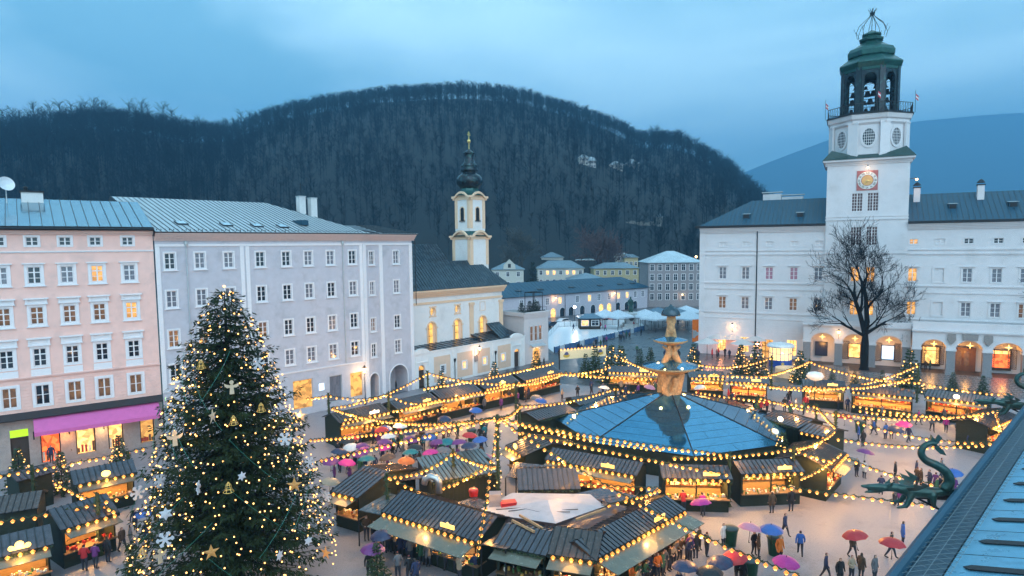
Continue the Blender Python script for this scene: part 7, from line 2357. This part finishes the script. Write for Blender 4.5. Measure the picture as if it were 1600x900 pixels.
p = at_z(1087, 540)
os_ = thing('orange_sign', 'tall orange sign panel with a white shape at the palace corner', 'sign', p, .2)
MB().box(-.75, .75, -.06, .06, .8, 5.2).build('panel', mat('orange_panel', (.72, .17, .02), .55, var=.05, emit=(1, .25, .03), estr=.12), os_)
MB().prism([(-.74, 1.6), (-.3, 1.5), (.0, 1.9), (.4, 2.1), (.74, 2.3), (.74, 2.6), (.2, 2.75), (-.1, 3.1), (-.4, 3.0), (-.74, 3.3)], -.075, -.062).build('white_shape', white_pl, os_)
for x in (-.6, .6): MB().tube([(x, 0, 0), (x, 0, .8)], .05, 5).build('leg', iron, os_)
p = at_z(1219, 572)
kk = thing('ticket_kiosk', 'glazed white and blue round kiosk in front of the palace', 'kiosk', p)
kb, kw = mat('kiosk_blue', (.02, .07, .32), .4), mat('kiosk_white', (.7, .7, .7), .4)
MB().lathe([(1.75, 0), (1.75, 1.15)], 8, phase=PI / 8).build('base', kb, kk)
MB().lathe([(1.68, 1.151), (1.68, 3.2)], 8, phase=PI / 8).build('glass', mat('kiosk_glow', (.4, .3, .15), .1, emit=(1, .62, .22), estr=1.3), kk)
fr = MB()
for k in range(8):
    a = PI / 8 + 2 * PI * k / 8
    fr.tube([(1.72 * math.cos(a), 1.72 * math.sin(a), 1.1), (1.72 * math.cos(a), 1.72 * math.sin(a), 3.25)], .06, 4)
    b = a + 2 * PI / 8
    fr.tube([(1.71 * math.cos(a), 1.71 * math.sin(a), 2.2), (1.71 * math.cos(b), 1.71 * math.sin(b), 2.2)], .05, 4)
    fr.tube([(1.71 * math.cos((a + b) / 2) * .93, 1.71 * math.sin((a + b) / 2) * .93, 1.1), (1.71 * math.cos((a + b) / 2) * .93, 1.71 * math.sin((a + b) / 2) * .93, 3.2)], .04, 4)
fr.build('frame', kb, kk)
MB().lathe([(2.1, 3.2), (2.15, 3.4), (1.9, 3.7), (.3, 3.95), (.05, 4.05)], 16).build('roof', kw, kk)
MB().prism([(.25 * math.cos(2 * PI * i / 12), .25 * math.sin(2 * PI * i / 12)) for i in range(12)], -.03, .03).build('emblem', gold, kk, (-.3, -1.66, .65))
shared_lamp((0, -2.4, 2.2), 'kiosk', 60, (1, .65, .3), .2, kk)
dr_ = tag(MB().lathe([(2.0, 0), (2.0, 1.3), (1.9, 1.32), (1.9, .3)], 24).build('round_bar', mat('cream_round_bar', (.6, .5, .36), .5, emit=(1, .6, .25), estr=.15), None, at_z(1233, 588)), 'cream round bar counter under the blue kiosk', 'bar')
par_m = mat('cream_parasol_cloth', (.56, .50, .48), .7, var=.06, scale=1.5)
def parasol(label, px, py):
    q = at_z(px, py, 3.0)
    o = thing('parasol', label, 'parasol', (q.x, q.y, 0), -.48, 'cream parasols of the palace cafe')
    MB().tube([(0, 0, 0), (0, 0, 3.9)], .05, 6).build('pole', iron, o)
    mb = MB()
    n = 8
    for k in range(n):
        a, b = 2 * PI * k / n + PI / 8, 2 * PI * (k + 1) / n + PI / 8
        A, B, C = Vector((2.2 * math.cos(a), 2.2 * math.sin(a), 2.95)), Vector((2.2 * math.cos(b), 2.2 * math.sin(b), 2.95)), Vector((0, 0, 3.85))
        m = (A + B) / 2 * .96
        m.z = 2.98
        mb.poly([A, m, C]); mb.poly([m, B, C])
    mb.build('canopy', par_m, o)
    shared_lamp((.4, -.3, 2.3), 'parasol', 110, (1, .32, .16), .2, o)
for i, (px, py) in enumerate(((1105, 535), (1122, 528), (1146, 529), (1160, 537), (1180, 531))):
    parasol(['cream parasol farthest left at the palace cafe', 'cream parasol second from the left at the palace cafe', 'cream parasol in the middle of the palace cafe', 'cream parasol foremost at the palace cafe', 'cream parasol farthest right beside the downpipe'][i], px, py)
# plants on the roof terrace
bush_m = conifer(29, 1.8, .9, 9, 7, .3, needle_dk, sub=4)
for i, (u, v) in enumerate(((1.0, 1.6), (3.9, 1.4), (4.9, 1.6), (4.4, 3.0))):
    q = Vector((2.0, 107, 0)) + Matrix.Rotation(math.radians(43.5), 3, 'Z') @ Vector((u, v, 8.55))
    conifer_thing('terrace_shrub', ['potted shrub alone at the left of the roof terrace', 'potted shrub under the left pergola post', 'potted shrub under the right pergola post', 'potted shrub behind the pergola'][i], q, 1.8, bush_m, .05, 'shrubs on the roof terrace')

# ---------------------------------------------------------------- people
skin = mat('skin', (.50, .30, .22), .6)
hair_m = mat('dark_hair', (.03, .02, .015), .6)
coat_m = mat('coat_cloth', (.1, .1, .1), .8, objcol=True, var=.15, scale=6)
trou_m = mat('dark_trousers', (.025, .027, .04), .8, var=.2, scale=5)
boot_m = mat('black_boots', (.012, .011, .01), .5)
hat_m = mat('knit_hat', (.12, .02, .02), .8)
def person_mesh(pose, female=False):
    """one continuous skinned figure about 1.73 m tall, facing -y"""
    J, E, Rd = [], [], []
    def j(p, r, par=None):
        J.append(Vector(p)); Rd.append(r if isinstance(r, tuple) else (r, r))
        if par is not None: E.append((par, len(J) - 1))
        return len(J) - 1
    st = {'stand': 0.0, 'walk': .26, 'umbrella': .05, 'talk': 0.03, 'lean': .02}[pose]
    ln = .16 if pose == 'lean' else 0
    pel = j((0, .02, .95), (.17, .135))
    wai = j((0, .01 - ln * .4, 1.12), (.155, .12), pel)
    che = j((0, -ln, 1.33), (.19, .14), wai)
    nek = j((0, -.01 - ln * 1.2, 1.47), .075, che)
    hd = j((0, -.02 - ln * 1.5, 1.57), (.085, .1), nek)
    j((0, -.03 - ln * 1.6, 1.68), (.08, .095), hd)
    hip_r = .125 if female else .115
    for s in (-1, 1):
        f = st * s
        hp = j((s * .1, 0, .86), hip_r, pel)
        kn = j((s * .1, -f * .55 - .02, .49), .068, hp)
        an = j((s * .1, -f + (.08 if f < 0 else 0), .1), .048, kn)
        j((s * .115, -f - .15, .045), .045, an)
    for s in (-1, 1):
        sh = j((s * .17, -ln, 1.39), .08, che)
        if pose in ('umbrella',) and s == 1:
            el = j((s * .27, -.08, 1.14), .06, sh); wr = j((s * .2, -.28, 1.26), .042, el); j((s * .18, -.33, 1.32), .045, wr)
        elif pose in ('talk', 'lean'):
            el = j((s * .27, .02 - ln, 1.12), .06, sh); wr = j((s * .15, -.24 - ln, 1.08), .042, el); j((s * .08, -.3 - ln, 1.09), .042, wr)
        else:
            sw = st * -s * .8
            el = j((s * .26, .03 - sw * .3, 1.12), .06, sh); wr = j((s * .27, -.04 - sw * .7, .9), .042, el); j((s * .265, -.07 - sw * .8, .8), .042, wr)
    me = bpy.data.meshes.new('person_src')
    me.from_pydata(J, E, [])
    o = bpy.data.objects.new('person_src', me)
    COL.objects.link(o)
    md = o.modifiers.new('skin', 'SKIN')
    for i, v in enumerate(me.skin_vertices[0].data):
        v.radius = Rd[i]
        v.use_root = (i == 0)
    sb = o.modifiers.new('sub', 'SUBSURF')
    sb.levels = sb.render_levels = 1
    out = bpy.data.meshes.new_from_object(o.evaluated_get(bpy.context.evaluated_depsgraph_get()))
    bpy.data.objects.remove(o)
    bpy.data.meshes.remove(me)
    out.name = 'person'
    out.materials.clear()
    for m_ in (coat_m, trou_m, skin, hair_m, boot_m, hat_m):
        out.materials.append(m_)
    # coat flares below the waist
    long_coat = female or pose in ('stand', 'umbrella')
    for v in out.vertices:
        if .55 < v.co.z < 1.0 and abs(v.co.x) < .24 and long_coat and math.hypot(v.co.x, v.co.y) < .4:
            k = 1.0 + (1.0 - v.co.z) * .3
            v.co.x *= k
            v.co.y *= k
    hy = [v for v in out.vertices if v.co.z > 1.5]
    yc = sum(v.co.y for v in hy) / len(hy)
    for p in out.polygons:
        p.use_smooth = True
        c = p.center
        hand = c.z < 1.35 and (abs(c.x) > .16 or c.y < -.22 - ln) and c.z > .7 and ((pose in ('stand', 'walk') and c.z < .86 and abs(c.x) > .2) or (pose == 'umbrella' and (c.y < -.28 or (c.z < .86 and c.x < -.2))) or (pose in ('talk', 'lean') and c.y < -.26 - ln))
        if c.z > 1.64: p.material_index = 5 if pose in ('walk', 'talk') else 3
        elif c.z > 1.49:
            p.material_index = 2 if c.y < yc + .015 else (3 if c.z > 1.52 or female else 2)
        elif hand: p.material_index = 2
        elif c.z > (.66 if long_coat else .86): p.material_index = 0
        elif c.z > .16: p.material_index = 1
        else: p.material_index = 4
    return out
PM = {}
for pose in ('stand', 'walk', 'umbrella', 'talk', 'lean'):
    PM[pose] = person_mesh(pose, pose == 'stand')
COLS = {'red': (.42, .02, .025), 'black': (.012, .012, .015), 'navy': (.02, .03, .08), 'brown': (.08, .045, .025), 'grey': (.12, .12, .13), 'white': (.62, .60, .58), 'teal': (.01, .14, .17), 'purple': (.14, .03, .16), 'orange': (.55, .14, .02), 'beige': (.38, .29, .2), 'blue': (.03, .10, .34), 'green': (.03, .10, .05), 'magenta': (.45, .02, .22), 'pink': (.5, .2, .28)}
def person(px, py, pose, colr, rz, where, sc=None, z=0.0, label=None):
    p = at_z(px, py, z)
    lab = label or f'person in {colr} coat {where}'
    o = place('person', PM[pose], None, p, (0, 0, rz), COLS[colr], sc or random.uniform(.95, 1.06))
    return tag(o, lab, 'person', ('people ' + where) if not label else None)
# umbrellas
umb_cloth = mat('umbrella_cloth', (.1, .1, .1), .45, objcol=True, var=.1, scale=5)
def umb_mesh():
    mb = MB()
    n, rings = 8, 5
    for k in range(n):
        a, b = 2 * PI * k / n, 2 * PI * (k + 1) / n
        for i in range(rings):
            t0, t1 = i / rings, (i + 1) / rings
            def P(t, ang, mid=False):
                r = .58 * math.sin(t * 1.25) / math.sin(1.25) * (.965 if mid and t > .3 else 1)
                return (r * math.cos(ang), r * math.sin(ang), .34 * math.cos(t * 1.4) - .06 + (.02 if mid and t > .95 else 0))
            m_ = (a + b) / 2
            for p, q, s0, s1 in ((a, m_, False, True), (m_, b, True, False)):
                mb.quad(P(t0, p, s0), P(t1, p, s0), P(t1, q, s1), P(t0, q, s1))
    return mb.mesh('canopy', umb_cloth)
UC = umb_mesh()
US = MB().tube([(0, 0, .36), (0, 0, -.62)], .012, 5).tube([(0, 0, -.55), (0, 0, -.66), (.04, 0, -.7), (.07, 0, -.66)], .018, 5).mesh('shaft', iron)
UR = MB()
for k in range(8):
    a = 2 * PI * k / 8
    UR.tube([(.56 * math.cos(a), .56 * math.sin(a), .0), (.0, 0, .12)], .005, 3, caps=False)
UR = UR.mesh('ribs', iron)
def umbrella(px, py, colr, where, z=1.95, tilt=None, label=None):
    p = at_z(px, py, z)
    lab = label or f'{colr} umbrella {where}'
    o = thing('umbrella', lab, 'umbrella', p, random.uniform(0, 6), 'umbrellas ' + where if not label else None)
    o.rotation_euler = (random.uniform(-.22, .22), random.uniform(-.22, .22), random.uniform(0, 6))
    c = place('canopy', UC, o, color=COLS[colr]); place('shaft', US, o); place('ribs', UR, o)
    o.scale = (1.3,) * 3
    return o
def with_umbrella(px, py, coat, ucol, where, rz=0.0, ulabel=None, plabel=None):
    """person whose feet are at the given place, holding an open umbrella"""
    g = at_z(px, py)
    o = place('person', PM['umbrella'], None, g, (0, 0, rz), COLS[coat], random.uniform(.97, 1.05))
    tag(o, plabel or f'person in {coat} coat with {ucol} umbrella {where}', 'person', None if plabel else 'people with umbrellas ' + where)
    h = Matrix.Rotation(rz, 3, 'Z') @ Vector((.17, -.33, 1.95))
    u = thing('umbrella', ulabel or f'{ucol} umbrella held open {where}', 'umbrella', g + h, 0, None if ulabel else 'umbrellas ' + where)
    u.rotation_euler = (random.uniform(-.15, .15), random.uniform(-.15, .15), random.uniform(0, 6))
    u.scale = (1.3,) * 3
    place('canopy', UC, u, color=COLS[ucol]); place('shaft', US, u); place('ribs', UR, u)
R_ = random.Random(21)
dark = ['black', 'navy', 'brown', 'grey', 'black', 'navy', 'purple', 'green']
# ---- left foreground
person(133, 893, 'talk', 'red', .3 + PI, '', 1.05, label='person in a red hooded jacket at the ridge-roofed stall')
person(150, 889, 'talk', 'purple', PI + .1, '', 1.0, label='person in dark purple beside the one in red at the lower left stall')
person(169, 880, 'stand', 'black', PI - .2, '', 1.05, label='person in a long black coat at the lower left stall')
person(192, 862, 'walk', 'brown', 1.2, 'between the left stall and the big tree')
person(205, 858, 'stand', 'grey', 2.2, 'between the left stall and the big tree')
person(178, 842, 'talk', 'black', 2.5, 'between the left stall and the big tree')
person(212, 830, 'walk', 'navy', .4, 'between the left stall and the big tree')
umbrella(228, 803, 'blue', '', 1.95, label='blue umbrella just left of the big tree')
person(230, 850, 'stand', 'navy', .4, '', label='person under the blue umbrella left of the big tree')
person(81, 724, 'walk', 'navy', .6, '', 1.05, label='person in a dark jumper and jeans walking past the red shop window')
person(113, 716, 'stand', 'black', 2.0, '', label='dark figure before the second shop window of the pink house')
# ---- crowd by the left row
rnd = R_
for i in range(26):
    px, py = rnd.uniform(515, 760), 0
    t = (px - 515) / 245
    py = rnd.uniform(712 - 42 * t, 742 - 34 * t)
    person(px, py, rnd.choice(['stand', 'walk', 'talk', 'walk']), rnd.choice(dark + ['teal', 'white', 'beige']), rnd.uniform(0, 6.28), 'in the crowd beside the left stall row')
for i in range(15):
    px = rnd.uniform(520, 860)
    t = (px - 520) / 340
    py = 707 - 92 * t + rnd.uniform(-4, 8)
    person(px, py, rnd.choice(['stand', 'talk', 'lean']), rnd.choice(dark + ['red']), 3.9 + rnd.uniform(-.5, .5), 'queueing at the left stall row')
UMB = [(530, 705, 'navy'), (543, 701, 'white'), (562, 697, 'purple'), (570, 703, 'magenta'), (597, 691, 'purple'), (592, 672, 'red'), (607, 671, 'blue'), (627, 668, 'white'), (613, 683, 'white'), (562, 712, 'purple'), (546, 722, 'magenta'), (628, 722, 'orange'), (648, 688, 'purple'), (677, 693, 'purple'), (676, 683, 'blue'), (703, 690, 'teal'), (715, 694, 'purple'), (728, 682, 'red'), (729, 696, 'navy'), (752, 690, 'blue'), (760, 714, 'purple'), (743, 717, 'navy'), (695, 718, 'red'), (522, 720, 'purple'), (738, 642, 'blue'), (842, 628, 'blue'), (700, 655, 'navy'), (520, 756, 'beige'), (585, 706, 'grey'), (605, 700, 'magenta'), (640, 706, 'teal'), (655, 700, 'black'), (580, 718, 'teal'), (612, 716, 'brown'), (688, 706, 'grey'), (668, 710, 'magenta'), (640, 676, 'navy'), (657, 668, 'black'), (536, 690, 'black'), (556, 684, 'red')]
for px, py, c in UMB:
    g = at_z(px, py, 1.95)
    q = proj((g.x, g.y, 0))
    with_umbrella(q[0], q[1], rnd.choice(dark), c, 'in the crowd beside the left stall row', rnd.uniform(0, 6.28))
with_umbrella(671, 760, 'black', 'white', '', 0.5, 'black and white umbrella behind the flat green hut', 'person under the black and white umbrella')
# ---- in front of the central block
for px, py, pose, c, rz, lab in ((663, 864, 'stand', 'red', PI, 'child in a red raincoat beside the drinks stall'), (661, 838, 'stand', 'white', 2.6, 'person in a white hooded coat at the end of the drinks stall'),
                                 (622, 905, 'talk', 'grey', PI + .5, 'person in a grey hoodie seen from behind at the drinks stall'), (640, 912, 'talk', 'black', PI + .4, 'broad person in a black jacket at the drinks stall'), (650, 915, 'stand', 'navy', PI + .6, 'person in dark blue next to the black jacket'),
                                 (748, 905, 'stand', 'orange', PI + .4, 'person in an orange jacket at the end of the drinks stall'), (718, 912, 'talk', 'beige', 2.2, 'person in brown with a red cap under the drinks flap'), (584, 852, 'stand', 'black', 1.4, 'dark figure under the blue-roofed stall'), (573, 845, 'talk', 'brown', .4, 'person in brown under the blue-roofed stall')):
    person(px, py, pose, c, rz, '', .72 if 'child' in lab else None, label=lab)
for i in range(20):
    t = rnd.random()
    px, py = 600 + 140 * t + rnd.uniform(-12, 12), 858 + 44 * t + rnd.uniform(-4, 10)
    person(px, py, rnd.choice(['talk', 'lean', 'stand']), rnd.choice(dark + ['brown', 'beige']), PI + .4 + rnd.uniform(-.5, .5), 'crowding under the big drinks flap')
with_umbrella(578, 905, 'black', 'purple', '', .4, 'purple umbrella at the bottom right of the big tree', 'person under the purple umbrella by the big tree')
with_umbrella(592, 882, 'black', 'navy', '', .4, 'dark grey umbrella at the drinks stall', 'person under the dark grey umbrella at the drinks stall')
for i in range(18):
    t = rnd.random()
    px, py = 985 + 110 * t + rnd.uniform(-8, 8), 925 - 66 * t + rnd.uniform(-6, 8)
    person(px, py, rnd.choice(['talk', 'lean', 'stand']), rnd.choice(dark + ['brown', 'beige', 'orange']), -PI * .75 + PI * 1.0 + rnd.uniform(-.5, .5), 'crowding at the blue-slatted drinks stall')
with_umbrella(1060, 935, 'navy', 'navy', '', .4, 'big blue umbrella at the bottom beside the drinks stall', 'person under the big blue umbrella')
with_umbrella(1098, 945, 'black', 'black', '', .4, 'black umbrella at the bottom, left of a pair', 'person under the left black umbrella of a pair')
with_umbrella(1113, 930, 'black', 'navy', '', .9, 'dark umbrella at the bottom, right of a pair', 'person under the right dark umbrella of a pair')
for px, py, pose, c, rz, lab in ((1073, 868, 'stand', 'green', 1.0, 'person in a green coat by the right end of the drinks stall'), (1087, 874, 'stand', 'black', PI, 'person in black with a light belt seen from behind'), (1104, 870, 'talk', 'black', 2.0, 'person in black holding a cup beside the belted one'),
                                 (1130, 855, 'stand', 'white', .6, 'person dressed in white beside the green bin'), (1178, 868, 'talk', 'black', .5, 'person in black under the pink umbrella'), (1185, 872, 'stand', 'brown', 1.2, 'person in brown beside the pink umbrella'),
                                 (1226, 838, 'walk', 'navy', .8, 'slim walker in navy by the scarf stall'), (1250, 868, 'walk', 'blue', 2.8, 'lone walker in blue-grey on the open gravel'), (1218, 878, 'stand', 'orange', .3, 'person in an ochre coat under the striped umbrella'),
                                 (1332, 872, 'walk', 'brown', .2, 'person in brown under the red umbrella on the gravel'), (1410, 853, 'stand', 'blue', 1.2, 'man in a blue coat and red cap standing alone by the roof edge'), (1392, 872, 'walk', 'black', 1.0, 'person under the small red umbrella by the roof edge'),
                                 (1312, 915, 'stand', 'black', .2, 'dark head and shoulders at the bottom edge on the gravel'), (1330, 908, 'talk', 'beige', .4, 'person in beige at the bottom edge'), (1345, 905, 'stand', 'brown', 2.0, 'person in brown leather at the bottom edge'), (1366, 908, 'stand', 'grey', .5, 'fair-haired person at the bottom edge near the roof'),
                                 (1290, 905, 'walk', 'navy', 1.0, 'dark walker at the bottom left of the open gravel'), (1150, 915, 'talk', 'black', 1.2, 'person in a black coat under the red umbrella at the bottom'), (1160, 918, 'stand', 'black', 2.2, 'second person in black beside the red umbrella at the bottom'),
                                 (1338, 745, 'stand', 'black', .3, 'person in black under the tilted dark umbrella'), (1350, 748, 'stand', 'white', 2.0, 'person in white with a pram beside the tilted umbrella'), (1513, 703, 'stand', 'navy', .5, 'person in dark blue beside the one with a patterned shawl'), (1524, 704, 'talk', 'beige', 1.0, 'person with a patterned shawl and white hat'), (1538, 695, 'stand', 'red', 1.0, 'person in red by the far right stall'),
                                 (1068, 801, 'lean', 'red', PI, 'customer in a red coat at the figurine stall, left one'), (1098, 806, 'lean', 'magenta', PI, 'customer in a magenta coat at the figurine stall'), (1206, 803, 'stand', 'brown', PI, 'customer in brown at the scarf stall'), (1236, 800, 'stand', 'black', PI, 'customer in black at the scarf stall')):
    person(px, py, pose, c, rz, '', label=lab)
for px, py, c, lab in ((1172, 826, 'pink', 'pink umbrella left of the lone walker'), (1205, 829, 'blue', 'striped blue umbrella beside the green bin'), (1336, 838, 'red', 'bright red umbrella in the middle of the open gravel'), (1394, 850, 'red', 'small red umbrella by the roof edge'), (1148, 872, 'red', 'red umbrella at the bottom among the black coats'),
                      (1228, 880, 'magenta', 'magenta umbrella at the bottom edge of the gravel'), (1352, 708, 'purple', 'tilted dark umbrella beside the side-counter hut'), (1488, 740, 'blue', 'blue umbrella behind the near gargoyle'), (1400, 672, 'navy', 'dark blue umbrella on the far gravel'), (1412, 664, 'magenta', 'magenta umbrella on the far gravel'), (1320, 652, 'red', 'red umbrella right of the fountain ring'), (1095, 787, 'magenta', 'magenta umbrella in front of the figurine stall'),
                      (1093, 606, 'white', 'white umbrella right behind the fountain rock'), (944, 607, 'white', 'white umbrella at the jewellery stall'), (1015, 606, 'pink', 'pink umbrella left of the fountain rock'), (838, 622, 'grey', 'grey umbrella at the last stall of the left row')):
    umbrella(px, py, c, '', label=lab)
    if py > 640 and lab not in ('bright red umbrella in the middle of the open gravel', 'pink umbrella left of the lone walker'):
        g = at_z(px, py, 1.95)
        q = proj((g.x, g.y + .3, 0))
# ---- right side crowd
for i in range(24):
    px, py = rnd.uniform(1330, 1560), rnd.uniform(655, 700)
    person(px, py, rnd.choice(['walk', 'stand', 'talk']), rnd.choice(dark + ['blue', 'magenta', 'grey']), rnd.uniform(0, 6.28), 'on the gravel right of the fountain')
for i in range(16):
    px, py = rnd.uniform(1370, 1500), rnd.uniform(745, 790)
    person(px, py, rnd.choice(['walk', 'stand', 'talk']), rnd.choice(dark), rnd.uniform(0, 6.28), 'strolling behind the near gargoyle')
for i in range(30):
    px = rnd.uniform(1080, 1330)
    py = rnd.uniform(622, 648) + (px - 1080) * .03
    person(px, py, rnd.choice(['walk', 'stand', 'talk']), rnd.choice(dark + ['red', 'red', 'white']), rnd.uniform(0, 6.28), 'in the lane behind the fountain on the right')
for i in range(20):
    px = rnd.uniform(870, 1030)
    py = rnd.uniform(612, 634) - (px - 870) * .03
    person(px, py, rnd.choice(['walk', 'stand', 'talk']), rnd.choice(dark + ['brown', 'beige']), rnd.uniform(0, 6.28), 'in the lane behind the fountain on the left')
for i in range(12):
    px = rnd.uniform(985, 1100)
    person(px, rnd.uniform(548, 565), rnd.choice(['walk', 'stand']), rnd.choice(dark), rnd.uniform(0, 6.28), 'crossing the wet plaza')
for i in range(16):
    t = rnd.random()
    px, py = 872 + 140 * t, 556 - 36 * t + rnd.uniform(1, 5)
    person(px, py, rnd.choice(['stand', 'talk']), rnd.choice(dark), PI + .5 + rnd.uniform(-.4, .4), 'watching at the rink fence')
for lab, px, py, c in (('skater in navy at the back of the ice', 896, 517, 'navy'), ('skater in magenta near the middle of the ice', 946, 517, 'magenta'), ('skater in red at the right end of the ice', 990, 513, 'red')):
    person(px, py, 'walk', c, rnd.uniform(0, 6), '', label=lab)
for lab, px, py, c in (('person in black under the right arcade, left one', 1438, 580, 'black'), ('person in brown under the right arcade', 1446, 579, 'brown'), ('person in a green jacket under the right arcade', 1453, 579, 'green'), ('person sitting dark in the big arched passage', 619, 613, 'black'), ('person by the door of the terrace house', 850, 574, 'black'), ('person in black before the terrace house door', 843, 576, 'black')):
    person(px, py, 'stand', c, rnd.uniform(0, 6), '', label=lab)
for i in range(12):
    person(rnd.uniform(1110, 1190), rnd.uniform(552, 562), rnd.choice(['stand', 'talk']), rnd.choice(dark + ['red']), rnd.uniform(0, 6), 'at the palace cafe parasols')
for i in range(9):
    person(rnd.uniform(905, 1080), rnd.uniform(502, 508), rnd.choice(['stand', 'walk']), rnd.choice(dark + ['purple']), rnd.uniform(0, 6), 'among the tents behind the rink')
